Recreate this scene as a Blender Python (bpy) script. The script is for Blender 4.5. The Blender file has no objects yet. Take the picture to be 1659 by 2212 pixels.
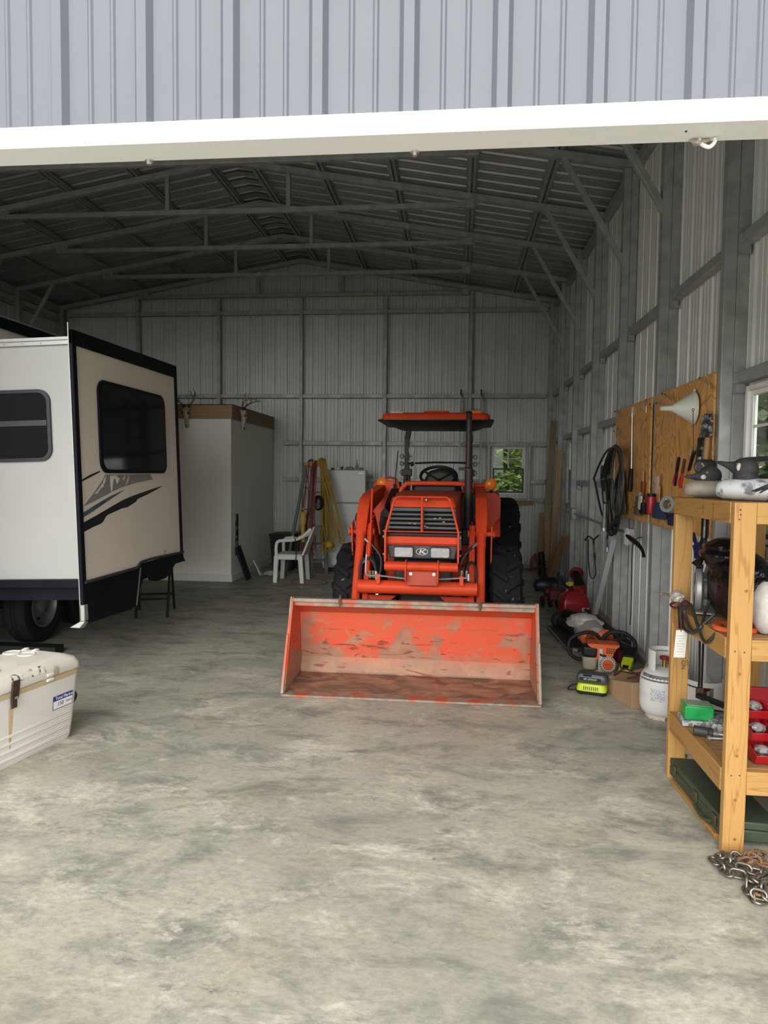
import bpy, bmesh, math, random
from mathutils import Vector, Matrix, Euler, Quaternion
random.seed(7)
S = bpy.context.scene
C = S.collection
PI = math.pi
V = Vector
# ---------------------------------------------------------------- camera
CAM_H = 1.6
FPX = 1518.0
RIGHT = V((0.99471489, 0.10208645, 0.01098368))
DOWN = V((0.01643162, -0.05267923, -0.99847629))
FWD = V((-0.10135229, 0.99337971, -0.05407826))
cd = bpy.data.cameras.new('camera')
cd.sensor_fit = 'VERTICAL'; cd.sensor_height = 36.0; cd.lens = 36.0 * FPX / 2212.0
cd.clip_start = 0.05; cd.clip_end = 400
cam = bpy.data.objects.new('camera', cd); C.objects.link(cam)
cam.matrix_world = Matrix(((RIGHT.x, -DOWN.x, -FWD.x, 0), (RIGHT.y, -DOWN.y, -FWD.y, 0), (RIGHT.z, -DOWN.z, -FWD.z, CAM_H), (0, 0, 0, 1)))
S.camera = cam

def at(px, py, X=None, Y=None, Z=None):
    """measured image point -> place in the room on a known plane"""
    r = RIGHT * ((px - 829.5) / FPX) + DOWN * ((py - 1106.0) / FPX) + FWD
    if X is not None: t = X / r.x
    elif Y is not None: t = Y / r.y
    else: t = (Z - CAM_H) / r.z
    return r * t + V((0, 0, CAM_H))

# ---------------------------------------------------------------- materials
def newmat(name):
    m = bpy.data.materials.new(name); m.use_nodes = True
    nt = m.node_tree; b = nt.nodes['Principled BSDF']
    return m, nt, b

def M(name, col, rough=0.5, metal=0.0, col2=None, scale=8.0, lo=0.35, hi=0.65, detail=5, stretch=(1, 1, 1), bump=0.0, bscale=None,
      col3=None, scale3=3.0, lo3=0.5, hi3=0.62, coat=0.0, trans=0.0, ior=1.45, spec=0.5, alpha=1.0, dist=0.0, rvar=0.0, sss=0.0):
    m, nt, b = newmat(name)
    L = nt.links
    b.inputs['Roughness'].default_value = rough
    b.inputs['Metallic'].default_value = metal
    b.inputs['Coat Weight'].default_value = coat
    b.inputs['Transmission Weight'].default_value = trans
    b.inputs['IOR'].default_value = ior
    b.inputs['Specular IOR Level'].default_value = spec
    b.inputs['Alpha'].default_value = alpha
    if sss: b.inputs['Subsurface Weight'].default_value = sss
    c4 = lambda c: (c[0], c[1], c[2], 1)
    b.inputs['Base Color'].default_value = c4(col)
    tc = mp = None
    def coords():
        nonlocal tc, mp
        if mp is None:
            tc = nt.nodes.new('ShaderNodeTexCoord'); mp = nt.nodes.new('ShaderNodeMapping')
            mp.inputs['Scale'].default_value = stretch
            L.new(tc.outputs['Object'], mp.inputs['Vector'])
        return mp.outputs['Vector']
    def noise(sc, det=detail, d=dist):
        n = nt.nodes.new('ShaderNodeTexNoise'); n.inputs['Scale'].default_value = sc; n.inputs['Detail'].default_value = det
        n.inputs['Distortion'].default_value = d
        L.new(coords(), n.inputs['Vector']); return n.outputs['Fac']
    def ramp(fac, a, z):
        r = nt.nodes.new('ShaderNodeMapRange'); r.inputs['From Min'].default_value = a; r.inputs['From Max'].default_value = z
        L.new(fac, r.inputs['Value']); return r.outputs['Result']
    def mix(fac, a, z):
        x = nt.nodes.new('ShaderNodeMix'); x.data_type = 'RGBA'
        L.new(fac, x.inputs['Factor'])
        if isinstance(a, tuple): x.inputs['A'].default_value = c4(a)
        else: L.new(a, x.inputs['A'])
        x.inputs['B'].default_value = c4(z)
        return x.outputs['Result']
    cur = tuple(col)
    if col2:
        f = ramp(noise(scale), lo, hi); cur = mix(f, cur, col2)
        if rvar:
            rr = nt.nodes.new('ShaderNodeMapRange'); rr.inputs['To Min'].default_value = rough; rr.inputs['To Max'].default_value = min(1, rough + rvar)
            L.new(f, rr.inputs['Value']); L.new(rr.outputs['Result'], b.inputs['Roughness'])
    if col3: cur = mix(ramp(noise(scale3), lo3, hi3), cur, col3)
    if not isinstance(cur, tuple): L.new(cur, b.inputs['Base Color'])
    if bump:
        bn = nt.nodes.new('ShaderNodeBump'); bn.inputs['Strength'].default_value = bump; bn.inputs['Distance'].default_value = 0.02
        L.new(noise(bscale or scale * 4), bn.inputs['Height']); L.new(bn.outputs['Normal'], b.inputs['Normal'])
    return m

def wood(name, light, dark, axis=2, scale=22.0, rough=0.6, dist=3.0, knots=True, along=0.06, lo=0.55, hi=1.0):
    """sawn timber with long distorted grain along one axis"""
    m, nt, b = newmat(name); L = nt.links
    tc = nt.nodes.new('ShaderNodeTexCoord'); mp = nt.nodes.new('ShaderNodeMapping')
    sc = [1, 1, 1]; sc[axis] = along
    mp.inputs['Scale'].default_value = sc
    oi = nt.nodes.new('ShaderNodeObjectInfo'); ad = nt.nodes.new('ShaderNodeVectorMath'); ad.operation = 'ADD'
    mu = nt.nodes.new('ShaderNodeMath'); mu.operation = 'MULTIPLY'; mu.inputs[1].default_value = 13.0
    L.new(oi.outputs['Random'], mu.inputs[0]); L.new(tc.outputs['Object'], ad.inputs[0]); L.new(mu.outputs[0], ad.inputs[1])
    L.new(ad.outputs[0], mp.inputs['Vector'])
    n0 = nt.nodes.new('ShaderNodeTexNoise'); n0.inputs['Scale'].default_value = scale * 0.35; n0.inputs['Detail'].default_value = 3; n0.inputs['Distortion'].default_value = dist * 0.3
    L.new(mp.outputs[0], n0.inputs['Vector'])
    m1 = nt.nodes.new('ShaderNodeMath'); m1.operation = 'MULTIPLY'; m1.inputs[1].default_value = dist * 6
    L.new(n0.outputs['Fac'], m1.inputs[0])
    s1 = nt.nodes.new('ShaderNodeMath'); s1.operation = 'SINE'
    m2 = nt.nodes.new('ShaderNodeMath'); m2.operation = 'MULTIPLY'; m2.inputs[1].default_value = 4.0
    L.new(m1.outputs[0], m2.inputs[0]); L.new(m2.outputs[0], s1.inputs[0])
    mr = nt.nodes.new('ShaderNodeMapRange'); mr.inputs['From Min'].default_value = lo; mr.inputs['From Max'].default_value = hi
    L.new(s1.outputs[0], mr.inputs['Value'])
    n2 = nt.nodes.new('ShaderNodeTexNoise'); n2.inputs['Scale'].default_value = scale * 6; n2.inputs['Detail'].default_value = 4
    L.new(mp.outputs[0], n2.inputs['Vector'])
    m3 = nt.nodes.new('ShaderNodeMath'); m3.operation = 'MULTIPLY_ADD'; m3.inputs[1].default_value = 0.35
    L.new(n2.outputs['Fac'], m3.inputs[0])
    m4 = nt.nodes.new('ShaderNodeMath'); m4.operation = 'MULTIPLY'; m4.inputs[1].default_value = 0.6
    L.new(mr.outputs['Result'], m4.inputs[0]); L.new(m4.outputs[0], m3.inputs[2])
    x = nt.nodes.new('ShaderNodeMix'); x.data_type = 'RGBA'
    x.inputs['A'].default_value = (*light, 1); x.inputs['B'].default_value = (*dark, 1)
    L.new(m3.outputs[0], x.inputs['Factor']); L.new(x.outputs['Result'], b.inputs['Base Color'])
    b.inputs['Roughness'].default_value = rough
    bn = nt.nodes.new('ShaderNodeBump'); bn.inputs['Strength'].default_value = 0.15; bn.inputs['Distance'].default_value = 0.01
    L.new(n2.outputs['Fac'], bn.inputs['Height']); L.new(bn.outputs['Normal'], b.inputs['Normal'])
    return m

# ---------------------------------------------------------------- mesh builder
def catmull(pts, n=6, closed=False):
    P = [V(p) for p in pts]
    if len(P) < 3: return P
    out = []
    N = len(P); rng = range(N) if closed else range(N - 1)
    for i in rng:
        if closed: a, b, c, d = P[i - 1], P[i], P[(i + 1) % N], P[(i + 2) % N]
        else: a, b, c, d = P[max(i - 1, 0)], P[i], P[i + 1], P[min(i + 2, N - 1)]
        for k in range(n):
            t = k / n
            out.append(0.5 * ((2 * b) + (c - a) * t + (2 * a - 5 * b + 4 * c - d) * t * t + (3 * b - a - 3 * c + d) * t ** 3))
    if not closed: out.append(P[-1])
    return out

def frame(d, up=None):
    d = V(d).normalized()
    up = V(up) if up is not None else V((0, 0, 1))
    if abs(d.dot(up.normalized())) > 0.98: up = V((0, 1, 0)) if abs(d.y) < 0.9 else V((1, 0, 0))
    u = up.cross(d).normalized(); w = d.cross(u).normalized()
    return u, w, d      # side, up-ish, along

class B:
    def __init__(s): s.v = []; s.f = []; s.m = []
    def add(s, vs, fs, m=0):
        o = len(s.v); s.v += [V(p) for p in vs]
        for f in fs: s.f.append([o + i for i in f]); s.m.append(m)
        return s
    def bx(s, x0, x1, y0, y1, z0, z1, m=0):
        x0, x1 = min(x0, x1), max(x0, x1); y0, y1 = min(y0, y1), max(y0, y1); z0, z1 = min(z0, z1), max(z0, z1)
        return s.add([(x0, y0, z0), (x1, y0, z0), (x1, y1, z0), (x0, y1, z0), (x0, y0, z1), (x1, y0, z1), (x1, y1, z1), (x0, y1, z1)],
                     [(0, 3, 2, 1), (4, 5, 6, 7), (0, 1, 5, 4), (1, 2, 6, 5), (2, 3, 7, 6), (3, 0, 4, 7)], m)
    def box(s, c, d, rot=None, m=0):
        c = V(c); R = Euler(rot).to_matrix() if rot is not None and not isinstance(rot, Matrix) else (rot or Matrix.Identity(3))
        q = []
        for z in (-.5, .5):
            for x, y in ((-.5, -.5), (.5, -.5), (.5, .5), (-.5, .5)): q.append(c + R @ V((x * d[0], y * d[1], z * d[2])))
        return s.add(q, [(0, 3, 2, 1), (4, 5, 6, 7), (0, 1, 5, 4), (1, 2, 6, 5), (2, 3, 7, 6), (3, 0, 4, 7)], m)
    def beam(s, p0, p1, w, h, up=None, m=0):
        p0, p1 = V(p0), V(p1); u, n, d = frame(p1 - p0, up)
        q = []
        for p in (p0, p1):
            for a, b in ((-.5, -.5), (.5, -.5), (.5, .5), (-.5, .5)): q.append(p + u * a * w + n * b * h)
        return s.add(q, [(0, 3, 2, 1), (4, 5, 6, 7), (0, 1, 5, 4), (1, 2, 6, 5), (2, 3, 7, 6), (3, 0, 4, 7)], m)
    def cyl(s, p0, p1, r0, r1=None, n=16, cap=True, m=0):
        p0, p1 = V(p0), V(p1); r1 = r0 if r1 is None else r1
        u, w, d = frame(p1 - p0); q = []
        for p, r in ((p0, r0), (p1, r1)):
            for i in range(n): a = 2 * PI * i / n; q.append(p + u * math.cos(a) * r + w * math.sin(a) * r)
        fs = [(i, (i + 1) % n, n + (i + 1) % n, n + i) for i in range(n)]
        if cap: fs += [tuple(range(n))[::-1], tuple(range(n, 2 * n))]
        return s.add(q, fs, m)
    def tube(s, pts, r, n=8, sm=0, closed=False, cap=True, m=0, flat=1.0):
        P = catmull(pts, sm, closed) if sm else [V(p) for p in pts]
        N = len(P); q = []
        prev = None
        for i in range(N):
            a = P[i - 1] if (i > 0 or closed) else P[i]; b = P[(i + 1) % N] if (i < N - 1 or closed) else P[i]
            d = (b - a)
            d = d.normalized() if d.length > 1e-9 else V((0, 0, 1))
            if prev is None: u, w, _ = frame(d)
            else:
                u = prev - d * prev.dot(d)
                u = u.normalized() if u.length > 1e-6 else frame(d)[0]
                w = d.cross(u)
            prev = u
            rr = r(i / max(1, N - 1)) if callable(r) else r
            for k in range(n): t = 2 * PI * k / n; q.append(P[i] + u * math.cos(t) * rr + w * math.sin(t) * rr * flat)
        fs = []
        for i in range(N if closed else N - 1):
            j = (i + 1) % N
            for k in range(n): fs.append((i * n + k, i * n + (k + 1) % n, j * n + (k + 1) % n, j * n + k))
        if cap and not closed: fs += [tuple(range(n))[::-1], tuple(range((N - 1) * n, N * n))]
        return s.add(q, fs, m)
    def lathe(s, prof, n=32, o=(0, 0, 0), axis=(0, 0, 1), m=0, cap=True, a0=0.0, a1=2 * PI):
        o = V(o); u, w, d = frame(axis); q = []; full = abs(a1 - a0 - 2 * PI) < 1e-6
        K = n if full else n + 1
        for r, z in prof:
            for i in range(K): a = a0 + (a1 - a0) * i / n; q.append(o + d * z + u * math.cos(a) * r + w * math.sin(a) * r)
        fs = []
        for j in range(len(prof) - 1):
            for i in range(n): i2 = (i + 1) % K; fs.append((j * K + i, j * K + i2, (j + 1) * K + i2, (j + 1) * K + i))
        if cap and full:
            if prof[0][0] > 1e-6: fs.append(tuple(range(K))[::-1])
            if prof[-1][0] > 1e-6: fs.append(tuple(range((len(prof) - 1) * K, len(prof) * K)))
        return s.add(q, fs, m)
    def prism(s, poly, d, o=(0, 0, 0), u=(1, 0, 0), v=(0, 1, 0), m=0):
        """polygon (a,b) on plane o+u*a+v*b, extruded d along u x v"""
        o, u, v = V(o), V(u), V(v); w = u.cross(v).normalized() * d; n = len(poly)
        q = [o + u * a + v * b for a, b in poly] + [o + u * a + v * b + w for a, b in poly]
        fs = [tuple(range(n))[::-1], tuple(range(n, 2 * n))] + [(i, (i + 1) % n, n + (i + 1) % n, n + i) for i in range(n)]
        return s.add(q, fs, m)
    def loft(s, rings, cap=True, m=0, closed=True):
        n = len(rings[0]); q = [p for r in rings for p in r]; fs = []
        for j in range(len(rings) - 1):
            for i in range(n if closed else n - 1): i2 = (i + 1) % n; fs.append((j * n + i, j * n + i2, (j + 1) * n + i2, (j + 1) * n + i))
        if cap: fs += [tuple(range(n))[::-1], tuple(range((len(rings) - 1) * n, len(rings) * n))]
        return s.add(q, fs, m)
    def ell(s, c, r, n=16, rot=None, m=0, k=10):
        c = V(c); R = Euler(rot).to_matrix() if rot is not None else Matrix.Identity(3); q = []; fs = []
        for j in range(1, k):
            t = PI * j / k
            for i in range(n): a = 2 * PI * i / n; q.append(c + R @ V((r[0] * math.sin(t) * math.cos(a), r[1] * math.sin(t) * math.sin(a), r[2] * math.cos(t))))
        for j in range(k - 2):
            for i in range(n): fs.append((j * n + i, (j + 1) * n + i, (j + 1) * n + (i + 1) % n, j * n + (i + 1) % n))
        q += [c + R @ V((0, 0, r[2])), c + R @ V((0, 0, -r[2]))]; t0 = len(q) - 2
        for i in range(n): fs += [(t0, i, (i + 1) % n), (t0 + 1, (k - 2) * n + (i + 1) % n, (k - 2) * n + i)]
        return s.add(q, fs, m)
    def torus(s, c, R, r, axis=(0, 0, 1), n=24, k=8, m=0, a0=0, a1=2 * PI):
        c = V(c); u, w, d = frame(axis); full = abs(a1 - a0 - 2 * PI) < 1e-6
        N = n if full else n + 1
        pts = [c + (u * math.cos(a0 + (a1 - a0) * i / n) + w * math.sin(a0 + (a1 - a0) * i / n)) * R for i in range(N)]
        return s.tube(pts, r, k, closed=full, m=m)
    def move(s, d):
        d = V(d); s.v = [p + d for p in s.v]; return s
    def xf(s, mat): s.v = [mat @ p for p in s.v]; return s

def rr(w, h, r, n=5):
    """rounded rectangle outline centred at 0"""
    o = []
    for cx, cy, a in ((w / 2 - r, h / 2 - r, 0), (-w / 2 + r, h / 2 - r, 90), (-w / 2 + r, -h / 2 + r, 180), (w / 2 - r, -h / 2 + r, 270)):
        for i in range(n + 1): t = math.radians(a + 90 * i / n); o.append((cx + r * math.cos(t), cy + r * math.sin(t)))
    return o

def tag(o, label=None, cat=None, group=None, kind=None):
    if label: o['label'] = label
    if cat: o['category'] = cat
    if group: o['group'] = group
    if kind: o['kind'] = kind
    return o

def thing(name, label, cat, loc=(0, 0, 0), rz=0.0, group=None):
    o = bpy.data.objects.new(name, None); C.objects.link(o); o.empty_display_size = 0.1
    o.location = loc; o.rotation_euler = (0, 0, rz); o['_o'] = list(loc)
    return tag(o, label, cat, group)

def obj(name, b, mat, parent=None, bev=0.0, seg=2, sharp=38, label=None, cat=None, group=None, kind=None, sub=0, abs_=True):
    """one mesh object; vertices are given in scene space (before the thing is turned)"""
    r = parent
    while r is not None and r.parent is not None: r = r.parent
    if r is not None: off = V(r['_o']) if '_o' in r else V(r.location)
    elif kind == 'structure': off = V((0, 0, 0))
    else:
        xs = [p.x for p in b.v]; ys = [p.y for p in b.v]; zs = [p.z for p in b.v]
        off = V(((min(xs) + max(xs)) / 2, (min(ys) + max(ys)) / 2, min(zs)))
    me = bpy.data.meshes.new(name)
    me.from_pydata([tuple(p - off) for p in b.v], [], b.f)
    mats = mat if isinstance(mat, (list, tuple)) else [mat]
    for x in mats: me.materials.append(x)
    if len(mats) > 1:
        for p, i in zip(me.polygons, b.m): p.material_index = i
    bm = bmesh.new(); bm.from_mesh(me); bmesh.ops.recalc_face_normals(bm, faces=bm.faces); bm.to_mesh(me); bm.free()
    for p in me.polygons: p.use_smooth = True
    me.set_sharp_from_angle(angle=math.radians(sharp))
    me.update()
    o = bpy.data.objects.new(name, me); C.objects.link(o)
    if parent is not None: o.parent = parent
    else: o.location = off; o['_o'] = list(off)
    if bev:
        md = o.modifiers.new('bevel', 'BEVEL'); md.width = bev; md.segments = seg; md.limit_method = 'ANGLE'; md.angle_limit = math.radians(40)
        md.harden_normals = False
    if sub:
        md = o.modifiers.new('sub', 'SUBSURF'); md.levels = sub; md.render_levels = sub
    return tag(o, label, cat, group, kind)

def struct(name, b, mat, **k): return obj(name, b, mat, kind='structure', **k)

def text(name, s, size, o, u, v, mat, parent, ext=0.0008, align='CENTER'):
    """flat lettering standing on the plane o + u*x + v*y"""
    cu = bpy.data.curves.new('t', 'FONT'); cu.body = s; cu.size = size; cu.align_x = align; cu.align_y = 'CENTER'; cu.extrude = ext; cu.resolution_u = 3
    t = bpy.data.objects.new('t', cu); C.objects.link(t)
    dg = bpy.context.evaluated_depsgraph_get(); me = bpy.data.meshes.new_from_object(t.evaluated_get(dg))
    bpy.data.objects.remove(t)
    b = B(); u, v = V(u).normalized(), V(v).normalized(); w = u.cross(v)
    b.add([V(o) + u * p.co.x + v * p.co.y + w * p.co.z for p in me.vertices], [list(f.vertices) for f in me.polygons])
    bpy.data.meshes.remove(me)
    return obj(name, b, mat, parent)

def dup(root, name=None, label=None, group=None, loc=None, rz=None):
    r = root.copy(); C.objects.link(r)
    if label: r['label'] = label
    if group: r['group'] = group
    if loc is not None: r.location = loc
    if rz is not None: r.rotation_euler = (0, 0, rz)
    for ch in list(root.children):
        c = ch.copy(); C.objects.link(c); c.parent = r
        for g in ch.children:
            d = g.copy(); C.objects.link(d); d.parent = c
    return r
# ================================================================ materials used by the building
galv = M('galvanised_tube', (.40, .405, .395), .42, .3, (.31, .315, .31), 9, bump=.05, rvar=.15)
galv_pale = M('galvanised_bracket', (.42, .43, .44), .45, .5, (.30, .31, .32), 14)
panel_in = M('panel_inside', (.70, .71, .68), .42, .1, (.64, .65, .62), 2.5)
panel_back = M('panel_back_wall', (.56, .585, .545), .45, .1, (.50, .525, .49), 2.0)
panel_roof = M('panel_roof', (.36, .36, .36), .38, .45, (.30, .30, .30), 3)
panel_out = M('panel_outside', (.120, .131, .154), .45, 0, (.113, .124, .146), 3, col3=(.135, .138, .145), scale3=5, lo3=.66, hi3=.8)
trim_white = M('trim_white', (.86, .87, .86), .4)
trim_under = M('trim_underside', (.80, .79, .72), .5)
steel = M('bright_steel', (.62, .62, .60), .3, .9)
black_rubber = M('black_rubber', (.012, .012, .013), .6, 0, (.02, .02, .02), 20, spec=.3)
black_plastic = M('black_plastic', (.010, .011, .012), .45, spec=.3)
dark_grey = M('dark_grey_plastic', (.05, .052, .055), .5)
white_paint = M('white_paint', (.78, .78, .76), .45, 0, (.72, .72, .70), 5)
white_plastic = M('white_plastic', (.74, .74, .72), .4)
glass = M('window_glass', (.93, .96, .95), .02, 0, trans=1.0, ior=1.2)

# ---------------------------------------------------------------- concrete floor
def concrete():
    m, nt, b = newmat('polished_concrete'); L = nt.links
    tc = nt.nodes.new('ShaderNodeTexCoord')
    def mp(sc, rot=0.0):
        x = nt.nodes.new('ShaderNodeMapping'); x.inputs['Scale'].default_value = sc; x.inputs['Rotation'].default_value = (0, 0, rot)
        L.new(tc.outputs['Object'], x.inputs['Vector']); return x.outputs[0]
    def no(v, s, d, di=0.0, ro=.55):
        n = nt.nodes.new('ShaderNodeTexNoise'); n.inputs['Scale'].default_value = s; n.inputs['Detail'].default_value = d; n.inputs['Distortion'].default_value = di
        n.inputs['Roughness'].default_value = ro
        L.new(v, n.inputs['Vector']); return n.outputs['Fac']
    def rg(f, a, z):
        r = nt.nodes.new('ShaderNodeMapRange'); r.inputs['From Min'].default_value = a; r.inputs['From Max'].default_value = z; L.new(f, r.inputs['Value']); return r.outputs[0]
    def mx(f, a, z, k=1.0):
        if k != 1.0:
            q = nt.nodes.new('ShaderNodeMath'); q.operation = 'MULTIPLY'; q.inputs[1].default_value = k; L.new(f, q.inputs[0]); f = q.outputs[0]
        x = nt.nodes.new('ShaderNodeMix'); x.data_type = 'RGBA'; L.new(f, x.inputs['Factor'])
        if isinstance(a, tuple): x.inputs['A'].default_value = (*a, 1)
        else: L.new(a, x.inputs['A'])
        x.inputs['B'].default_value = (*z, 1); return x.outputs['Result']
    big = rg(no(mp((1, 1.2, 1)), .55, 7, .4), .38, .66)
    c = mx(big, (.52, .50, .405), (.345, .335, .285))
    mid = rg(no(mp((1.0, 1.7, 1), .25), 2.4, 12, .4, .72), .475, .64)
    c = mx(mid, c, (.19, .19, .168), .85)
    pale = rg(no(mp((1.0, 1.6, 1), .35), 1.5, 12, .4, .78), .52, .64)
    c = mx(pale, c, (.72, .69, .58), .85)
    tan = rg(no(mp((1, 1.4, 1)), 1.3, 7, .8, .6), .56, .74)
    c = mx(tan, c, (.44, .38, .23), .55)
    streak = rg(no(mp((1.2, 3.4, 1), .3), 8, 10, .5, .75), .55, .68)
    c = mx(streak, c, (.19, .19, .17), .45)
    spots = rg(no(mp((1, 1, 1)), 11, 3), .72, .78)
    c = mx(spots, c, (.07, .068, .06), .8)
    zone = rg(no(mp((1, 1.3, 1), .1), .9, 4, .3), .47, .60)
    sp_ = nt.nodes.new('ShaderNodeMath'); sp_.operation = 'MULTIPLY'
    L.new(zone, sp_.inputs[0]); L.new(rg(no(mp((1, 1.7, 1), .2), 7, 14, .2, .86), .53, .62), sp_.inputs[1])
    c = mx(sp_.outputs[0], c, (.125, .123, .108), .8)
    sp2 = nt.nodes.new('ShaderNodeMath'); sp2.operation = 'MULTIPLY'
    L.new(zone, sp2.inputs[0]); L.new(rg(no(mp((1.1, 1.6, 1), .5), 5, 14, .2, .84), .54, .62), sp2.inputs[1])
    c = mx(sp2.outputs[0], c, (.72, .69, .58), .7)
    fine = rg(no(mp((1, 1.5, 1), .3), 26, 10, .3, .78), .42, .66)
    c = mx(fine, c, (.20, .195, .165), .5)
    L.new(c, b.inputs['Base Color'])
    rr_ = nt.nodes.new('ShaderNodeMapRange'); rr_.inputs['To Min'].default_value = .46; rr_.inputs['To Max'].default_value = .7
    L.new(mid, rr_.inputs['Value']); L.new(rr_.outputs[0], b.inputs['Roughness'])
    bn = nt.nodes.new('ShaderNodeBump'); bn.inputs['Strength'].default_value = .12; bn.inputs['Distance'].default_value = .01
    L.new(fine, bn.inputs['Height']); L.new(bn.outputs[0], b.inputs['Normal'])
    b.inputs['Specular IOR Level'].default_value = .35
    return m
floor_mat = concrete()
bounce_gravel = M('bounce_gravel', (.58, .56, .51), .9, 0, (.48, .46, .42), 6, bump=.3, bscale=60)
grass_mat = M('grass', (.10, .16, .045), .9, 0, (.16, .20, .07), 3, bump=.3, bscale=30)

# ---------------------------------------------------------------- sizes of the building
XL, XR = -7.25, 1.668          # wall sheets
YF, YB = 1.80, 12.38           # front and back sheets
RX = -2.76                     # ridge
SL = .172
PY0, PS = 4.32, 1.32           # first visible post, post spacing
TS = .070                      # tube size
def zr(x): return 5.25 - SL * abs(x - RX)      # underside of the rafters
PYS = [PY0 + PS * k for k in range(-1, 7)]

struct('floor', B().bx(-7.4, 1.9, 1.2, 12.6, -.12, 0), floor_mat)
struct('ground', B().bx(-60, 60, -60, 90, -.3, -.125), grass_mat)
struct('bounce_driveway', B().bx(-14, 9, -14, 1.2, -.125, -.02), bounce_gravel)  # unseen pale ground, added to bounce daylight into the building

# ribbed sheet: u along the wall, v up the sheet, ribs stand out along n
PITCH = .2286
PROF = [(0, 0), (.023, 0), (.028, .0045), (.034, .0045), (.039, 0), (.090, 0), (.102, .019), (.128, .019), (.140, 0), (.191, 0), (.196, .0045), (.202, .0045), (.207, 0)]
def ribbed(b, o, u, v, n, length, h0, h1, holes=(), ph=0.0):
    o, u, v, n = V(o), V(u), V(v), V(n)
    pts = []; k = -1
    while k * PITCH + ph < length:
        for s, d in PROF:
            t = k * PITCH + ph + s
            pts.append((t, d))
        k += 1
    def dep(t):
        for (a, da), (c, dc) in zip(pts, pts[1:]):
            if a <= t <= c: return da + (dc - da) * (t - a) / max(1e-9, c - a)
        return 0
    ts = {round(t, 5): d for t, d in pts if 0 < t < length}
    ts[0.0] = dep(0); ts[round(length, 5)] = dep(length)
    for a, c, _, _ in holes:
        for t in (a, c): ts[round(t, 5)] = dep(t)
    T = sorted(ts)
    f0 = h0 if callable(h0) else (lambda t: h0)
    f1 = h1 if callable(h1) else (lambda t: h1)
    for a, c in zip(T, T[1:]):
        mid = (a + c) / 2; spans = [(f0, f1)]
        for ha, hc, hz0, hz1 in holes:
            if ha < mid < hc: spans = [(f0, lambda t, z=hz0: z), (lambda t, z=hz1: z, f1)]
        for g0, g1 in spans:
            b.add([o + u * t + v * g(t) + n * ts[t] for t, g in ((a, g0), (c, g0), (c, g1), (a, g1))], [(0, 1, 2, 3)])
    return b

WR = [(3.60, 4.22, 1.25, 2.12), (9.88, 10.48, 1.22, 2.10)]      # windows in the right wall
WB = (.60, 1.19, 1.27, 2.11)                                     # window in the back wall
b = B(); ribbed(b, (XR, YF, 0), (0, 1, 0), (0, 0, 1), (1, 0, 0), YB - YF, .0, 4.62, [(a - YF, c - YF, d, e) for a, c, d, e in WR], .03)
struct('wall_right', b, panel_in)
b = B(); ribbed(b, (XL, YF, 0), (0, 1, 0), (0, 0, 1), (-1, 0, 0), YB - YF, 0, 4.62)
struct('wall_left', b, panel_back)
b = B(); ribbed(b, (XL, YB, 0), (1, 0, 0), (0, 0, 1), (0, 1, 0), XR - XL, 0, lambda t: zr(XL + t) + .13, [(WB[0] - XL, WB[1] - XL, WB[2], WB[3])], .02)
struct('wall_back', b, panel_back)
# front wall: low bay in front of the camera, tall unseen trailer bay to its left, added for more daylight
XD0, XD1, ZD = -6.7, -1.62, 4.05
b = B(); ribbed(b, (XL, YF, 0), (1, 0, 0), (0, 0, 1), (0, -1, 0), XR - XL, lambda t: 0 if XL + t < XD0 else (ZD if XL + t < XD1 else (2.47 if XL + t < 1.52 else 0)),
                lambda t: zr(XL + t) + .13, [], XL * -1 % PITCH + .105 - 1.0386 % PITCH)
struct('wall_front', b, panel_out)
# roof sheets
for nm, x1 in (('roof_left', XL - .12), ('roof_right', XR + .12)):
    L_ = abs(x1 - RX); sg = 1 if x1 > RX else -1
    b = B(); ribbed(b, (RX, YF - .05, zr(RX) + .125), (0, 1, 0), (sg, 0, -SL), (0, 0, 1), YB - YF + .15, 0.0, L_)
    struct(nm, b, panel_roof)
b = B()   # ridge cap with its folded flanges
for i in range(46):
    y = YF + .1 + i * PITCH
    b.add([(RX - .23, y, zr(RX) + .07), (RX, y, zr(RX) + .108), (RX + .23, y, zr(RX) + .07), (RX + .23, y + .13, zr(RX) + .07), (RX, y + .13, zr(RX) + .108), (RX - .23, y + .13, zr(RX) + .07)], [(0, 1, 4, 3 + 2), (1, 2, 3, 4)])
struct('trim_ridge', b, panel_roof)

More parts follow.
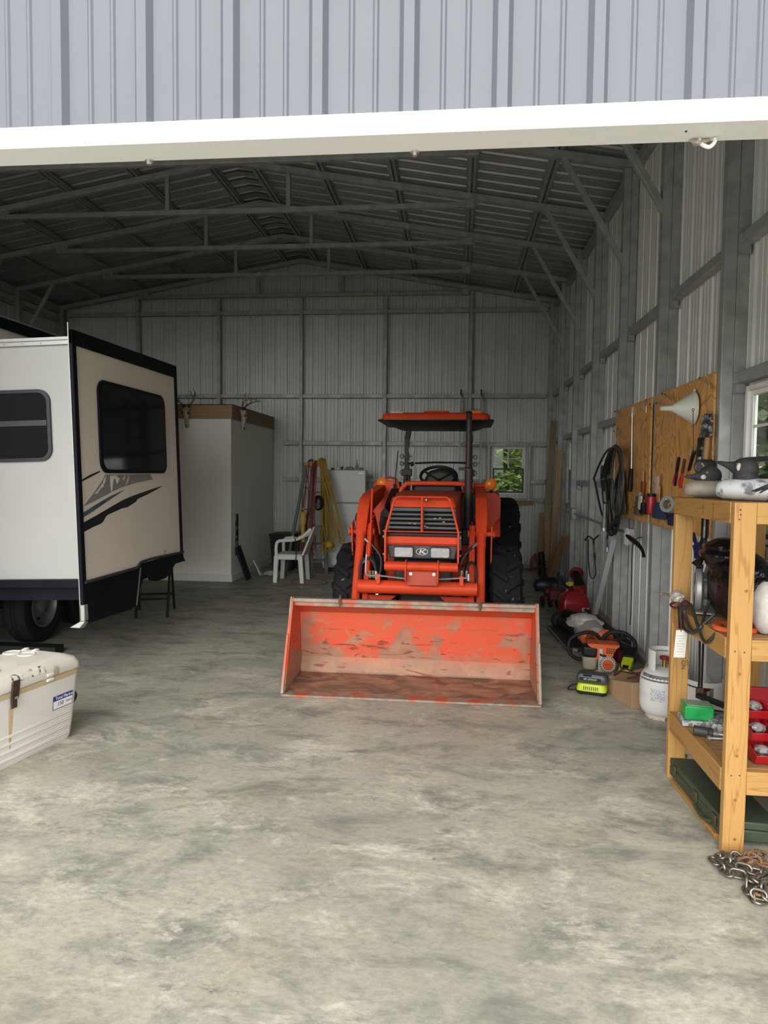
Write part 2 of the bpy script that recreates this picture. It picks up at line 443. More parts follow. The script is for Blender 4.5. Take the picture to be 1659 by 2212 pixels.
# ---------------------------------------------------------------- the steel frame
def tubeseg(b, p0, p1, w=TS, h=TS, up=None): b.beam(p0, p1, w, h, up)
XP = 1.563                       # centre of the inner right post
for i, y in enumerate(PYS):
    back = i == len(PYS) - 1
    yc = y + (.035 if not back else 0.0)
    t = thing('roof_truss', 'steel roof truss ' + ['nearest the door, its post beside the shelf', 'second from the door, its right post beside the big window', 'third from the door, its right post between the plywood boards',
              'fourth from the door, its right post beyond the hose', 'with the nearest tie bar in view', 'with the second nearest tie bar in view', 'with the second tie bar from the back wall', 'farthest one, standing in the back gable wall'][i], 'roof truss', (RX, yc, 0), group='roof trusses')
    for sg in (-1, 1):
        xe = XP if sg > 0 else XL + .105
        bb = B(); tubeseg(bb, (xe, yc, 0), (xe, yc, zr(xe) - .005)); obj('inner_post', bb, galv, t, .004, 1)
        xo = xe + sg * .0705
        bb = B(); tubeseg(bb, (xo, yc, 0), (xo, yc, zr(xe) - .04)); obj('outer_post', bb, galv, t, .004, 1)
        bb = B(); bb.beam((RX, yc, zr(RX) + .035), (xe + sg * .10, yc, zr(xe + sg * .1) + .035), TS, TS); obj('rafter', bb, galv, t, .004, 1)
        if not back:
            bb = B(); bb.beam((xe - sg * .0, yc - .0, 3.60), (xe - sg * .60, yc, zr(xe - sg * .6) + .01), .05, .05)
            obj('knee_brace', bb, galv, t, .003, 1)
    bb = B(); bb.beam((-5.62, yc, 4.70), (.10, yc, 4.70), .058, .058); tie = obj('tie_bar', bb, galv, t, .004, 1)
    for x, s in ((.10, 1), (-5.62, -1)):
        bb = B(); bb.bx(x - .07, x + .07, yc - .042, yc + .042, 4.665, 4.76); bb.bx(x - .02, x + .1, yc - .03, yc + .03, 4.69, 4.79)
        obj('end_bracket', bb, galv_pale, t, .006, 2)
    for x in (-3.50, -2.02):
        bb = B(); bb.beam((x, yc, 4.72), (x, yc, zr(x) + .02), .05, .05); obj('strut', bb, galv, t, .003, 1)
# purlins: paired channels along the building
for sg in (-1, 1):
    for j, d in enumerate((.27, 1.13, 2.0, 2.88, 3.68)):
        x = RX + sg * d
        if sg > 0 and d > 4: continue
        bb = B(); z = zr(x) + .07
        for k, e in enumerate((-.027, .027)):
            bb.beam((x + e, YF + .05, z + .024), (x + e, YB - .05, z + .024), .032, .045)
        bb.bx(x - .06, x + .06, YF + .05, YB - .05, z + .040, z + .0475)
        tag(obj('purlin', bb, galv), 'galvanised roof purlin running front to back, %s on the %s slope' % (['nearest the ridge', 'second from the ridge', 'third from the ridge', 'fourth from the ridge', 'last before the eave'][j], 'left' if sg < 0 else 'right'), 'purlin', 'roof purlins')
    x = XP + .07 if sg > 0 else XL + .035
    bb = B(); bb.beam((x, YF + .02, zr(x) - .0), (x, YB - .02, zr(x) - .0), .07, .10); struct('trim_%d' % (1 if sg < 0 else 2), bb, galv, bev=.004, seg=1)
# girts on the right and left walls between posts
NB = ['bay nearest the door', 'bay with the big window', 'bay of the right plywood board', 'bay of the left plywood board', 'bay beyond the hose', 'bay of the narrow far window', 'last bay before the back corner']
for i in range(len(PYS) - 1):
    ya, yb = PYS[i] + TS, PYS[i + 1]
    if i == 0: ya = PYS[0] + TS
    zs = [2.965, 2.14, 1.51]
    for z in zs:
        lo = {2.965: 'upper', 2.14: 'middle', 1.51: 'lower'}[z]
        if z == 1.51 and any(a < (ya + yb) / 2 < c or (a > ya - .1 and c < yb + .1) for a, c, _, _ in WR): continue
        if z == 2.14: zz = 2.175
        else: zz = z
        bb = B(); bb.bx(XP + .0365, XP + .1035, ya, yb, zz - .034, zz + .034)
        o = tag(obj('girt', bb, galv, bev=.004, seg=1), '%s girt of grey steel tube on the right wall, %s' % (lo, NB[i]), 'girt', 'right wall girts')
        for s_, yy in ((1, ya), (-1, yb)):
            q = B(); q.bx(XP + .037, XP + .09, yy, yy + s_ * .05, zz - .085, zz - .034); q.bx(XP + .037, XP + .09, yy, yy + s_ * .004, zz - .09, zz + .06)
            obj('clip', q, galv_pale, o)
    for z in (2.965, 4.30):
        if z < 4 and i < 2: pass
        bb = B(); bb.bx(XL + .002, XL + .068, ya, yb, z - .034, z + .034)
        tag(obj('girt', bb, galv, bev=.004, seg=1), '%s girt on the left wall behind the trailer, %s' % ('high' if z > 4 else 'middle', NB[i]), 'girt', 'left wall girts')
# back wall posts and girts
YG = YB - .105
for j, x in enumerate((-5.73, -4.235, -2.745, -1.26, .212)):
    bb = B(); bb.beam((x, YG, 0), (x, YG, zr(x) if j in (0, 4) else 4.68), .062, .066)
    tag(obj('wall_post', bb, galv, bev=.004, seg=1), 'vertical steel post on the back wall, ' + ['behind the trailer slide-out', 'behind the closet', 'between closet and stepladder', 'behind the left side of the tractor canopy', 'behind the leaning aluminium ladder'][j], 'post', 'back wall posts')
for z, nm, xa, xb in ((4.41, 'top', XL + .15, XP - .04), (2.955, 'second', XL + .15, XP - .04), (2.13, 'third', -3.1, XP - .04), (1.49, 'fourth', -3.1, -1.3), (1.17, 'sill height', .22, XP - .04)):
    if nm == 'fourth': spans = [(-3.08, -2.78), (-2.71, -1.30), (-1.22, .18), (.25, .52), (1.27, XP - .04)]
    elif nm == 'sill height': spans = [(.52, 1.50)]
    elif nm == 'third': spans = [(-3.08, -2.78), (-2.71, -1.30), (-1.22, .18), (.25, XP - .04)]
    else:
        xs = [XL + .15, -5.73, -4.235, -2.745, -1.26, .212, XP - .02]
        spans = [(a + .032, c - .032) for a, c in zip(xs, xs[1:])]
    for k, (xa, xb) in enumerate(spans):
        bb = B(); zz = z
        bb.bx(xa, xb, YG - .02, YG + .045, zz - .034, zz + .034)
        tag(obj('girt', bb, galv, bev=.004, seg=1), '%s steel girt of the back wall, %s piece from the left' % (nm, ['first', 'second', 'third', 'fourth', 'fifth', 'sixth'][k]), 'girt', 'back wall girts')
bb = B()
for x in (.55, 1.24): bb.beam((x, YG, 1.14), (x, YG, 2.13), .05, .066)
struct('trim_3', bb, galv, bev=.004, seg=1)
bb = B(); bb.bx(XP + .035, XP + .105, YF + .1, YB - .03, 0.0, .07)
struct('baseboard_right', bb, galv, bev=.004, seg=1)
bb = B(); bb.bx(XL + .15, XP - .04, YG - .02, YG + .045, 0.0, .06)
struct('baseboard_back', bb, galv, bev=.004, seg=1)
# window jamb tubes on the right wall
bb = B()
for a, c, z0, z1 in WR:
    for y in (a - .05, c + .045):
        if abs(y - PYS[1]) > .1: bb.beam((XP + .07, y, z0 - .08), (XP + .07, y, z1 + .02), .066, .05)
    bb.bx(XP + .037, XP + .103, a - .05, c + .05, z0 - .075, z0 - .01)
struct('trim_4', bb, galv, bev=.004, seg=1)

# ---------------------------------------------------------------- windows (single hung, four panes above)
def window(name, o, u, w, h, n):
    """o lower corner on the wall, u along, n towards the room"""
    o, u, n = V(o), V(u), V(n); z = V((0, 0, 1))
    def bar(b, a0, a1, z0, z1, d0, d1):
        q = [o + u * a + z * c + n * d for d in (d0, d1) for a, c in ((a0, z0), (a1, z0), (a1, z1), (a0, z1))]
        b.add(q, [(0, 3, 2, 1), (4, 5, 6, 7), (0, 1, 5, 4), (1, 2, 6, 5), (2, 3, 7, 6), (3, 0, 4, 7)])
    b = B(); f = .028
    bar(b, 0, f, 0, h, -.03, .032); bar(b, w - f, w, 0, h, -.03, .032); bar(b, f, w - f, 0, f, -.03, .032); bar(b, f, w - f, h - f, h, -.03, .032)
    fr = struct(name, b, white_paint, bev=.003, seg=1)
    hm = h * .52; s = .028
    for nm, z0, z1, d in (('upper_sash', hm - .015, h - f, .0), ('lower_sash', f, hm + .015, .02)):
        b = B(); bar(b, f, f + s, z0, z1, d - .012, d + .012); bar(b, w - f - s, w - f, z0, z1, d - .012, d + .012)
        bar(b, f + s, w - f - s, z0, z0 + s, d - .012, d + .012); bar(b, f + s, w - f - s, z1 - s, z1, d - .012, d + .012)
        if nm == 'upper_sash':
            bar(b, w / 2 - .008, w / 2 + .008, z0 + s, z1 - s, d - .006, d + .006)
            zm = (z0 + z1) / 2; bar(b, f + s, w - f - s, zm - .008, zm + .008, d - .006, d + .006)
        sa = obj(nm, b, white_paint if nm == 'upper_sash' else dark_grey, fr, .002, 1)
        b = B(); bar(b, f + s, w - f - s, z0 + s, z1 - s, d - .002, d + .002); obj('pane', b, glass, sa)
    return fr
for i, (a, c, z0, z1) in enumerate(WR): window('window_%d' % (i + 1), (XR - .005, a, z0), (0, 1, 0), c - a, z1 - z0, (-1, 0, 0))
window('window_3', (WB[0], YB, WB[2]), (1, 0, 0), WB[1] - WB[0], WB[3] - WB[2], (0, -1, 0))

# ---------------------------------------------------------------- lintel over the opening
b = B(); b.prism([(0, 0), (.10, 0), (.10, .06), (.012, .06), (0, .042)], XD1 - 1.56, (1.56, YF - .03, 2.436), (0, 1, 0), (0, 0, 1))
lint = struct('trim_5', b, trim_white, bev=.002, seg=1)
for px, py in ((322, 346), (896, 327)):
    p = at(px, py, Z=2.436)
    b = B(); b.cyl(p + V((0, 0, .001)), p + V((0, 0, -.004)), .012, n=16); b.cyl(p + V((0, 0, -.004)), p + V((0, 0, -.012)), .007, n=6)
    obj('bolt', b, steel, lint)
p = at(1482, 283, Z=2.436); b = B(); b.cyl(p + V((0, 0, .002)), p + V((0, 0, -.002)), .003, n=8); obj('screw', b, dark_grey, lint)
p = at(1510, 300, Z=2.436)
rag = M('dirty_cord', (.50, .46, .38), .9, 0, (.30, .24, .17), 40, bump=.4)
t = thing('hook', 'white plastic hook wound with dirty cord under the white lintel', 'hook', p)
b = B(); b.tube([p + V((0.0, 0, .0)), p + V((.006, -.004, -.015)), p + V((.022, -.008, -.024)), p + V((.034, -.008, -.014)), p + V((.034, -.008, -.004))], .005, 8, 5); obj('hook_body', b, white_plastic, t)
b = B()
for i in range(5):
    b.tube([p + V((-.022 + .004 * i, .0, -.003 - .002 * i)), p + V((-.008, -.012 + .004 * i, -.014)), p + V((.010 + .003 * i, -.004, -.006)), p + V((.018, .004, -.002))], .0035, 6, 4)
obj('cord_wrap', b, rag, t)

# ---------------------------------------------------------------- light: overcast daylight
SKY_N, SKY_PEAK, SKY_BASE = 5.0, 4.4, 0.85
w = bpy.data.worlds.new('overcast'); S.world = w; w.use_nodes = True
nt = w.node_tree; bg = nt.nodes['Background']
tc = nt.nodes.new('ShaderNodeTexCoord'); vm = nt.nodes.new('ShaderNodeVectorMath'); vm.operation = 'DOT_PRODUCT'
SKY_DIR = V((-.06, -.90, .33)).normalized()      # bright hazy part of the sky in front of the building
vm.inputs[1].default_value = SKY_DIR; nt.links.new(tc.outputs['Generated'], vm.inputs[0])
mx_ = nt.nodes.new('ShaderNodeMath'); mx_.operation = 'MAXIMUM'; mx_.inputs[1].default_value = 0; nt.links.new(vm.outputs['Value'], mx_.inputs[0])
pw = nt.nodes.new('ShaderNodeMath'); pw.operation = 'POWER'; pw.inputs[1].default_value = SKY_N; nt.links.new(mx_.outputs[0], pw.inputs[0])
ml = nt.nodes.new('ShaderNodeMath'); ml.operation = 'MULTIPLY_ADD'; ml.inputs[1].default_value = SKY_PEAK; ml.inputs[2].default_value = SKY_BASE
nt.links.new(pw.outputs[0], ml.inputs[0]); nt.links.new(ml.outputs[0], bg.inputs['Strength'])
bg.inputs['Color'].default_value = (1.0, .985, .955, 1)
S.view_settings.view_transform = 'Standard'; S.view_settings.look = 'None'; S.view_settings.gamma = 1.0
S.view_settings.use_curve_mapping = False
S.view_settings.exposure = 0.72
# ================================================================ tractor with front loader
orange = M('tractor_orange', (.62, .062, .018), .45, 0, (.54, .052, .016), 6, spec=.22, col3=(.30, .045, .025), scale3=14, lo3=.66, hi3=.80)
orange_faded = M('faded_hood_orange', (.44, .055, .025), .5, 0, (.36, .045, .022), 5)
tyre_mat = M('muddy_tyre', (.006, .0065, .008), .8, 0, (.012, .012, .012), 5, col3=(.20, .18, .15), scale3=15, lo3=.67, hi3=.72, bump=.25, bscale=30, spec=.25)
def bucket_mat():
    m, nt, b = newmat('worn_bucket_paint'); L = nt.links
    tc = nt.nodes.new('ShaderNodeTexCoord'); sp = nt.nodes.new('ShaderNodeSeparateXYZ'); L.new(tc.outputs['Object'], sp.inputs[0])
    def no(s, d=6, di=.5, st=(1, 1, 1)):
        mp = nt.nodes.new('ShaderNodeMapping'); mp.inputs['Scale'].default_value = st; L.new(tc.outputs['Object'], mp.inputs[0])
        n = nt.nodes.new('ShaderNodeTexNoise'); n.inputs['Scale'].default_value = s; n.inputs['Detail'].default_value = d; n.inputs['Distortion'].default_value = di
        L.new(mp.outputs[0], n.inputs[0]); return n.outputs['Fac']
    def rg(f, a, z, t0=0, t1=1):
        r = nt.nodes.new('ShaderNodeMapRange'); r.inputs['From Min'].default_value = a; r.inputs['From Max'].default_value = z; r.inputs['To Min'].default_value = t0; r.inputs['To Max'].default_value = t1
        L.new(f, r.inputs[0]); return r.outputs[0]
    def ma(op, a, c):
        x = nt.nodes.new('ShaderNodeMath'); x.operation = op; x.use_clamp = True
        for i, q in enumerate((a, c)):
            if isinstance(q, (int, float)): x.inputs[i].default_value = q
            else: L.new(q, x.inputs[i])
        return x.outputs[0]
    def mx(f, a, z):
        x = nt.nodes.new('ShaderNodeMix'); x.data_type = 'RGBA'; L.new(f, x.inputs['Factor'])
        if isinstance(a, tuple): x.inputs['A'].default_value = (*a, 1)
        else: L.new(a, x.inputs['A'])
        if isinstance(z, tuple): x.inputs['B'].default_value = (*z, 1)
        else: L.new(z, x.inputs['B'])
        return x.outputs['Result']
    c = mx(rg(no(5), .35, .7), (.60, .075, .028), (.52, .10, .045))
    # earth coloured wear: heavy low in the bucket, patchy higher up
    low = rg(sp.outputs['Z'], .10, .22, 1, 0)
    patch = rg(no(4.2, 4, .8), .50, .56)
    grey = ma('MULTIPLY', patch, rg(sp.outputs['Z'], .52, .44, 0, 1))
    c = mx(ma('MULTIPLY', grey, .75), c, mx(rg(no(9), .4, .6), (.20, .15, .10), (.30, .20, .13)))
    dirt = mx(rg(no(9, 8), .35, .65), (.36, .21, .13), (.26, .15, .095))
    c = mx(ma('ADD', ma('MULTIPLY', low, .9), rg(no(7, 8, 1.2), .63, .72, 0, .6)), c, dirt)
    scr = rg(no(3.5, 8, 2.0, (1, 1, 5)), .60, .64)
    scr = ma('MULTIPLY', scr, rg(sp.outputs['Z'], .44, .36, 0, .9))
    c = mx(scr, c, (.20, .045, .02))
    floor_ = rg(sp.outputs['Z'], .055, .035)
    c = mx(ma('MULTIPLY', floor_, rg(no(4, 9, 1, (1, 2, 1)), .38, .62)), c, (.135, .085, .058))
    L.new(c, b.inputs['Base Color']); b.inputs['Roughness'].default_value = .62
    bn = nt.nodes.new('ShaderNodeBump'); bn.inputs['Strength'].default_value = .25; bn.inputs['Distance'].default_value = .01; L.new(no(40), bn.inputs['Height']); L.new(bn.outputs[0], b.inputs['Normal'])
    return m
bucket_paint = bucket_mat()
worn_edge = M('worn_steel_edge', (.22, .17, .135), .55, .2, (.33, .26, .20), 20, col3=(.42, .10, .05), scale3=6, lo3=.5, hi3=.62)
amber = M('amber_lens', (.85, .22, .02), .25, 0, trans=.25)
clear = M('clear_lens', (.42, .43, .43), .12, 0, (.55, .56, .56), 60, trans=.25)
chrome = M('chrome', (.36, .36, .355), .38, .7)
hose_mat = M('hydraulic_hose', (.022, .023, .024), .45)

TX, TY = -.30, 5.0
T = thing('tractor', 'orange tractor with raised canopy and a wide worn front loader bucket', 'tractor', (TX, TY, 0), -.018)

# ---- bucket (built square to the room)
bx0, bx1 = -1.212, .600
prof = [(4.874, .006), (5.38, .035), (5.43, .15), (5.36, .52), (5.17, .640)]          # floor, heel, back, lip
def bpt(x, i, din=0.0): return V((x, prof[i][0], prof[i][1]))
RB = Matrix.Translation(V((TX, TY, 0))) @ Matrix.Rotation(.018, 4, 'Z') @ Matrix.Translation(V((-TX, -TY, 0)))
th = .012
b = B()
outer = [(4.874, -.0), (5.40, .015), (5.455, .145), (5.375, .53), (5.175, .655)]
for x0, x1 in ((bx0 + .006, bx1 - .006),):
    poly = prof + outer[::-1]
    b.prism([(y, z) for y, z in poly], x1 - x0, (x0, 0, 0), (0, 1, 0), (0, 0, 1))
bucket = obj('loader_bucket', b.xf(RB), bucket_paint, T, .003, 1, sharp=25)
for x, s in ((bx0, 1), (bx1, -1)):
    b = B(); side = [(4.862, 0), (5.40, .012), (5.46, .145), (5.38, .54), (5.16, .672), (5.135, .662), (5.02, .40)]
    b.prism(side, .014 * s, (x, 0, 0), (0, 1, 0), (0, 0, 1)); obj('side_plate', b.xf(RB), bucket_paint, bucket, .003, 1)
    b = B(); b.beam((x - s * .004, 4.860, .018), (x - s * .004, 5.03, .41), .028, .022, (1, 0, 0)); b.beam((x - s * .004, 5.03, .40), (x - s * .004, 5.145, .672), .020, .016, (1, 0, 0)); obj('side_edge', b.xf(RB), worn_edge, bucket, .004, 1)
b = B(); b.bx(bx0 - .012, bx1 + .012, 4.852, 4.955, .0, .017); obj('cutting_edge', b.xf(RB), worn_edge, bucket, .004, 1)
b = B(); b.bx(bx0, bx1, 5.135, 5.19, .634, .662); b.bx(bx0, bx1, 5.16, 5.20, .60, .64); obj('top_rail', b.xf(RB), worn_edge, bucket, .005, 2)
rust = M('rusty_iron', (.16, .075, .04), .8, .2, (.10, .06, .045), 20)
for x in (-.845, .190):
    b = B(); b.tube([(x, 5.19, .655), (x, 5.16, .685), (x, 5.135, .685), (x, 5.13, .635), (x, 5.125, .605)], .0075, 8, 5); b.bx(x - .015, x + .015, 5.13, 5.15, .63, .66); obj('chain_hook', b.xf(RB), rust, bucket)
# ---- loader arms, cylinders and cross tube
AX = {-1: -.822, 1: .200}
for s in (-1, 1):
    x = AX[s]
    P0, P1, P2, P3 = V((x, 5.56, .33)), V((x, 5.95, 1.10)), V((x, 6.22, 1.385)), V((x, 7.30, 1.52))
    b = B(); b.cyl(P0, P0.lerp(P1, .98), .036, n=20); b.cyl(P0.lerp(P1, .86), P1, .040, n=20); b.cyl(P0 + V((-.05, 0, -.02)), P0 + V((.05, 0, -.02)), .04, n=16)
    obj('bucket_cylinder', b, orange, T)
    # boxed arm, deeper at the knee
    b = B(); ring = lambda c, w, h, tilt: [V((c.x + a * w, c.y + q * h * math.cos(tilt), c.z + q * h * math.sin(tilt))) for a, q in ((-.5, -.5), (.5, -.5), (.5, .5), (-.5, .5))]
    b.loft([ring(V((x, 5.96, 1.06)), .085, .085, -.6), ring(V((x, 6.06, 1.19)), .100, .13, -.75), ring(V((x, 6.20, 1.315)), .100, .15, -1.1), ring(V((x, 6.40, 1.345)), .095, .16, -1.45), ring(V((x, 7.32, 1.43)), .09, .12, -1.5)])
    arm = obj('loader_arm', b, orange, T, .006, 2)
    b = B(); b.cyl((x - .105, 6.0, 1.10), (x + .105, 6.0, 1.10), .022, n=14)
    for q in (-1, 1):
        b.cyl((x + q * .100, 6.0, 1.10), (x + q * .112, 6.0, 1.10), .034, n=16)
        b.prism([(5.93, 1.17), (6.06, 1.20), (6.04, 1.02), (6.0, .82), (5.985, .82), (5.96, 1.02)], .010, (x + q * .082, 0, 0), (0, 1, 0), (0, 0, 1))
    obj('pivot_pin', b, orange, arm)
    b = B(); b.cyl((x - .07, 7.32, 1.46), (x + .07, 7.32, 1.46), .055, n=20); obj('pivot_boss', b, orange, arm)
    # inner boom down to the bucket, lower gusset
    xi = x - s * .075
    b = B(); b.loft([ring(V((xi, 5.58, .26)), .045, .10, .0), ring(V((xi, 5.80, .62)), .05, .13, -.3), ring(V((xi, 6.06, 1.14)), .05, .12, -.6)]); obj('lower_boom', b, orange, T, .004, 1)
    b = B(); b.prism([(0, 0), (.26, .0), (.07, -.16), (0, -.22)], .012, (xi - s * .0, 5.74, .60), (-s, 0, 0), (0, 0, 1)); obj('gusset', b, orange, T, .003, 1)
    # loader upright standing beside the engine
    b = B(); b.beam((x - s * .13, 7.15, .55), (x - s * .13, 7.30, 1.50), .09, .16, (0, 1, 0)); b.bx(x - s * .17, x - s * .06, 7.22, 7.36, 1.38, 1.53); b.bx(min(x - s * .13, TX), max(x - s * .13, TX), 7.05, 7.25, .50, .62); obj('loader_upright', b, orange, T, .005, 1)
    b = B(); b.cyl((x - s * .01, 7.16, .80), (x - s * .02, 6.45, 1.22), .035, n=16); b.cyl((x - s * .02, 6.5, 1.2), (x - s * .02, 6.28, 1.33), .02, n=12); obj('lift_cylinder', b, orange, T)
b = B(); b.cyl((AX[-1] + .03, 5.63, .685), (AX[1] - .03, 5.63, .685), .056, n=28); cross = obj('cross_tube', b, orange, T)
# bucket level rod on the left arm
b = B(); b.tube([(AX[-1] + .085, 6.02, 1.47), (AX[-1] + .085, 5.92, 1.04)], .009, 8); b.tube([(AX[-1] + .085, 5.92, 1.10), (AX[-1] + .085, 5.62, .36)], .014, 8); obj('level_rod', b, orange, T)
# steel pipe across and its clips
b = B(); b.tube([(AX[-1] + .10, 5.60, .95), (AX[-1] + .10, 5.57, .81), (AX[-1] + .13, 5.56, .785), (-.60, 5.56, .785), (-.35, 5.56, .765), (-.15, 5.56, .770), (.06, 5.56, .785), (.115, 5.56, .785)], .0075, 8, 4); b.cyl((.10, 5.56, .765), (.10, 5.56, .82), .014, n=10); obj('steel_pipe', b, chrome, T)
for x in (-.62, .045):
    b = B(); b.bx(x - .016, x + .016, 5.555, 5.59, .72, .80); obj('pipe_clip', b, orange, T, .002, 1)
# hoses
hs = [([(-.765, 5.90, 1.035), (-.70, 5.87, .985), (-.635, 5.84, .90), (-.63, 5.80, .80), (-.65, 5.78, .74)], .010),
      ([(-.80, 5.70, .47), (-.80, 5.72, .70), (-.79, 5.75, .86), (-.745, 5.78, .90), (-.69, 5.78, .86), (-.665, 5.77, .78), (-.65, 5.76, .72)], .010),
      ([(-.78, 5.80, .86), (-.72, 5.84, .90), (-.68, 5.84, .84), (-.66, 5.80, .75)], .010),
      ([(-.74, 5.95, .95), (-.70, 5.9, .88), (-.67, 5.84, .78)], .010),
      ([(.155, 5.90, 1.02), (.09, 5.86, .96), (.035, 5.84, .86), (.05, 5.78, .74), (.06, 5.75, .70)], .010),
      ([(.175, 5.70, .44), (.17, 5.72, .66), (.155, 5.75, .84), (.12, 5.79, .885), (.09, 5.80, .83), (.075, 5.77, .72)], .010),
      ([(.15, 6.0, 1.0), (.10, 5.95, .92), (.075, 5.84, .80), (.085, 5.78, .74)], .010),
      ([(.10, 5.98, .98), (.09, 5.92, .9), (.095, 5.84, .78), (.09, 5.78, .73)], .010)]
for pts, r in hs:
    b = B(); b.tube(pts, r, 8, 6); h = obj('hydraulic_hose', b, hose_mat, T)
    b = B(); d = V(pts[0]) - V(pts[1]); d.normalize(); b.cyl(V(pts[0]) + d * .02, V(pts[0]) - d * .045, .012, n=10); obj('hose_fitting', b, chrome, h)
b = B(); b.cyl((-.655, 5.70, .80), (-.640, 5.66, .66), .014, n=10); b.cyl((-.640, 5.66, .665), (-.637, 5.652, .615), .020, n=6); obj('quick_coupler', b, chrome, T)
for x in (-.715, -.685):
    b = B(); b.cyl((x, 5.74, .80), (x + .01, 5.73, .74), .014, n=8); obj('brass_fitting', b, M('tarnished_brass', (.20, .16, .09), .5, .7), T)
for x in (.045, .085):
    b = B(); b.cyl((x, 5.74, .82), (x, 5.73, .76), .012, n=8); obj('pipe_elbow', b, chrome, T)
# ---- bonnet
HX = -.272
ZK = [(0, 0), (.42, .42), (.51, .72), (.596, .815), (.668, .879), (.735, .925), (.865, 1.033), (.90, 1.042), (.95, 1.108), (.99, 1.136), (1.02, 1.146), (1.262, 1.336), (1.34, 1.395), (1.368, 1.427), (1.41, 1.432), (1.49, 1.445), (3, 3)]
def zmap(z):
    for (a, p), (c, q) in zip(ZK, ZK[1:]):
        if a <= z <= c: return p + (q - p) * (z - a) / (c - a)
    return z
_obj = obj
def obj(name, b, mat, parent=None, *k, **kw):
    if name in ZNAMES: b.v = [V((p.x, p.y, zmap(p.z))) for p in b.v]
    return _obj(name, b, mat, parent, *k, **kw)
ZNAMES = {'bonnet', 'bonnet_nose', 'grille', 'louvres', 'dried_mud', 'black_band', 'orange_band', 'lamp_panel', 'headlamp', 'bulb_reflector', 'lamp_bezel', 'badge', 'brush_guard', 'guard_bolts', 'bonnet_latch', 'bumper_tube', 'bumper_bracket', 'weight_plate', 'plate_bolt'}
def hood_ring(y, wt, wb, zt, zb, crown):
    pts = []
    for i in range(13):
        t = i / 12; a = -1 + 2 * t
        pts.append(V((HX + a * wt, y, zt - crown * a * a)))
    return [V((HX - wb, y, zb))] + [V((HX - wt - .015, y, zt - crown - .06))] + pts + [V((HX + wt + .015, y, zt - crown - .06))] + [V((HX + wb, y, zb))]
b = B(); b.loft([hood_ring(5.632, .225, .262, 1.335, 1.264, .012), hood_ring(5.72, .232, .268, 1.375, 1.05, .02), hood_ring(5.80, .24, .275, 1.405, .95, .025), hood_ring(6.2, .262, .285, 1.455, .95, .03), hood_ring(6.95, .285, .30, 1.49, .95, .035)], closed=True)
obj('bonnet', b, orange_faded, T, sharp=50)
b = B(); b.loft([[V((HX - .262, 5.595, 1.262)), V((HX + .262, 5.595, 1.262)), V((HX + .238, 5.615, 1.34)), V((HX - .238, 5.615, 1.34))], [V((HX - .27, 5.66, 1.262)), V((HX + .27, 5.66, 1.262)), V((HX + .245, 5.66, 1.362)), V((HX - .245, 5.66, 1.362))]]); obj('bonnet_nose', b, orange, T, .012, 3)
# grille with louvres
b = B(); b.loft([[V((HX - .285, y, .99)), V((HX + .285, y, .99)), V((HX + .262, y + .02, 1.262)), V((HX - .262, y + .02, 1.262))] for y in (5.605, 5.70)]); gr = obj('grille', b, dark_grey, T, .006, 1)
b = B()
for k in range(5):
    z = 1.035 + .045 * k; w = .272 - .085 * (z - 1.0)
    b.add([(HX - w, 5.600, z - .012), (HX + w, 5.600, z - .012), (HX + w, 5.585, z + .004), (HX - w, 5.585, z + .004), (HX - w, 5.60, z + .010), (HX + w, 5.60, z + .010)], [(0, 1, 2, 3), (3, 2, 5, 4), (0, 3, 4), (1, 5, 2)])
b.bx(HX - .014, HX + .014, 5.580, 5.60, 1.0, 1.24)
obj('louvres', b, black_plastic, gr)
b = B()
for x, z in ((-.06, 1.095), (.02, 1.075), (.14, 1.16), (.10, 1.155), (.0, 1.12), (-.10, 1.10), (.04, 1.065), (.17, 1.12)): b.ell((HX + x, 5.583, z), (.012, .004, .007), 6, k=5)
obj('dried_mud', b, M('dried_mud', (.30, .26, .20), .9), gr)
# black band, orange band, headlamp panel
b = B(); b.bx(HX - .288, HX + .288, 5.59, 5.72, .945, .99); obj('black_band', b, black_plastic, T, .01, 2)
b = B(); b.loft([[V((HX - .285, 5.575, .902)), V((HX + .285, 5.575, .902)), V((HX + .285, 5.575, .948)), V((HX - .285, 5.575, .948))], [V((HX - .29, 5.72, .90)), V((HX + .29, 5.72, .90)), V((HX + .29, 5.72, .95)), V((HX - .29, 5.72, .95))]]); b.bx(HX - .288, HX + .288, 5.59, 5.73, .865, .905); obj('orange_band', b, orange, T, .008, 2)
b = B(); b.loft([[V((HX - .285, 5.595, .865)), V((HX + .285, 5.595, .865)), V((HX + .262, 5.60, .735)), V((HX - .262, 5.60, .735))][::-1], [V((HX - .30, 5.74, .87)), V((HX + .30, 5.74, .87)), V((HX + .28, 5.74, .73)), V((HX - .28, 5.74, .73))][::-1]]); pan = obj('lamp_panel', b, dark_grey, T, .012, 3)
for x in (-.145, .145):
    b = B(); b.prism(rr(.148, .092, .016), .03, (HX + x, 5.596, .800), (1, 0, 0), (0, 0, 1)); b.move((0, -.008, 0)); hl = obj('headlamp', b, clear, T, .004, 2)
    b = B(); b.lathe([(.0, .012), (.016, .010), (.03, .003), (.034, 0)], 20, (HX + x, 5.592, .805), (0, -1, 0)); obj('bulb_reflector', b, chrome, hl)
    b = B(); q = rr(.160, .104, .02); b.prism(q, .012, (HX + x, 5.600, .805), (1, 0, 0), (0, 0, 1)); obj('lamp_bezel', b, black_plastic, hl)
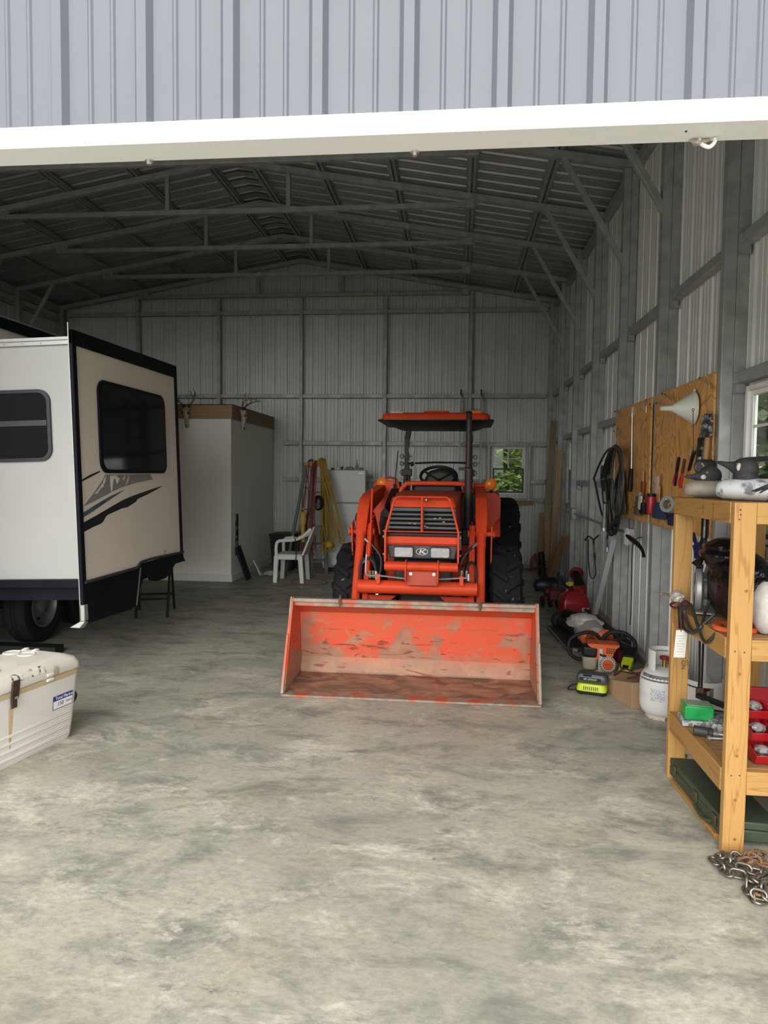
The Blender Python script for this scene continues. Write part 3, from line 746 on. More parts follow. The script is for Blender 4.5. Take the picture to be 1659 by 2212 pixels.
# oval badge with its K mark
b = B(); pts = [V((HX + .046 * math.cos(a), 5.5875, .806 + .031 * math.sin(a))) for a in [2 * PI * i / 32 for i in range(32)]]; b.tube(pts, .0042, 6, closed=True)
f = lambda *p: b.prism(p, .004, (HX, 5.592, .806), (1, 0, 0), (0, 0, 1))
f((-.024, -.020), (-.014, -.020), (-.003, .022), (-.013, .022)); f((-.012, -.002), (.020, .022), (.030, .019), (-.006, -.008)); f((-.009, -.004), (.018, -.024), (.030, -.019), (.002, .004))
obj('badge', b, chrome, pan)
# brush guard of welded bar
b = B(); yb = 5.52; gb = .0095
L_, R_ = HX - .288, HX + .288
b.tube([(L_, yb, .745), (L_, yb, 1.02), (HX - .235, yb, 1.27), (HX - .215, yb, 1.350), (HX - .19, yb, 1.368), (HX + .19, yb, 1.368), (HX + .215, yb, 1.350), (HX + .235, yb, 1.27), (R_, yb, 1.02), (R_, yb, .745)], gb, 10)
b.tube([(L_, yb, 1.02), (R_, yb, 1.02)], gb, 8); b.tube([(HX - .0, yb, 1.368), (HX - .0, yb, 1.02)], gb, 8)
for x in (L_, R_): b.bx(x - .006, x + .006, yb - .02, yb + .14, .70, 1.03)
guard = obj('brush_guard', b, orange, T)
b = B()
for x in (L_ - .012, R_ + .012):
    for z in (1.02, .95, .78): b.cyl((x - .01, yb + .02, z), (x + .01, yb + .02, z), .012, n=8)
obj('guard_bolts', b, chrome, guard)
b = B(); b.cyl((HX + .03, 5.595, 1.345), (HX + .03, 5.560, 1.342), .012, n=12); b.ell((HX + .03, 5.555, 1.342), (.013, .013, .016), 10); obj('bonnet_latch', b, chrome, T)
# bumper tube and its bracket
b = B(); b.cyl((L_, 5.50, .668), (R_, 5.50, .668), .046, n=24); bum = obj('bumper_tube', b, orange, T)
for x in (-.125, .128):
    b = B(); b.prism([(5.44, .585), (5.44, .70), (5.47, .735), (5.56, .735), (5.58, .55), (5.46, .53)], .012, (HX + x, 0, 0), (0, 1, 0), (0, 0, 1)); obj('bumper_bracket', b, orange, bum, .003, 1)
b = B(); b.bx(HX - .12, HX + .13, 5.52, 5.55, .51, .63); wp = obj('weight_plate', b, orange_faded, T, .004, 1)
for x in (-.083, .10):
    b = B(); b.cyl((HX + x, 5.515, .596), (HX + x, 5.53, .596), .013, n=10); obj('plate_bolt', b, steel, wp)
obj = _obj
# ---- engine block, frame, axles
b = B(); b.bx(HX - .22, HX + .22, 5.85, 7.2, .45, .95); b.bx(HX - .24, HX + .24, 5.75, 5.9, .62, .90); obj('engine', b, M('greasy_engine', (.022, .022, .024), .6, 0, (.05, .035, .03), 9), T, .03, 2)
b = B(); b.bx(HX - .30, HX + .30, 5.80, 7.3, .60, .70); b.bx(HX - .34, HX + .34, 6.12, 6.30, .62, .80); obj('loader_frame', b, orange, T, .01, 2)
b = B(); b.cyl((-.95, 6.2, .45), (.46, 6.2, .45), .07, n=16); b.ell((HX + .05, 6.2, .45), (.16, .15, .15)); b.bx(HX - .25, HX + .25, 7.3, 8.3, .45, .85); b.cyl((-1.05, 7.85, .66), (.59, 7.85, .66), .10, n=16); obj('axle', b, black_plastic, T)
for s in (-1, 1):
    b = B(); b.bx(HX + s * .30, HX + s * .58, 6.75, 7.08, .40, .43); b.bx(HX + s * .30, HX + s * .33, 6.8, 7.0, .40, .62); obj('step_plate', b, dark_grey, T, .004, 1)
# ---- wheels
def wheel(name, x, y, R, W, rimR, nl, depth, s, par):
    prof_ = [(rimR, -W * .40), (rimR + .03, -W * .46), (R * .80, -W * .5), (R * .93, -W * .47), (R * .985, -W * .40), (R, -W * .2), (R * 1.005, 0), (R, W * .2), (R * .985, W * .40), (R * .93, W * .47), (R * .80, W * .5), (rimR + .03, W * .46), (rimR, W * .40)]
    b = B(); b.lathe(prof_, 48, (x, y, R + depth * .8), (1, 0, 0), cap=False)
    c = V((x, y, R + depth * .8)); u, w, d = frame((1, 0, 0))
    pt = lambda a, r, l: c + d * l + (u * math.cos(a) + w * math.sin(a)) * r
    for i in range(nl):
        for sd in (-1, 1):
            a0 = 2 * PI * (i + (.5 if sd > 0 else 0)) / nl; st = 2 * PI / nl * .62; wd = .20 * 2 * PI / nl * .78
            rings = []
            for k in range(6):
                t = k / 5; l = sd * (-.02 * W + t * W * .54) ; rb = R * 1.0 if t < .75 else R * (1.0 - .10 * (t - .75) / .25)
                a = a0 - st * t * (1 if True else 0)
                rings.append([pt(a - wd, rb - .02, l), pt(a - wd * .75, rb + depth * (1 if t < .9 else .55), l), pt(a + wd * .75, rb + depth * (1 if t < .9 else .55), l), pt(a + wd, rb - .02, l)])
            b.loft(rings)
            b.loft([[pt(a0 - st - wd, R * .90, sd * W * .50), pt(a0 - st + wd, R * .90, sd * W * .50), pt(a0 - st + wd, R * .90, sd * W * .53), pt(a0 - st - wd, R * .90, sd * W * .53)],
                    [pt(a0 - st - wd * .6, R * .74, sd * W * .48), pt(a0 - st + wd * .6, R * .74, sd * W * .48), pt(a0 - st + wd * .6, R * .74, sd * W * .512), pt(a0 - st - wd * .6, R * .74, sd * W * .512)]])
    wo = obj(name, b, tyre_mat, par, sharp=30)
    b = B(); q = W * .40 * s
    b.lathe([(rimR + .025, q), (rimR, q * .96), (rimR - .02, q * .7), (rimR - .03, q * .2), (rimR * .55, q * .1), (rimR * .45, q * .35), (.06, q * .4), (.0, q * .4)], 36, c, (1, 0, 0), cap=False)
    b.lathe([(rimR + .02, -q), (rimR - .03, -q * .3), (rimR - .03, q * .3)], 36, c, (1, 0, 0), cap=False)
    rim = obj('rim', b, orange, wo)
    b = B()
    for k in range(8):
        p = pt(2 * PI * k / 8, rimR * .42, q * .38); b.cyl(p, p + d * .02 * s, .012, n=6)
    obj('wheel_nut', b, steel, rim)
    return wo
wheel('front_wheel', -.905, 6.20, .465, .27, .235, 17, .030, -1, T)
wheel('front_wheel', .412, 6.20, .465, .27, .235, 17, .030, 1, T)
wheel('rear_wheel', -.925, 7.85, .645, .37, .33, 18, .036, -1, T)
wheel('rear_wheel', .440, 7.85, .645, .37, .33, 18, .036, 1, T)
# ---- fenders, turn signals
for s in (-1, 1):
    x0 = -.245 + s * .40; x1 = -.245 + s * .66
    b = B(); arcs = []
    for k in range(11):
        a = math.radians(150 - 12.5 * k); arcs.append((7.85 - .74 * math.cos(math.radians(25 + 13 * k)), .68 + .74 * math.sin(math.radians(25 + 13 * k))))
    for (ya, za), (yb_, zb_) in zip(arcs, arcs[1:]):
        b.add([(x0, ya, za), (x1, ya, za), (x1, yb_, zb_), (x0, yb_, zb_), (x0, ya, za - .02), (x1, ya, za - .02), (x1, yb_, zb_ - .02), (x0, yb_, zb_ - .02)], [(0, 1, 2, 3), (4, 7, 6, 5), (0, 4, 5, 1), (2, 6, 7, 3), (1, 5, 6, 2), (0, 3, 7, 4)])
    b.prism([(x0, .95), (x0, 1.42), (x1 - s * .05, 1.42), (x1, 1.36), (x1, 1.18), (x1 - s * .12, 1.03), (x1 - s * .2, .95)], .02, (0, 7.24, 0), (1, 0, 0), (0, 0, 1))
    b.bx(x0 - .01, x0 + .01, 7.2, 8.5, .8, 1.36)
    obj('fender', b, orange, T, .006, 2)
    xs = x1 - s * .10
    b = B(); b.cyl((xs, 7.30, 1.41), (xs, 7.27, 1.45), .012, n=10); b.bx(xs - .02, xs + .02, 7.25, 7.29, 1.40, 1.42); ts_ = obj('signal_stalk', b, black_plastic, T)
    b = B(); b.lathe([(.0, -.022), (.03, -.018), (.058, -.004), (.060, .0), (.060, .02), (.04, .04), (0, .045)], 28, (xs, 7.27, 1.505), (0, 1, 0)); obj('turn_signal', b, amber, ts_)
# ---- hoop over the bonnet, dash, wheel, seat
b = B(); b.tube([(HX - .30, 6.85, 1.33), (HX - .30, 6.86, 1.44), (HX - .255, 6.86, 1.492), (HX - .19, 6.86, 1.512), (HX + .30, 6.86, 1.512), (HX + .37, 6.86, 1.485), (HX + .385, 6.86, 1.44), (HX + .385, 6.85, 1.25)], .022, 12, 4); obj('front_hoop', b, orange, T)
b = B(); b.bx(HX - .20, HX + .26, 6.95, 7.12, 1.20, 1.52); b.bx(HX - .1, HX + .12, 7.0, 7.25, 1.4, 1.52); obj('dashboard', b, black_plastic, T, .04, 3)
sw = B(); R3 = Matrix.Rotation(.55, 3, 'X'); c0 = V((HX + .05, 7.28, 1.585))
sw.tube([c0 + R3 @ V((.185 * math.cos(2 * PI * i / 28), .185 * math.sin(2 * PI * i / 28), 0)) for i in range(28)], .016, 8, closed=True)
for a in (0, 2.1, 4.2): sw.tube([c0 + R3 @ V((0, 0, -.05)), c0 + R3 @ V((.185 * math.cos(a + .5), .185 * math.sin(a + .5), 0))], .012, 6)
sw.cyl(c0 + R3 @ V((0, 0, -.04)), c0 + R3 @ V((0, 0, -.3)), .02, n=10); obj('steering_wheel', sw, black_plastic, T)
b = B(); b.loft([[V((HX + .05 + a * w, y, z + c * h)) for a, c in ((-1, -.8), (-.9, 0), (-.6, .8), (0, 1), (.6, .8), (.9, 0), (1, -.8), (0, -1))] for y, z, w, h in ((8.06, 1.46, .24, .2), (8.14, 1.48, .25, .21), (8.20, 1.46, .23, .18))]); b.bx(HX - .20, HX + .30, 7.72, 8.14, 1.10, 1.24); b.bx(HX - .1, HX + .2, 7.8, 8.1, .84, 1.12); obj('seat', b, M('black_vinyl', (.02, .02, .021), .5), T, .04, 3)
for x, y, z in ((HX - .26, 7.2, 1.575), (HX - .36, 7.5, 1.5)):
    b = B(); b.tube([(x, y, 1.2), (x - .01, y - .02, z - .05)], .008, 8); b.ell((x - .01, y - .02, z - .01), (.017, .017, .032), 10); obj('control_lever', b, black_plastic, T)
b = B(); b.tube([(-.645, 7.0, 1.38), (-.64, 7.0, 1.56), (-.615, 6.98, 1.83)], .006, 6); b.tube([(-.65, 7.0, 1.2), (-.645, 7.0, 1.50)], .014, 8); obj('antenna', b, black_plastic, T)
b = B(); b.tube([(-.80, 7.32, 1.54), (-.72, 7.2, 1.565), (-.62, 7.0, 1.53), (-.60, 6.95, 1.40)], .012, 8, 5); obj('wire_conduit', b, orange_faded, T)
b = B()
b.loft([[V((-.66 + .05 * math.sin(q), 6.3 + .0 * q, 1.15 + .15 * math.cos(q))) for q in [i * PI / 4 for i in range(8)]], [V((-.60 + .05 * math.sin(q), 6.9, 1.15 + .22 * math.cos(q))) for q in [i * PI / 4 for i in range(8)]]])
for k in range(4): b.tube([(-.60 - .02 * k, 6.9, 1.45), (-.64 - .015 * k, 6.6, 1.38 - .03 * k), (-.66 + .01 * k, 6.3, 1.2), (-.66, 6.1, .95)], .012, 6, 5)
obj('hose_bundle', b, black_rubber, T)
# ---- exhaust
EX, EY = .083, 6.55
b = B(); b.cyl((EX + .005, EY, 1.02), (EX + .005, EY, 1.66), .037, n=24); b.cyl((EX, EY, 1.64), (EX, EY, 1.68), .030, n=24)
b.tube([(EX, EY, 1.66), (EX, EY, 2.08), (EX, EY - .005, 2.12), (EX, EY - .03, 2.17)], .027, 20, 4, cap=False); obj('exhaust_stack', b, M('sooty_exhaust', (.028, .027, .029), .55, .3, (.045, .03, .03), 6), T)
b = B(); b.cyl((EX, EY - .031, 2.1705), (EX, EY - .028, 2.166), .0265, n=20); obj('exhaust_mouth', b, M('mouth_black', (.004, .004, .004), .9), T)  # flat black disc closing the open pipe end
b = B(); b.torus((EX, EY, 1.665), .033, .006, n=20); b.bx(EX - .09, EX - .025, EY - .02, EY + .02, 1.64, 1.67); obj('exhaust_clamp', b, black_plastic, T)
b = B(); b.bx(EX - .05, EX + .07, EY - .05, EY + .06, .95, 1.10); obj('exhaust_elbow', b, black_plastic, T, .01, 2)
b = B(); b.loft([[V((EX - .085, EY + .25, 1.02)), V((EX + .10, EY + .25, 1.02)), V((EX + .10, EY + .25, 1.42)), V((EX - .06, EY + .25, 1.42))], [V((EX - .085, EY + .45, 1.02)), V((EX + .10, EY + .45, 1.02)), V((EX + .10, EY + .45, 1.42)), V((EX - .06, EY + .45, 1.42))]]); obj('side_panel', b, black_plastic, T, .01, 2)
# ---- roll bar and canopy
for s in (-1, 1):
    x = -.258 + s * .355
    b = B(); b.beam((x, 8.0, .9), (x, 8.0, 1.62), .075, .06, (0, 1, 0)); b.beam((x, 8.0, 1.60), (x - s * .0, 7.98, 2.02), .052, .052, (0, 1, 0)); b.beam((x, 7.98, 2.0), (x - s * .04, 7.95, 2.20), .06, .05, (0, 1, 0)); b.bx(x - .055, x + .055, 7.96, 8.04, 1.58, 1.66)
    rp = obj('roll_bar_post', b, black_plastic, T, .006, 2)
    for z in (1.62, 1.72, 1.80):
        b = B(); b.torus((x + s * .055, 7.97, z), .022, .006, (0, 1, 0), 14, 6); b.cyl((x - .05, 7.97, z), (x + .05, 7.97, z), .008, n=8); obj('clamp_bolt', b, dark_grey, rp)
b = B(); b.tube([(-.60, 7.93, 1.72), (-.30, 7.93, 1.735), (.10, 7.93, 1.735)], .011, 8); b.ell((-.55, 7.93, 1.715), (.022, .02, .028), 10); obj('cross_bar', b, black_plastic, T)
b = B(); b.tube([(-.55, 7.94, 1.98), (-.585, 7.93, 1.86), (-.53, 7.92, 1.76), (-.51, 7.93, 1.62), (-.515, 7.93, 1.50)], .006, 6, 5); b.tube([(-.59, 7.95, 1.74), (-.53, 7.92, 1.84), (-.52, 7.92, 1.87)], .005, 6); obj('loose_cord', b, M('grey_cord', (.30, .29, .26), .8), T)
CXc = -.262
def cring(y, w, z, r=.07):
    return [V((CXc + a, y, z)) for a in (-w, w)]
outl = lambda w, y0, y1, r: [(CXc + a, (y0 + y1) / 2 + c) for a, c in rr(2 * w, y1 - y0, r, 5)]
b = B(); b.loft([[V((x, y, z)) for x, y in outl(w, y0, y1, r)] for w, y0, y1, r, z in ((.565, 7.18, 8.33, .10, 2.155), (.56, 7.19, 8.32, .10, 2.175), (.552, 7.22, 8.30, .10, 2.215), (.53, 7.30, 8.24, .10, 2.235), (.48, 7.40, 8.16, .10, 2.245))]); can = obj('canopy', b, orange, T, sharp=40)
b = B(); b.loft([[V((x, y, z)) for x, y in outl(w, y0, y1, r)] for w, y0, y1, r, z in ((.14, 7.42, 8.12, .05, 2.240), (.13, 7.44, 8.1, .05, 2.268), (.12, 7.46, 8.08, .05, 2.270))]); obj('roof_bulge', b, orange, can, sharp=40)
b = B(); b.loft([[V((x, y, z)) for x, y in outl(w, y0, y1, r)] for w, y0, y1, r, z in ((.595, 7.155, 8.36, .11, 2.150), (.595, 7.155, 8.36, .11, 2.160), (.56, 7.19, 8.33, .1, 2.163))]); b.loft([[V((x, y, z)) for x, y in outl(w, y0, y1, r)] for w, y0, y1, r, z in ((.42, 7.45, 8.2, .1, 2.10), (.55, 7.22, 8.30, .1, 2.152))]); obj('canopy_liner', b, M('black_liner', (.010, .011, .016), .5), can, sharp=40)
for x, m_ in ((CXc - .40, clear), (CXc + .40, amber)):
    b = B(); b.box((x, 7.27, 2.235), (.13, .035, .024), (-.5, 0, 0)); obj('roof_lamp', b, m_, can, .006, 2)
# ================================================================ travel trailer with its slide-out
cream = M('trailer_cream', (.80, .745, .645), .35, 0, (.77, .715, .62), 3, coat=.1)
tr_white = M('trailer_white', (.34, .34, .335), .4, 0, (.325, .325, .32), 3)
tr_black = M('trailer_black_trim', (.006, .007, .012), .45, 0, (.009, .009, .013), 6, spec=.1)
dark_glass = M('tinted_glass', (.004, .005, .008), .06, 0, spec=.22)
decal_black = M('decal_black', (.008, .009, .012), .4); decal_grey = M('decal_grey', (.25, .245, .235), .45); decal_teal = M('decal_teal', (.012, .045, .055), .4, 0, (.10, .15, .15), 5, stretch=(1, 1, 3))
alu = M('mill_aluminium', (.36, .37, .36), .45, .5)
LEAN = .033; PVZ = .54; FX = -2.70
def sl(px, py, d=0.0):
    r = RIGHT * ((px - 829.5) / FPX) + DOWN * ((py - 1106.0) / FPX) + FWD
    t = (FX - LEAN * (CAM_H - PVZ)) / (r.x + LEAN * r.z)
    return V((FX + d, r.y * t, CAM_H + r.z * t))
LM = Matrix.Translation(V((FX, 0, PVZ))) @ Matrix.Rotation(-LEAN, 4, 'Y') @ Matrix.Translation(V((-FX, 0, -PVZ)))
TT = thing('travel_trailer', 'cream and white travel trailer with slide-out extended, beside the cooler', 'trailer', (-4.6, 6.0, 0))
YA, YZ = 4.835, 6.74
b = B(); b.prism([(x, z) for x, z in ((-6.15, .62), (-3.76, .62), (-3.76, 2.78), (-3.80, 2.86), (-6.11, 2.86), (-6.15, 2.78))], 5.6, (0, 8.95, 0), (1, 0, 0), (0, 0, 1)); body = obj('body', b, cream, TT, .02, 2)
b = B(); b.bx(-3.785, -3.742, 3.35, 8.95, 2.765, 2.855); b.bx(-3.76, -3.74, 3.35, 8.95, .60, .80); obj('roof_edge_trim', b, tr_black, body)
b = B(); b.bx(-3.80, -3.735, 3.35, 8.95, 2.853, 2.868); obj('roof_rail', b, alu, body)
b = B(); b.bx(-6.0, -3.85, 3.3, 9.0, .50, .60)
for x in (-5.6, -4.3): b.bx(x - .05, x + .05, 2.5, 9.0, .40, .50)
b.cyl((-5.9, 6.15, .34), (-3.95, 6.15, .34), .045, n=14); b.cyl((-5.9, 6.95, .34), (-3.95, 6.95, .34), .045, n=14); b.cyl((-4.05, 6.15, .34), (-3.93, 6.15, .34), .15, n=20)
obj('chassis', b, tr_black, TT)
b = B(); b.tube([(-3.86, 5.30, .58), (-3.80, 5.55, .60), (-3.76, 5.9, .66), (-3.74, 6.5, .72), (-3.74, 7.4, .72)], .03, 8, 4, flat=.5); obj('wheel_arch', b, tr_black, TT)
# slide-out box (end wall facing the door, outer face to the right)
b = B(); b.bx(-3.78, FX - .014, YA + .06, YZ - .06, .80, 2.545); so = obj('slide_out', b.xf(LM), tr_white, TT, .008, 2)
b = B(); b.bx(FX - .035, FX, YA + .03, YZ - .03, .75, 2.52); face = obj('outer_face', b.xf(LM), cream, so)
b = B()
b.bx(FX - .012, FX + .014, YA, YA + .058, .50, 2.615); b.bx(FX - .06, FX + .014, YZ - .05, YZ, .72, 2.635)
b.add([(FX - .012, YA, 2.505), (FX + .014, YA, 2.505), (FX + .014, YZ, 2.52), (FX - .06, YZ, 2.52), (FX - .012, YA, 2.615), (FX + .014, YA, 2.615), (FX + .014, YZ, 2.64), (FX - .06, YZ, 2.64)], [(0, 3, 2, 1), (4, 5, 6, 7), (0, 1, 5, 4), (1, 2, 6, 5), (2, 3, 7, 6), (3, 0, 4, 7)])
obj('flange_trim', b.xf(LM), tr_black, so, .008, 2)
b = B(); b.bx(FX - .016, FX - .010, YA - .004, YA + .01, .50, 2.66); obj('corner_strip', b.xf(LM), alu, so)
sk = [(YA + .02, .775), (5.74, .772), (5.80, .80), (5.95, .80), (YZ - .01, .80), (YZ + .02, .745), (YZ + .05, .715), (YZ + .055, .70), (YZ - .0, .705), (YZ - .08, .705), (6.55, .705), (6.46, .66), (6.40, .625), (6.32, .600), (6.12, .600), (6.04, .620), (6.0, .66), (5.90, .70), (5.83, .66), (5.77, .58), (5.70, .47), (5.60, .44), (YA + .02, .475)]
b = B(); b.prism(sk, -.05, (FX + .01, 0, 0), (0, 1, 0), (0, 0, 1)); obj('skirt', b.xf(LM), tr_black, so, .006, 1)
b = B(); b.tube([(FX + .012, YA + .03, .780), (FX + .012, 5.72, .778), (FX + .012, 5.80, .815), (FX + .012, 6.0, .82), (FX + .012, YZ, .80)], .012, 8); b.tube([(FX + .012, 5.78, .77), (FX + .012, 5.74, .64), (FX + .012, 5.68, .46)], .010, 8, 4); obj('skirt_moulding', b.xf(LM), M('grey_black_trim', (.035, .035, .037), .5), so)
b = B(); b.bx(-3.77, FX - .014, YA + .03, YA + .07, .745, .80); b.bx(-3.77, FX - .06, YA + .10, YZ - .1, .64, .79); obj('under_frame', b.xf(LM), tr_black, so)
b = B(); b.bx(-3.77, FX - .014, YA + .035, YA + .062, 2.515, 2.548); b.bx(-3.77, FX - .014, YA + .02, YA + .07, 2.545, 2.566)
for x in (-2.95, -3.09, -3.23): b.cyl((x, YA + .037, 2.53), (x, YA + .03, 2.53), .007, n=8)
obj('gutter_rail', b.xf(LM), alu, so)
b = B(); b.loft([[V((x, y, z)) for x, y in ((FX - .018, YA - .004), (FX + .02, YA - .004), (FX + .02, YA + .05), (FX - .018, YA + .05))] for z in (.50, .62)]); b.loft([[V((FX - .018, YA - .004, .50)), V((FX + .02, YA - .004, .50)), V((FX + .02, YA + .05, .49)), V((FX - .018, YA + .05, .49))], [V((FX - .10, YA - .01, .455)), V((FX - .02, YA - .01, .45)), V((FX - .02, YA + .05, .44)), V((FX - .10, YA + .05, .445))]]); obj('corner_bracket', b.xf(LM), alu, so, .004, 1)
# side window with a rounded black frame
q0, q1, q2, q3 = sl(207, 820), sl(213, 1024), sl(358, 1021), sl(355, 855)
wy0, wy1, wz0, wz1 = q0.y, q2.y, (q1.z + q2.z) / 2, (q0.z + q3.z) / 2
def rwin(c, w, h, r, o, u, v, d): return [(a, e) for a, e in rr(w, h, r, 8)]
cy, cz, ww, wh = (wy0 + wy1) / 2, (wz0 + wz1) / 2, wy1 - wy0, wz1 - wz0
b = B(); b.prism(rr(ww, wh, .10, 8), .018, (FX, cy, cz), (0, 1, 0), (0, 0, 1)); wn = obj('side_window', b.xf(LM), tr_black, so, .005, 2)
b = B(); b.prism(rr(ww - .06, wh - .06, .08, 8), .004, (FX + .017, cy, cz), (0, 1, 0), (0, 0, 1)); obj('glass', b.xf(LM), dark_glass, wn)
# end window, sliding sash with a rail
ex0, ex1, ez0, ez1 = -3.62, -2.905, 1.675, 2.20
b = B(); outl_ = rr(ex1 - ex0, ez1 - ez0, .09, 8); inn = rr(ex1 - ex0 - .05, ez1 - ez0 - .05, .07, 8)
oc = V(((ex0 + ex1) / 2, YA + .06, (ez0 + ez1) / 2)); n_ = len(outl_)
P_ = lambda q, d: [oc + V((a, -d, e)) for a, e in q]
b.loft([P_(outl_, 0), P_(outl_, .018), P_(inn, .018), P_(inn, .002)], cap=False); we = obj('end_window', b.xf(LM), M('window_frame_black', (.014, .015, .022), .4), so, sharp=30)
b = B(); b.prism(rr(ex1 - ex0 - .05, ez1 - ez0 - .05, .07, 8), .004, (oc.x, YA + .0555, oc.z), (1, 0, 0), (0, 0, 1)); obj('glass', b.xf(LM), dark_glass, we)
b = B(); b.bx(ex0 + .03, ex1 - .03, YA + .042, YA + .056, 1.935, 1.975); obj('sash_rail', b.xf(LM), M('window_rail', (.03, .031, .038), .4), we)
# marker lights and graphics on the outer face
for px, py, w in ((182, 745, .10), (371, 808, .09)):
    p = sl(px, py); b = B(); b.prism(rr(w, .05, .015, 3), .022, (FX, p.y, p.z), (0, 1, 0), (0, 0, 1)); obj('marker_lamp', b.xf(LM), tr_black, so, .004, 2)
k = 620 / 1659
def decal(name, pts, m_, d=.0015):
    q = [sl(x * k, 660 + y * k) for x, y in pts]
    b = B(); b.prism([(p.y, p.z) for p in q], d, (FX + .0002, 0, 0), (0, 1, 0), (0, 0, 1)); obj(name, b.xf(LM), m_, so)
decal('black_stripe', [(481, 1255), (540, 1222), (600, 1188), (650, 1158), (710, 1124), (760, 1102), (850, 1070), (942, 1040), (905, 1063), (850, 1093), (800, 1115), (790, 1122), (788, 1132), (762, 1149), (735, 1166), (705, 1172), (665, 1190), (625, 1208), (612, 1218), (598, 1246), (585, 1260), (540, 1279), (481, 1310)], decal_black)
decal('teal_stripe', [(479, 1198), (560, 1146), (640, 1100), (726, 1061), (660, 1105), (600, 1145), (540, 1188), (479, 1226)], decal_teal)
decal('grey_mountain', [(482, 1160), (540, 1085), (598, 1000), (606, 978), (866, 974), (884, 1004), (780, 1026), (700, 1051), (640, 1080), (570, 1118)], decal_grey)
for q in ([(545, 1090), (570, 1060), (590, 1030), (600, 1045), (580, 1055), (562, 1085)], [(596, 1015), (612, 985), (606, 1020), (592, 1045)], [(636, 985), (668, 980), (690, 1000), (676, 1030), (668, 1005), (655, 1000), (645, 1080), (640, 1050)], [(708, 1000), (722, 980), (716, 1010)], [(726, 1035), (746, 980), (738, 1020)]):
    decal('snow_streak', q, cream, .003)
decal('thin_stripe', [(470, 1008), (520, 978), (577, 954), (577, 962), (470, 1019)], decal_black)
for i in range(5): decal('spec_sticker', [(949, 1417 + 8 * i), (960 - (i > 0) * 4, 1416 + 8 * i), (960 - (i > 0) * 4, 1420 + 8 * i), (949, 1421 + 8 * i)], decal_grey if i else decal_black, .001)
for y in (6.15, 6.95):
    R, W, x = .345, .215, -3.79 - .1075
    c = V((x, y, R)); b = B()
    b.lathe([(.20, -W * .42), (.22, -W * .47), (.28, -W * .5), (.325, -W * .46), (.341, -W * .38), (.345, -W * .2), (.345, -W * .1), (.338, -W * .09), (.338, -W * .06), (.345, -W * .05), (.345, W * .05), (.338, W * .06), (.338, W * .09), (.345, W * .1), (.345, W * .2), (.341, W * .38), (.325, W * .46), (.28, W * .5), (.22, W * .47), (.20, W * .42)], 48, c, (1, 0, 0), cap=False)
    wh_ = obj('wheel', b, M('trailer_tyre', (.012, .012, .013), .75, spec=.3), TT, sharp=30)
    b = B(); u, w, d = frame((1, 0, 0))
    b.lathe([(.205, W * .45), (.195, W * .46), (.185, W * .36), (.180, W * .05), (.165, W * .0), (.15, W * .10), (.11, W * .16), (.075, W * .18), (.07, W * .34), (.05, W * .40), (.0, W * .40)], 40, c, (1, 0, 0), cap=False)
    rim = obj('rim', b, M('grey_rim', (.20, .20, .20), .45, .4), wh_)
    b = B()
    for i in range(6):
        a = 2 * PI * i / 6; p = c + d * (W * .19) + (u * math.cos(a) + w * math.sin(a)) * .058; b.cyl(p, p + d * .025, .010, n=6)
    for i in range(6):
        a = 2 * PI * (i + .5) / 6; p = c + d * (W * .125) + (u * math.cos(a) + w * math.sin(a)) * .13; b.cyl(p - d * .002, p + d * .006, .018, n=5)
    obj('lug_nuts', b, M('dark_hole', (.02, .02, .02), .5, .5), rim)

# ---- dark beam lying behind the cooler
p = at(138, 1391, Z=.07); b = B(); b.bx(p.x - 1.7, p.x, p.y - .14, p.y, 0, .07)
tag(obj('timber_beam', b, M('black_timber', (.008, .008, .009), .7), bev=.004), 'black timber lying on the floor behind the white cooler', 'timber')

# ---- folding table standing under the slide-out
FT = thing('folding_table', 'small black folding table with perforated top under the trailer slide-out', 'table', (-3.36, 7.55, 0))
for nm, a, c in (('left', (-3.44, 7.26, 0), (-3.62, 7.73, 0)), ('right', (-3.13, 7.36, 0), (-3.25, 7.85, 0))):
    a, c = V(a), V(c); top = (a + c) / 2 + V((0, 0, .60))
    for p in (a, c):
        b = B(); q = top + (p - top) * .0 + V(((p - top).x * .12, (p - top).y * .12, 0)); b.tube([p, q], .014, 8); obj('leg', b, black_plastic, FT)
for a, c, z in (((-3.44, 7.26), (-3.13, 7.36), .22), ((-3.62, 7.73), (-3.25, 7.85), .22)):
    b = B(); m0 = V((-3.53, 7.5, .6)); m1 = V((-3.19, 7.6, .6)); f_ = z / .6
    b.tube([V((*a, 0)).lerp(m0, f_ * .88), V((*c, 0)).lerp(m1, f_ * .88)], .011, 8); obj('stretcher', b, black_plastic, FT)
b = B(); b.add([], []); b.box((-3.36, 7.55, .605), (.46, .40, .018), (0, 0, .3)); obj('table_top', b, black_plastic, FT, .004, 1)
b = B()
for i in range(9):
    b.box((-3.50 + .0 * i, 7.50, .0), (.001, .001, .001)) if False else None
perf = M('perforated_mesh', (.36, .34, .29), .6, 0, (.10, .10, .09), 60, lo=.45, hi=.55)
b = B(); b.box((-3.44, 7.36, .50), (.24, .22, .012), (.45, 0, .3)); obj('mesh_shelf', b, perf, FT, .003, 1)
b = B(); b.tube([(-3.50, 7.30, .36), (-3.42, 7.33, .40), (-3.34, 7.37, .50), (-3.32, 7.4, .59)], .010, 8, 5); b.tube([(-3.40, 7.42, .44), (-3.30, 7.46, .50), (-3.24, 7.5, .59)], .008, 8, 5); obj('folding_brace', b, black_plastic, FT)

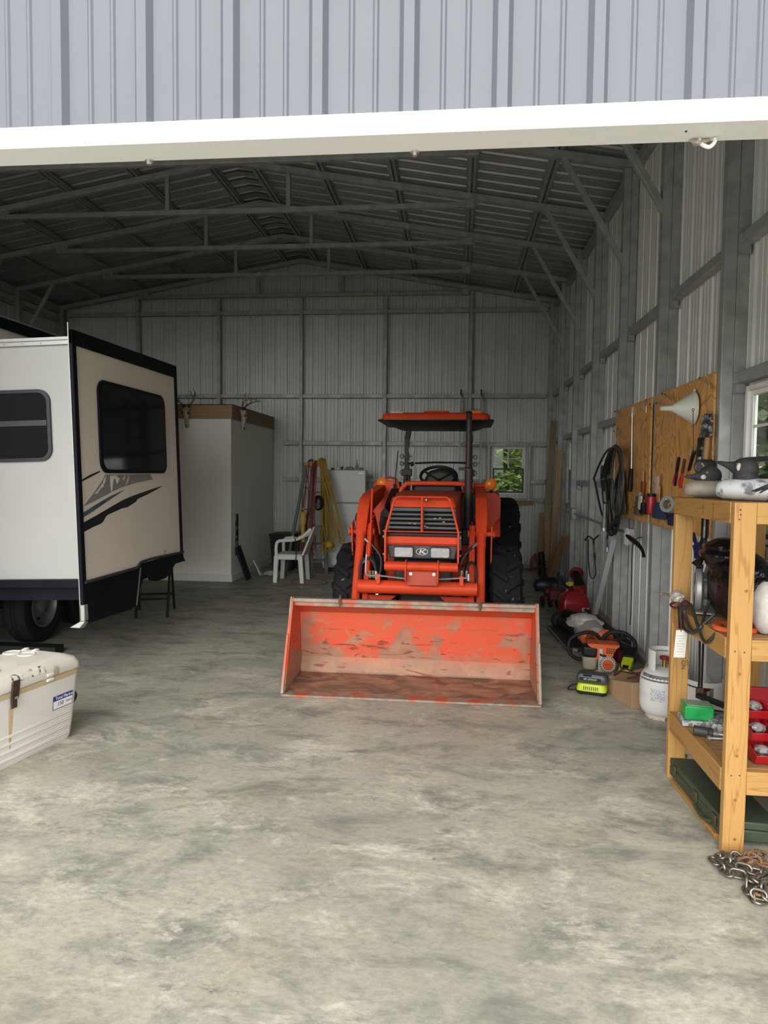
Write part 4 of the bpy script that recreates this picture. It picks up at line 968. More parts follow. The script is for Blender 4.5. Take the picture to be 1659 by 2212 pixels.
# ================================================================ closet built against the back wall
drywall = M('painted_drywall', (.88, .86, .79), .7, 0, (.85, .83, .76), 2)
pine_board = wood('pine_board', (.36, .225, .115), (.24, .135, .06), axis=0, scale=14, dist=2.2)
base_white = M('baseboard_white', (.74, .74, .72), .5)
CL = thing('closet', 'grey walled closet with wooden top board built into the back left corner', 'closet', (-4.3, 11.1, 0))
cx0, cx1, cy0, cy1 = -5.6, -3.25, 9.93, YG - .04
b = B(); b.bx(cx0, cx1, cy0, cy1, 0, 2.50); obj('walls', b, drywall, CL, .004, 1)
b = B(); b.bx(cx0, cx1 + .022, cy0 - .022, cy0, 2.37, 2.57); obj('front_fascia', b, pine_board, CL, .003, 1)
b = B(); b.bx(cx1, cx1 + .022, cy0, cy1, 2.37, 2.57); obj('side_fascia', b, wood('pine_board_side', (.33, .21, .11), (.22, .125, .055), axis=1, scale=14, dist=2.2), CL, .003, 1)
b = B(); b.bx(cx0, cx1 + .03, cy0 - .03, cy1, 2.57, 2.578); obj('roof_felt', b, black_plastic, CL)
b = B(); b.bx(cx0, cx1 + .016, cy0 - .016, cy0, 0, .10); b.bx(cx1, cx1 + .016, cy0, cy1, 0, .10); obj('skirting', b, base_white, CL, .004, 1)
b = B(); b.bx(cx1 - .004, cx1 + .004, cy0 + .20, cy0 + .34, .36, .98); vent = obj('wall_slot', b, M('torn_drywall_slot', (.05, .045, .04), .9, 0, (.42, .40, .36), 12, lo=.5, hi=.56), CL)

# deer skulls
bone = M('bone', (.50, .43, .32), .6, 0, (.36, .29, .20), 18, col3=(.16, .11, .07), scale3=14, lo3=.6, hi3=.7)
antler_m = M('antler', (.34, .27, .18), .6, 0, (.14, .10, .06), 10); dark_antler = M('dark_antler_base', (.05, .035, .025), .7)
def skull(label, o, u, n, flip):
    """o top of the forehead at the board, u to the skull's side, n out of the wall"""
    o, u, n = V(o), V(u), V(n); z = V((0, 0, 1)); t = thing('deer_skull', label, 'skull', o - z * .24, group='deer skulls on the closet')
    P = lambda a, c, d: o + u * a + z * c + n * d
    b = B()
    rows = [(.03, .045, .03, .05), (0, .055, .05, .05), (-.06, .050, .06, .045), (-.10, .046, .058, .04), (-.15, .032, .05, .032), (-.21, .022, .04, .026), (-.26, .014, .03, .018)]
    b.loft([[P(w * math.cos(q), c, d + e * math.sin(q)) for q in [2 * PI * i / 12 for i in range(12)]] for c, w, d, e in rows])
    sk_ = obj('cranium', b, bone, t, sharp=60)
    for s in (-1, 1):
        b = B(); b.ell(P(s * .040, -.055, .085), (.016, .016, .020), 10); obj('eye_socket', b, dark_antler, sk_)
    b = B(); b.ell(P(0, -.245, .06), (.010, .012, .022), 8); obj('nose_hole', b, dark_antler, sk_)
    for s in (-1, 1):
        b = B(); main = [P(s * .03, .02, .05), P(s * .06, .07, .05), P(s * .13, .13, .09), P(s * .17, .165, .16), P(s * .15, .175, .24), P(s * .09, .16, .30)]
        b.tube(main, lambda q: .014 * (1 - .75 * q) + .002, 8, 6)
        cm = catmull(main, 6)
        for idx, L in ((9, .10), (15, .13), (20, .11), (25, .07)):
            p_ = cm[idx]; b.tube([p_, p_ + z * L * .6 + u * s * .01, p_ + z * L - u * s * .02 + n * .01], lambda q: .008 * (1 - q) + .002, 6, 4)
        obj('antler', b, antler_m, t, sharp=60)
        b = B(); b.tube([P(s * .03, .02, .05), P(s * .045, .05, .05), P(s * .06, .072, .051)], .0165, 8); obj('antler_base', b, dark_antler, t)
    return t
skull('pale deer skull with antlers on the front board of the closet', (-3.89, cy0 - .022, 2.50), (1, 0, 0), (0, -1, 0), 0)
skull('deer skull with forked antlers on the side board of the closet', (cx1 + .022, 10.30, 2.50), (0, 1, 0), (1, 0, 0), 1)

# things leaning on the closet's side
b = B(); b.beam((-3.06, 10.18, .0), (-3.215, 10.12, .50), .20, .03, (1, 0, 0)); tag(obj('dark_board', b, M('dark_panel', (.012, .012, .014), .4), bev=.003), 'black panel leaning against the closet side near its front corner', 'panel')
b = B(); b.beam((-2.99, 10.62, .0), (-3.11, 10.66, .23), .14, .012, (1, 0, 0)); tag(obj('scrap_board', b, white_paint), 'small white scrap board leaning by the white rag', 'board')
b = B(); random.seed(3)
N_ = 12; g = [[V((-2.98 + .30 * i / N_ - .02 * j / N_, 10.60 + .22 * j / N_, max(.004, .055 * math.exp(-((i - 5) ** 2 + (j - 6) ** 2) / 16) + random.uniform(.0, .022) * (0 < i < N_) ))) for i in range(N_ + 1)] for j in range(N_ + 1)]
b.add([p for r in g for p in r], [(j * (N_ + 1) + i, j * (N_ + 1) + i + 1, (j + 1) * (N_ + 1) + i + 1, (j + 1) * (N_ + 1) + i) for j in range(N_) for i in range(N_)])
tag(obj('rag', b, M('white_rag', (.55, .54, .51), .9)), 'crumpled white rag on the floor beside the closet', 'rag')

# ---- plastic armchair, its back to the tractor
PC = thing('armchair', 'white plastic garden armchair standing between the closet and the stepladder', 'chair', (-2.38, 10.17, 0))
wp_ = M('white_resin', (.70, .69, .64), .45)
X0, X1, Y0_, Y1_ = -2.60, -2.22, 9.96, 10.38
for x, y, tx in ((X0, Y0_, .02), (X0, Y1_, .02), (X1 + .02, Y0_, -.03), (X1 + .02, Y1_, -.03)):
    b = B(); b.loft([[V((x + a * .030, y + c * .022, 0)) for a, c in ((-1, -1), (1, -1), (1, 1), (-1, 1))], [V((x + tx + a * .034, y + c * .026, .40)) for a, c in ((-1, -1), (1, -1), (1, 1), (-1, 1))]]); obj('leg', b, wp_, PC, .006, 2)
b = B(); b.bx(X0 - .0, X1 + .01, Y0_ - .01, Y1_ + .01, .385, .42); b.bx(X0, X1, Y0_ - .015, Y0_ + .01, .34, .41); obj('seat', b, wp_, PC, .012, 3)
b = B(); b.loft([[V((X1 + .0 + t * .16 + a, Y0_ + .02 + t * .04, .40 + t * .42)) for a in (0, .03)] + [V((X1 + .0 + t * .16 + a, Y1_ - .02 - t * .04, .40 + t * .42)) for a in (.03, 0)] for t in (0, .3, .6, .85, 1.0)]); obj('backrest', b, wp_, PC, .008, 2)
for y in (Y0_ - .01, Y1_ + .01):
    b = B(); b.tube([(X0 + .02, y, .38), (X0 + .015, y, .52), (X0 + .04, y, .60), (X0 + .12, y, .62), (X0 + .26, y, .63), (X1 + .02, y, .68), (X1 + .15, y, .80)], .024, 8, 5, flat=.7); obj('armrest', b, wp_, PC)
b = B(); b.tube([(-2.30, 9.935, .66), (-2.295, 9.925, .60), (-2.29, 9.93, .50), (-2.285, 9.94, .40), (-2.30, 9.93, .30)], .008, 6, 5); b.tube([(-2.30, 9.935, .645), (-2.33, 10.0, .668), (-2.27, 10.0, .68), (-2.28, 9.935, .66)], .007, 6, 4)
tag(obj('strap', b, black_rubber), 'black strap looped over the arm of the white plastic armchair', 'strap')

# ---- black bin behind the chair
b = B(); b.loft([[V((x, y, z)) for x, y in ((-3.02 + e, 11.2 + e), (-2.62 - e, 11.2 + e), (-2.62 - e, 11.7 - e), (-3.02 + e, 11.7 - e))] for z, e in ((0, .04), (.55, .0), (.58, -.01), (.60, -.01))])
tag(obj('storage_bin', b, M('black_tote', (.010, .011, .014), .5), bev=.01), 'black storage tote behind the white armchair', 'tote')

# ---- stepladder with cords
fibre = M('green_fibreglass', (.065, .095, .09), .5); yel = M('yellow_plastic', (.40, .26, .045), .5)
SLd = thing('stepladder', 'green fibreglass stepladder with yellow top carrying coiled cords', 'ladder', (-2.25, 10.8, 0))
CT = V((-2.20, 10.82, 1.735))
fl, fr_, rl, rr_ = V((-2.19, 10.50, 0)), V((-2.02, 10.92, 0)), V((-2.62, 10.62, 0)), V((-2.50, 11.02, 0))
b = B(); b.box(CT, (.34, .18, .055), (0, 0, .35)); obj('top_cap', b, yel, SLd, .01, 2)
tl, tr_, bl_, br_ = CT + V((-.02, -.09, -.02)), CT + V((.12, .09, -.02)), CT + V((-.12, -.07, -.02)), CT + V((-.0, .10, -.02))
for p, q in ((fl, tl), (fr_, tr_)):
    b = B(); b.beam(p, q, .035, .06, (1, 0, 0)); obj('front_rail', b, fibre, SLd, .004, 1)
for p, q in ((rl, bl_), (rr_, br_)):
    b = B(); b.beam(p, q, .03, .045, (1, 0, 0)); obj('rear_rail', b, fibre, SLd, .004, 1)
for i in range(5):
    t = .14 + .155 * i; b = B(); b.beam(fl.lerp(tl, t), fr_.lerp(tr_, t), .07, .022, (0, 0, 1)); obj('step', b, alu, SLd, .003, 1)
for i in range(4):
    t = .2 + .2 * i; b = B(); b.beam(rl.lerp(bl_, t), rr_.lerp(br_, t), .03, .02); obj('rear_bar', b, alu, SLd)
b = B(); b.beam(fl.lerp(tl, .45), rl.lerp(bl_, .45), .02, .006); b.beam(fr_.lerp(tr_, .45), rr_.lerp(br_, .45), .02, .006); obj('spreader', b, alu, SLd)
def hank(name, label, pts_list, r, m_, group='cords on the stepladder'):
    b = B()
    for pts in pts_list: b.tube(pts, r, 6, 6)
    return tag(obj(name, b, m_), label, 'cord', group)
red_cord = M('red_cord', (.22, .018, .016), .55); yel_cord = M('yellow_cord', (.36, .22, .02), .5)
random.seed(5)
def hang(x0, y0, x1, y1, zb, n, sx, jit=.02, ztop=1.775):
    L = []
    for i in range(n):
        j = lambda: random.uniform(-jit, jit)
        zb_ = zb + random.uniform(0, .35)
        a = V((x0 + j(), y0 + j(), ztop + abs(j()))); c = V((x1 + j() * sx, y1 + j(), zb_))
        L.append([a, a + V((-.02 + j(), -.075, -.06)), V(((a.x + c.x) / 2 - .02 + j(), (a.y + c.y) / 2 - .02 + j(), (a.z + zb_) / 2 + .1)), c + V((-.03 + j(), 0, .06)), c, c + V((.04, 0, .05)), V(((a.x + c.x) / 2 + .02 + j(), (a.y + c.y) / 2 - .02 + j(), (a.z + zb_) / 2 + .1)), a + V((.02 + j(), -.065, -.05)), a + V((.01, .02, .012))])
    return L
hank('extension_cable', 'red extension cord hung over the left end of the stepladder', hang(-2.26, 10.78, -2.36, 10.52, .25, 3, 2, .03), .006, red_cord)
hank('extension_cable', 'red extension cord hung down the middle of the stepladder', hang(-2.17, 10.76, -2.16, 10.46, .18, 3, 1), .006, red_cord)
hank('extension_cable', 'yellow extension cord hung in long loops on the right of the stepladder', hang(-2.07, 10.83, -1.88, 10.74, .30, 11, 5, .035, 1.79) , .0075, yel_cord)
b = B(); b.tube([(-2.16, 10.46, .30), (-2.12, 10.42, .12), (-2.02, 10.35, .02), (-1.88, 10.2, .009), (-1.85, 9.95, .009), (-1.98, 9.8, .009), (-2.25, 9.82, .009), (-2.34, 9.9, .009), (-2.36, 10.0, .03)], .006, 6, 6)
tag(obj('extension_cable', b, M('orange_red_cord', (.26, .05, .03), .6)), 'thin red cord trailing on the floor from stepladder to armchair', 'cord')
b = B(); b.ell((-2.295, 10.42, .90), (.055, .04, .12), 14); b.cyl((-2.295, 10.42, .80), (-2.285, 10.42, .56), .032, n=12); b.torus((-2.295, 10.41, 1.03), .03, .009, (0, 1, 0), 16, 6)
tag(obj('work_light', b, M('yellow_work_light', (.42, .30, .05), .45)), 'yellow trouble light hanging on the left of the stepladder', 'lamp')
b = B(); b.ell((-1.93, 10.66, .50), (.065, .05, .06), 12); tag(obj('plug_block', b, M('yellow_block', (.42, .26, .02), .5)), 'yellow outlet block at the bottom of the yellow cord', 'outlet')
b = B(); b.ell((-2.12, 10.72, 1.14), (.085, .06, .12), 14); b.cyl((-2.12, 10.70, 1.10), (-2.12, 10.62, 1.10), .05, n=14); tag(obj('spotlight', b, M('black_lamp_shell', (.010, .011, .013), .4)), 'black lamp hanging inside the stepladder', 'lamp')

# ---- refrigerator
FRr = thing('refrigerator', 'white refrigerator standing at the back wall behind the stepladder', 'refrigerator', (-1.83, 11.65, 0), .085)
fw = M('fridge_white', (.58, .59, .59), .4); fs_ = M('fridge_side', (.50, .51, .51), .5)
x0, x1, y0, y1 = -2.19, -1.49, 11.28, 11.95
b = B(); b.bx(x0, x1, y0 + .06, y1, .05, 1.66); obj('cabinet', b, fs_, FRr, .012, 2)
b = B(); b.bx(x0, x1, y0, y0 + .058, 1.13, 1.655); d1 = obj('freezer_door', b, fw, FRr, .012, 3)
b = B(); b.bx(x0, x1, y0, y0 + .058, .10, 1.115); d2 = obj('fridge_door', b, fw, FRr, .012, 3)
b = B(); b.bx(x1 - .11, x1 - .05, y0 - .003, y0 + .001, 1.600, 1.612); obj('name_badge', b, chrome, d1)
b = B(); b.bx(x0 + .01, x0 + .03, y0 - .03, y0, 1.16, 1.45); obj('handle', b, fw, d1, .006, 2)
b = B(); b.bx(x0 + .01, x0 + .03, y0 - .03, y0, .75, 1.09); obj('handle', b, fw, d2, .006, 2)
b = B(); b.bx(x0 + .03, x1 - .03, y0 + .03, y1 - .03, .0, .06); obj('plinth', b, black_plastic, FRr)
tp = 1.66
b = B(); b.lathe([(.026, 0), (.028, .005), (.028, .085), (.012, .105), (.009, .12), (.009, .145), (.014, .146), (.014, .165), (0, .166)], 20, (-1.62, 11.42, tp)); BT = thing('bottle', 'clear spray bottle standing on top of the refrigerator', 'bottle', (-1.62, 11.42, tp)); obj('bottle_body', b, M('clear_bottle', (.55, .57, .56), .15, 0, trans=.4), BT)
b = B(); b.bx(-1.64, -1.60, 11.388, 11.393, tp + .02, tp + .075); obj('label_patch', b, decal_black, BT)
for i, (x, y, w_, d_, h_, m_, lb) in enumerate(((-2.02, 11.42, .05, .05, .03, decal_black, 'small black box on the refrigerator nearest the ladder'), (-1.93, 11.44, .055, .05, .036, fw, 'small white box on the refrigerator beside the black box'), (-1.87, 11.46, .05, .04, .05, dark_grey, 'dark cup shaped fitting in the middle of the refrigerator top'), (-1.55, 11.45, .065, .05, .042, decal_black, 'black tin on the refrigerator at right of the bottle'), (-1.76, 11.55, .16, .10, .055, M('grey_bag', (.20, .20, .20), .8, 0, (.3, .3, .3), 20), 'crumpled grey bag on top of the refrigerator'))):
    b = B()
    if i == 2: b.lathe([(w_ / 2 * .6, 0), (w_ / 2 * .7, h_ * .5), (w_ / 2, h_ * .6), (w_ / 2, h_), (0, h_)], 14, (x, y, tp))
    elif i == 4:
        b.loft([[V((x + w_ / 2 * s_ * math.cos(q) * (1 + .12 * math.sin(5 * q + z)), y + d_ / 2 * s_ * math.sin(q), tp + z)) for q in [2 * PI * j / 16 for j in range(16)]] for z, s_ in ((0, .95), (.02, 1), (.04, .75), (.055, .3))])
    else: b.bx(x - w_ / 2, x + w_ / 2, y - d_ / 2, y + d_ / 2, tp, tp + h_)
    tag(obj(['box', 'box', 'cup', 'tin', 'bag'][i], b, m_, bev=.003), lb, ['box', 'box', 'cup', 'tin', 'bag'][i])

# ---- aluminium ladder leaning on the back wall behind the tractor
AL = thing('extension_ladder', 'aluminium ladder leaning on the back wall behind the tractor exhaust', 'ladder', (.22, 11.75, 0))
a0, a1 = V((.04, 11.70, 0)), V((.06, 12.205, 3.0)); c0_, c1_ = V((.40, 11.70, 0)), V((.405, 12.205, 3.0))
for p, q in ((a0, a1), (c0_, c1_)):
    b = B(); b.beam(p, q, .03, .07, (0, 1, 0)); rl_ = obj('side_rail', b, alu, AL, .003, 1)
    b = B(); b.tube([q + V((0, -.02, -.06)), q + V((0, -.05, -.0)), q + V((0, -.02, .05)), q + V((0, .02, .02))], .014, 8, 4); obj('end_hook', b, dark_grey, rl_)
for i in range(9):
    t = .1 + .1 * i; b = B(); b.cyl(a0.lerp(a1, t), c0_.lerp(c1_, t), .016, n=10); obj('rung', b, alu, AL)

# ================================================================ cooler
cool = M('cooler_white', (.74, .725, .69), .5, 0, (.68, .665, .63), 3, col3=(.50, .45, .37), scale3=11, lo3=.66, hi3=.85)
cool_lid = M('cooler_lid_stained', (.72, .69, .63), .55, 0, (.64, .60, .52), 4, col3=(.30, .24, .15), scale3=8, lo3=.62, hi3=.76)
beige = M('cooler_beige_rim', (.50, .40, .24), .6)
CO = thing('cooler', 'large white marine cooler with rusty latch and stained lid', 'cooler', (-2.566, 3.53, 0), 0)
LC, DC = 1.05, .46
def rring(w, l, z, r, n=4): return [V((a, c, z)) for a, c in rr(w, l, r, n)]
off = V((-2.566, 3.53, 0)); sh = lambda b: b.move(off)
b = B(); b.loft([rring(DC - .075, LC - .11, 0, .05), rring(DC - .06, LC - .085, .02, .055), rring(DC - .045, LC - .06, .12, .055), rring(DC - .010, LC - .02, .36, .055), rring(DC - .008, LC - .018, .385, .055)]); cb = obj('body', sh(b), cool, CO)
for i in range(4):
    z = .045 + .042 * i; e = .0225 - .055 * (1 - z / .385) * .38
    xf_ = DC / 2 - .0225 + .018 * (z - .12) / .24 if z > .12 else DC / 2 - .030 + .0075 * z / .12
    b = B(); b.loft([[V((xf_ - .004 + a, y, z + c)) for a, c in ((0, -.013), (.009, -.006), (.009, .006), (0, .013))] for y in (-LC / 2 + .09, LC / 2 - .09)]); obj('moulded_rib', sh(b), cool, cb, .002, 1)
b = B(); b.loft([rring(DC - .02, LC - .03, .382, .05), rring(DC + .002, LC - .008, .388, .055), rring(DC + .002, LC - .008, .412, .055), rring(DC - .01, LC - .02, .416, .05)]); obj('rim', sh(b), beige, CO)
b = B(); b.loft([rring(DC + .004, LC + .0, .418, .06), rring(DC + .012, LC + .008, .425, .062), rring(DC + .010, LC + .006, .455, .062), rring(DC - .02, LC - .025, .485, .07), rring(DC - .10, LC - .11, .502, .07), rring(DC - .15, LC - .16, .506, .06)]); lid = obj('lid', sh(b), cool_lid, CO, sharp=60)
for y, x in ((.36, -.03), (.36, -.14), (-.05, .02)):
    b = B(); b.torus((x, y, .506), .045 if y > 0 else .12, .005, n=28, k=8); b.lathe([(.0, .5035), (.035, .504), (.042, .507)], 24, (x, y, 0)); obj('cup_ring', sh(b), cool_lid, lid)
for x in (-.045, -.12):
    b = B(); b.ell((x, .445, .508), (.012, .03, .010), 10); obj('lid_peg', sh(b), cool_lid, lid)
rusty = M('rusty_latch', (.045, .026, .020), .7, .3, (.09, .05, .03), 30)
for y in (.0,):
    b = B(); b.box((DC / 2 + .016, y, .425), (.012, .050, .105), (0, .12, 0)); b.box((DC / 2 + .014, y - .01, .355), (.014, .036, .05)); la = obj('latch', sh(b), rusty, CO, .004, 2)
    b = B(); b.box((DC / 2 + .0225, y + .0, .385), (.004, .022, .012)); obj('latch_pin', sh(b), steel, la)
stain = M('rust_stain', (.48, .27, .08), .6, 0, (.62, .52, .38), 16, stretch=(1, 6, .5), lo=.35, hi=.7)
b = B(); pts = [(-.026, .330), (.008, .330), (.006, .24), (.002, .15), (-.002, .10), (-.010, .10), (-.014, .15), (-.020, .24)]
fx = lambda z: DC / 2 - .005 - .018 * (.36 - z) / .24 + .0012
b.add([V((fx(z), y, z)) for y, z in pts], [tuple(range(len(pts)))]); obj('rust_streak', sh(b), stain, cb)
grime = M('mildew', (.13, .10, .055), .9, 0, (.70, .67, .61), 26, lo=.40, hi=.50, stretch=(1, 1.6, .6))
for y0_, y1_ in ((.0, .07), (.12, .23)):
    b = B(); n_ = 9; rows_ = []
    for j in range(5):
        t = j / 4; z = .458 + .036 * t; x = DC / 2 + .0022 + (.005 - .015 * (z - .455) / .03 if z < .485 else -.01 - .04 * (z - .485) / .017)
        rows_.append([V((x, y0_ + (y1_ - y0_) * (i / n_) + .006 * math.sin(j * 2.1), z + .0012)) for i in range(n_ + 1)])
    b.loft(rows_, cap=False, closed=False); obj('mildew_patch', sh(b), grime, lid)
for z in (.408, .437):
    b = B(); b.box((DC / 2 + .004, .26, z), (.014, .05, .016)); obj('hasp', sh(b), white_plastic, CO, .004, 2)
b = B(); b.tube([(DC / 2 - .12, LC / 2 - .03, .25), (DC / 2 - .11, LC / 2 + .03, .245), (DC / 2 - .10, LC / 2 + .05, .21), (DC / 2 - .11, LC / 2 + .02, .165), (DC / 2 - .12, LC / 2 - .03, .16)], .012, 8, 5); obj('end_handle', sh(b), black_rubber, CO)
# sticker with its lettering
ly, lz = .372, .252; lx = fx(lz) + .0004; n3 = V((1, 0, -.075)).normalized(); u3 = V((0, 1, 0)); v3 = n3.cross(u3) * 1.0
if v3.z < 0: v3 = -v3
def sticker(a0, a1, c0, c1, m_, d, nm):
    b = B(); o = V((lx, ly, lz)) + n3 * d; b.add([o + u3 * a + v3 * c for a, c in ((a0, c0), (a1, c0), (a1, c1), (a0, c1))] + [o - n3 * .001 + u3 * a + v3 * c for a, c in ((a0, c0), (a1, c0), (a1, c1), (a0, c1))], [(0, 1, 2, 3), (4, 7, 6, 5), (0, 4, 5, 1), (1, 5, 6, 2), (2, 6, 7, 3), (3, 7, 4, 0)]); return obj(nm, sh(b), m_, cb)
blue_ink = M('blue_print', (.02, .035, .22), .5); white_ink = M('white_print', (.78, .78, .78), .5); black_ink = M('black_print', (.015, .015, .015), .6)
sticker(-.078, .078, -.040, .040, blue_ink, .001, 'sticker'); sticker(-.074, .074, -.036, .010, white_ink, .0018, 'sticker_panel')
tx = lambda s_, sz, a, c, m_: text('lettering', s_, sz, off + V((lx, ly, lz)) + n3 * .0024 + u3 * a + v3 * c, u3, v3, m_, cb, .0003)
tx('Total Marine', .026, .008, .025, white_ink); tx('150', .034, -.02, -.012, black_ink); tx('Quarts', .017, .046, -.010, black_ink)
CO.rotation_euler = (0, 0, -.2)
# ================================================================ plywood boards on the right wall
def plywood(name):
    m, nt, b = newmat(name); L = nt.links
    tc = nt.nodes.new('ShaderNodeTexCoord'); mp = nt.nodes.new('ShaderNodeMapping'); mp.inputs['Scale'].default_value = (1, 1.0, .55); L.new(tc.outputs['Object'], mp.inputs[0])
    n = nt.nodes.new('ShaderNodeTexNoise'); n.inputs['Scale'].default_value = 2.6; n.inputs['Detail'].default_value = 2.5; n.inputs['Distortion'].default_value = .7; L.new(mp.outputs[0], n.inputs[0])
    a = nt.nodes.new('ShaderNodeMath'); a.operation = 'MULTIPLY'; a.inputs[1].default_value = 130; L.new(n.outputs['Fac'], a.inputs[0])
    s = nt.nodes.new('ShaderNodeMath'); s.operation = 'SINE'; L.new(a.outputs[0], s.inputs[0])
    r = nt.nodes.new('ShaderNodeMapRange'); r.inputs['From Min'].default_value = .2; r.inputs['From Max'].default_value = 1.0; L.new(s.outputs[0], r.inputs[0])
    n2 = nt.nodes.new('ShaderNodeTexNoise'); n2.inputs['Scale'].default_value = 3.0; n2.inputs['Detail'].default_value = 5; L.new(tc.outputs['Object'], n2.inputs[0])
    x0 = nt.nodes.new('ShaderNodeMix'); x0.data_type = 'RGBA'; x0.inputs['A'].default_value = (.74, .40, .135, 1); x0.inputs['B'].default_value = (.64, .33, .10, 1); L.new(n2.outputs['Fac'], x0.inputs['Factor'])
    q = nt.nodes.new('ShaderNodeMath'); q.operation = 'MULTIPLY'; q.inputs[1].default_value = .75; L.new(r.outputs[0], q.inputs[0])
    x = nt.nodes.new('ShaderNodeMix'); x.data_type = 'RGBA'; L.new(q.outputs[0], x.inputs['Factor']); L.new(x0.outputs['Result'], x.inputs['A']); x.inputs['B'].default_value = (.36, .165, .05, 1)
    L.new(x.outputs['Result'], b.inputs['Base Color']); b.inputs['Roughness'].default_value = .55
    return m
ply = plywood('plywood_face')
PX = 1.512
for (y0, y1), lb in (((4.375, 5.615), 'plywood board beside the big window, carrying the white funnel'), ((5.725, 6.955), 'plywood board farther from the window, with the black hose at its edge')):
    b = B(); b.bx(PX, PX + .014, y0, y1, 1.235, 2.225); tag(obj('plywood_board', b, ply, bev=.002, seg=1), lb, 'board', 'plywood tool boards')
wire = M('hook_wire', (.60, .58, .52), .35, .6)
HK = [((1512, 817), (1531, 829), 'at the top near the window'), ((1431, 851), (1453, 859), 'above the funnel tip, higher one of the pair'), ((1437, 853), (1447, 862), 'above the funnel tip, lower one of the pair'), ((1410, 871), (1426, 871), 'left of the funnel tip, first'), ((1418, 871), (1434, 873), 'left of the funnel tip, second'),
      ((1396, 864), (1390, 876), 'curled, at the top of the left board'), ((1328, 889), (1340, 899), 'upper left corner pair, front'), ((1333, 888), (1343, 897), 'upper left corner pair, back'), ((1326, 931), (1338, 938), 'left edge second pair, front'), ((1335, 927), (1346, 934), 'left edge second pair, back'), ((1336, 967), (1347, 975), 'left edge above the hose')]
for p, q, lb in HK:
    a = at(*p, X=PX - .001); c = at(*q, X=PX - .03)
    if a.y > 5.62 and a.y < 5.725: a.y = c.y = 5.76
    b = B(); b.ell(a, (.008, .008, .008), 8, k=6); t = thing('board_hook', 'thin wire hook on the plywood, ' + lb, 'hook', a, group='wire hooks on the plywood')
    obj('hook_base', b, black_plastic, t); b = B(); b.tube([a, a.lerp(c, .5) + V((-.012, 0, 0)), c, c + V((0, 0, -.035))], .0032, 6, 3); obj('wire', b, wire, t)
# funnel: mouth against the board, spout towards the room
f0 = at(1499, 881, X=PX - .012)
FU = thing('funnel', 'big translucent white plastic funnel hung mouth first on the plywood', 'funnel', f0)
b = B(); b.lathe([(.104, .0), (.106, .003), (.104, .010), (.098, .012), (.026, .125), (.019, .135), (.013, .205), (.010, .205), (.016, .135), (.022, .122), (.094, .012)], 40, f0, (-1, .02, -.02), cap=False)
obj('cone', b, M('translucent_plastic', (.66, .64, .57), .4, 0, sss=.2), FU)
b = B(); b.torus(f0 + V((0, 0, .107)), .012, .004, (1, 0, 0), 14, 6); obj('hang_loop', b, white_plastic, FU)
w0 = at(1497, 888, X=PX - .1); w1 = at(1498, 982, X=PX - .02)
b = B(); b.tube([w0, w0.lerp(w1, .5), w1], .0022, 6); b.torus(w0 + V((0, 0, .008)), .007, .002, (0, 1, 0), 12, 5); tag(obj('hanging_wire', b, M('dark_wire', (.05, .035, .03), .5)), 'thin dark wire hanging in front of the funnel', 'wire')

def onb(px, py, d=.02): return at(px, py, X=PX - d)
# long tool with black grip
p0_, p1_, p2_ = onb(1366, 892, .012), onb(1364, 1015, .012), onb(1360, 1062, .026)
t = thing('long_tool', 'long steel rod tool with black grip hanging on the left plywood', 'tool', p2_)
b = B(); b.cyl(p1_, p0_, .008, n=10); b.tube([p0_ + V((0, .0, -.02)), p0_ + V((0, .03, .01)), p0_ + V((0, .05, .05))], .007, 8, 3); b.beam(p0_ + V((0, 0, -.03)), p0_ + V((0, .0, .05)), .02, .012); obj('rod', b, steel, t)
b = B(); b.tube([p1_ + V((0, 0, .01)), p1_.lerp(p2_, .3), p1_.lerp(p2_, .8), p2_], lambda q: .017 + .006 * math.sin(q * 3), 12); obj('grip', b, black_plastic, t)
# bag, cloth, sheath, bottle and so on low on the boards
def blob(name, label, cat, px0, px1, py0, py1, d, thick, m_, lump=.12, top=.35, seed=1, parts=None):
    """soft thing hanging flat on the board"""
    random.seed(seed); a = onb(px0, (py0 + py1) / 2, d); c = onb(px1, (py0 + py1) / 2, d)
    yc, hw = (a.y + c.y) / 2, abs(a.y - c.y) / 2; zt, zb = onb((px0 + px1) / 2, py0, d).z, onb((px0 + px1) / 2, py1, d).z
    b = B(); rings = []
    for j in range(9):
        t = j / 8; z = zb + (zt - zb) * t; w_ = hw * (1 - (1 - top) * t) * (.82 + .18 * math.sin(PI * min(1, t * 3 + .1)) if t < .3 else 1)
        rings.append([V((PX - d + thick * .5 * math.cos(q) * (1 - .4 * t) + random.uniform(-.1, .1) * thick * lump * 3, yc + w_ * math.sin(q) * (1 + random.uniform(-lump, lump)), z)) for q in [2 * PI * i / 14 for i in range(14)]])
    b.loft(rings); return tag(obj(name, b, m_, sharp=60), label, cat)
blob('nylon_bag', 'dark grey nylon bag hanging at the left edge of the plywood', 'bag', 1328, 1353, 1015, 1108, .04, .07, M('grey_nylon', (.035, .038, .047), .45, 0, (.05, .053, .06), 20), .05, .25, 2)
blob('khaki_cloth', 'khaki cloth pouch hanging beside the red bottle', 'pouch', 1371, 1386, 1072, 1112, .030, .05, M('khaki_cloth', (.11, .085, .055), .9, 0, (.07, .055, .04), 30), .2, .5, 3)
blob('blue_cloth', 'navy blue cloth glove hanging under the plywood board', 'glove', 1409, 1441, 1085, 1120, .026, .06, M('navy_cloth', (.022, .035, .085), .85, 0, (.03, .045, .10), 30), .12, .55, 4)
blob('blue_mitt', 'dark blue cloth mitt hanging behind the tape roll', 'glove', 1444, 1462, 1090, 1135, .022, .05, M('navy_dark', (.014, .02, .05), .85), .1, .6, 5)
pa, pb = onb(1389, 1040), onb(1389, 1076)
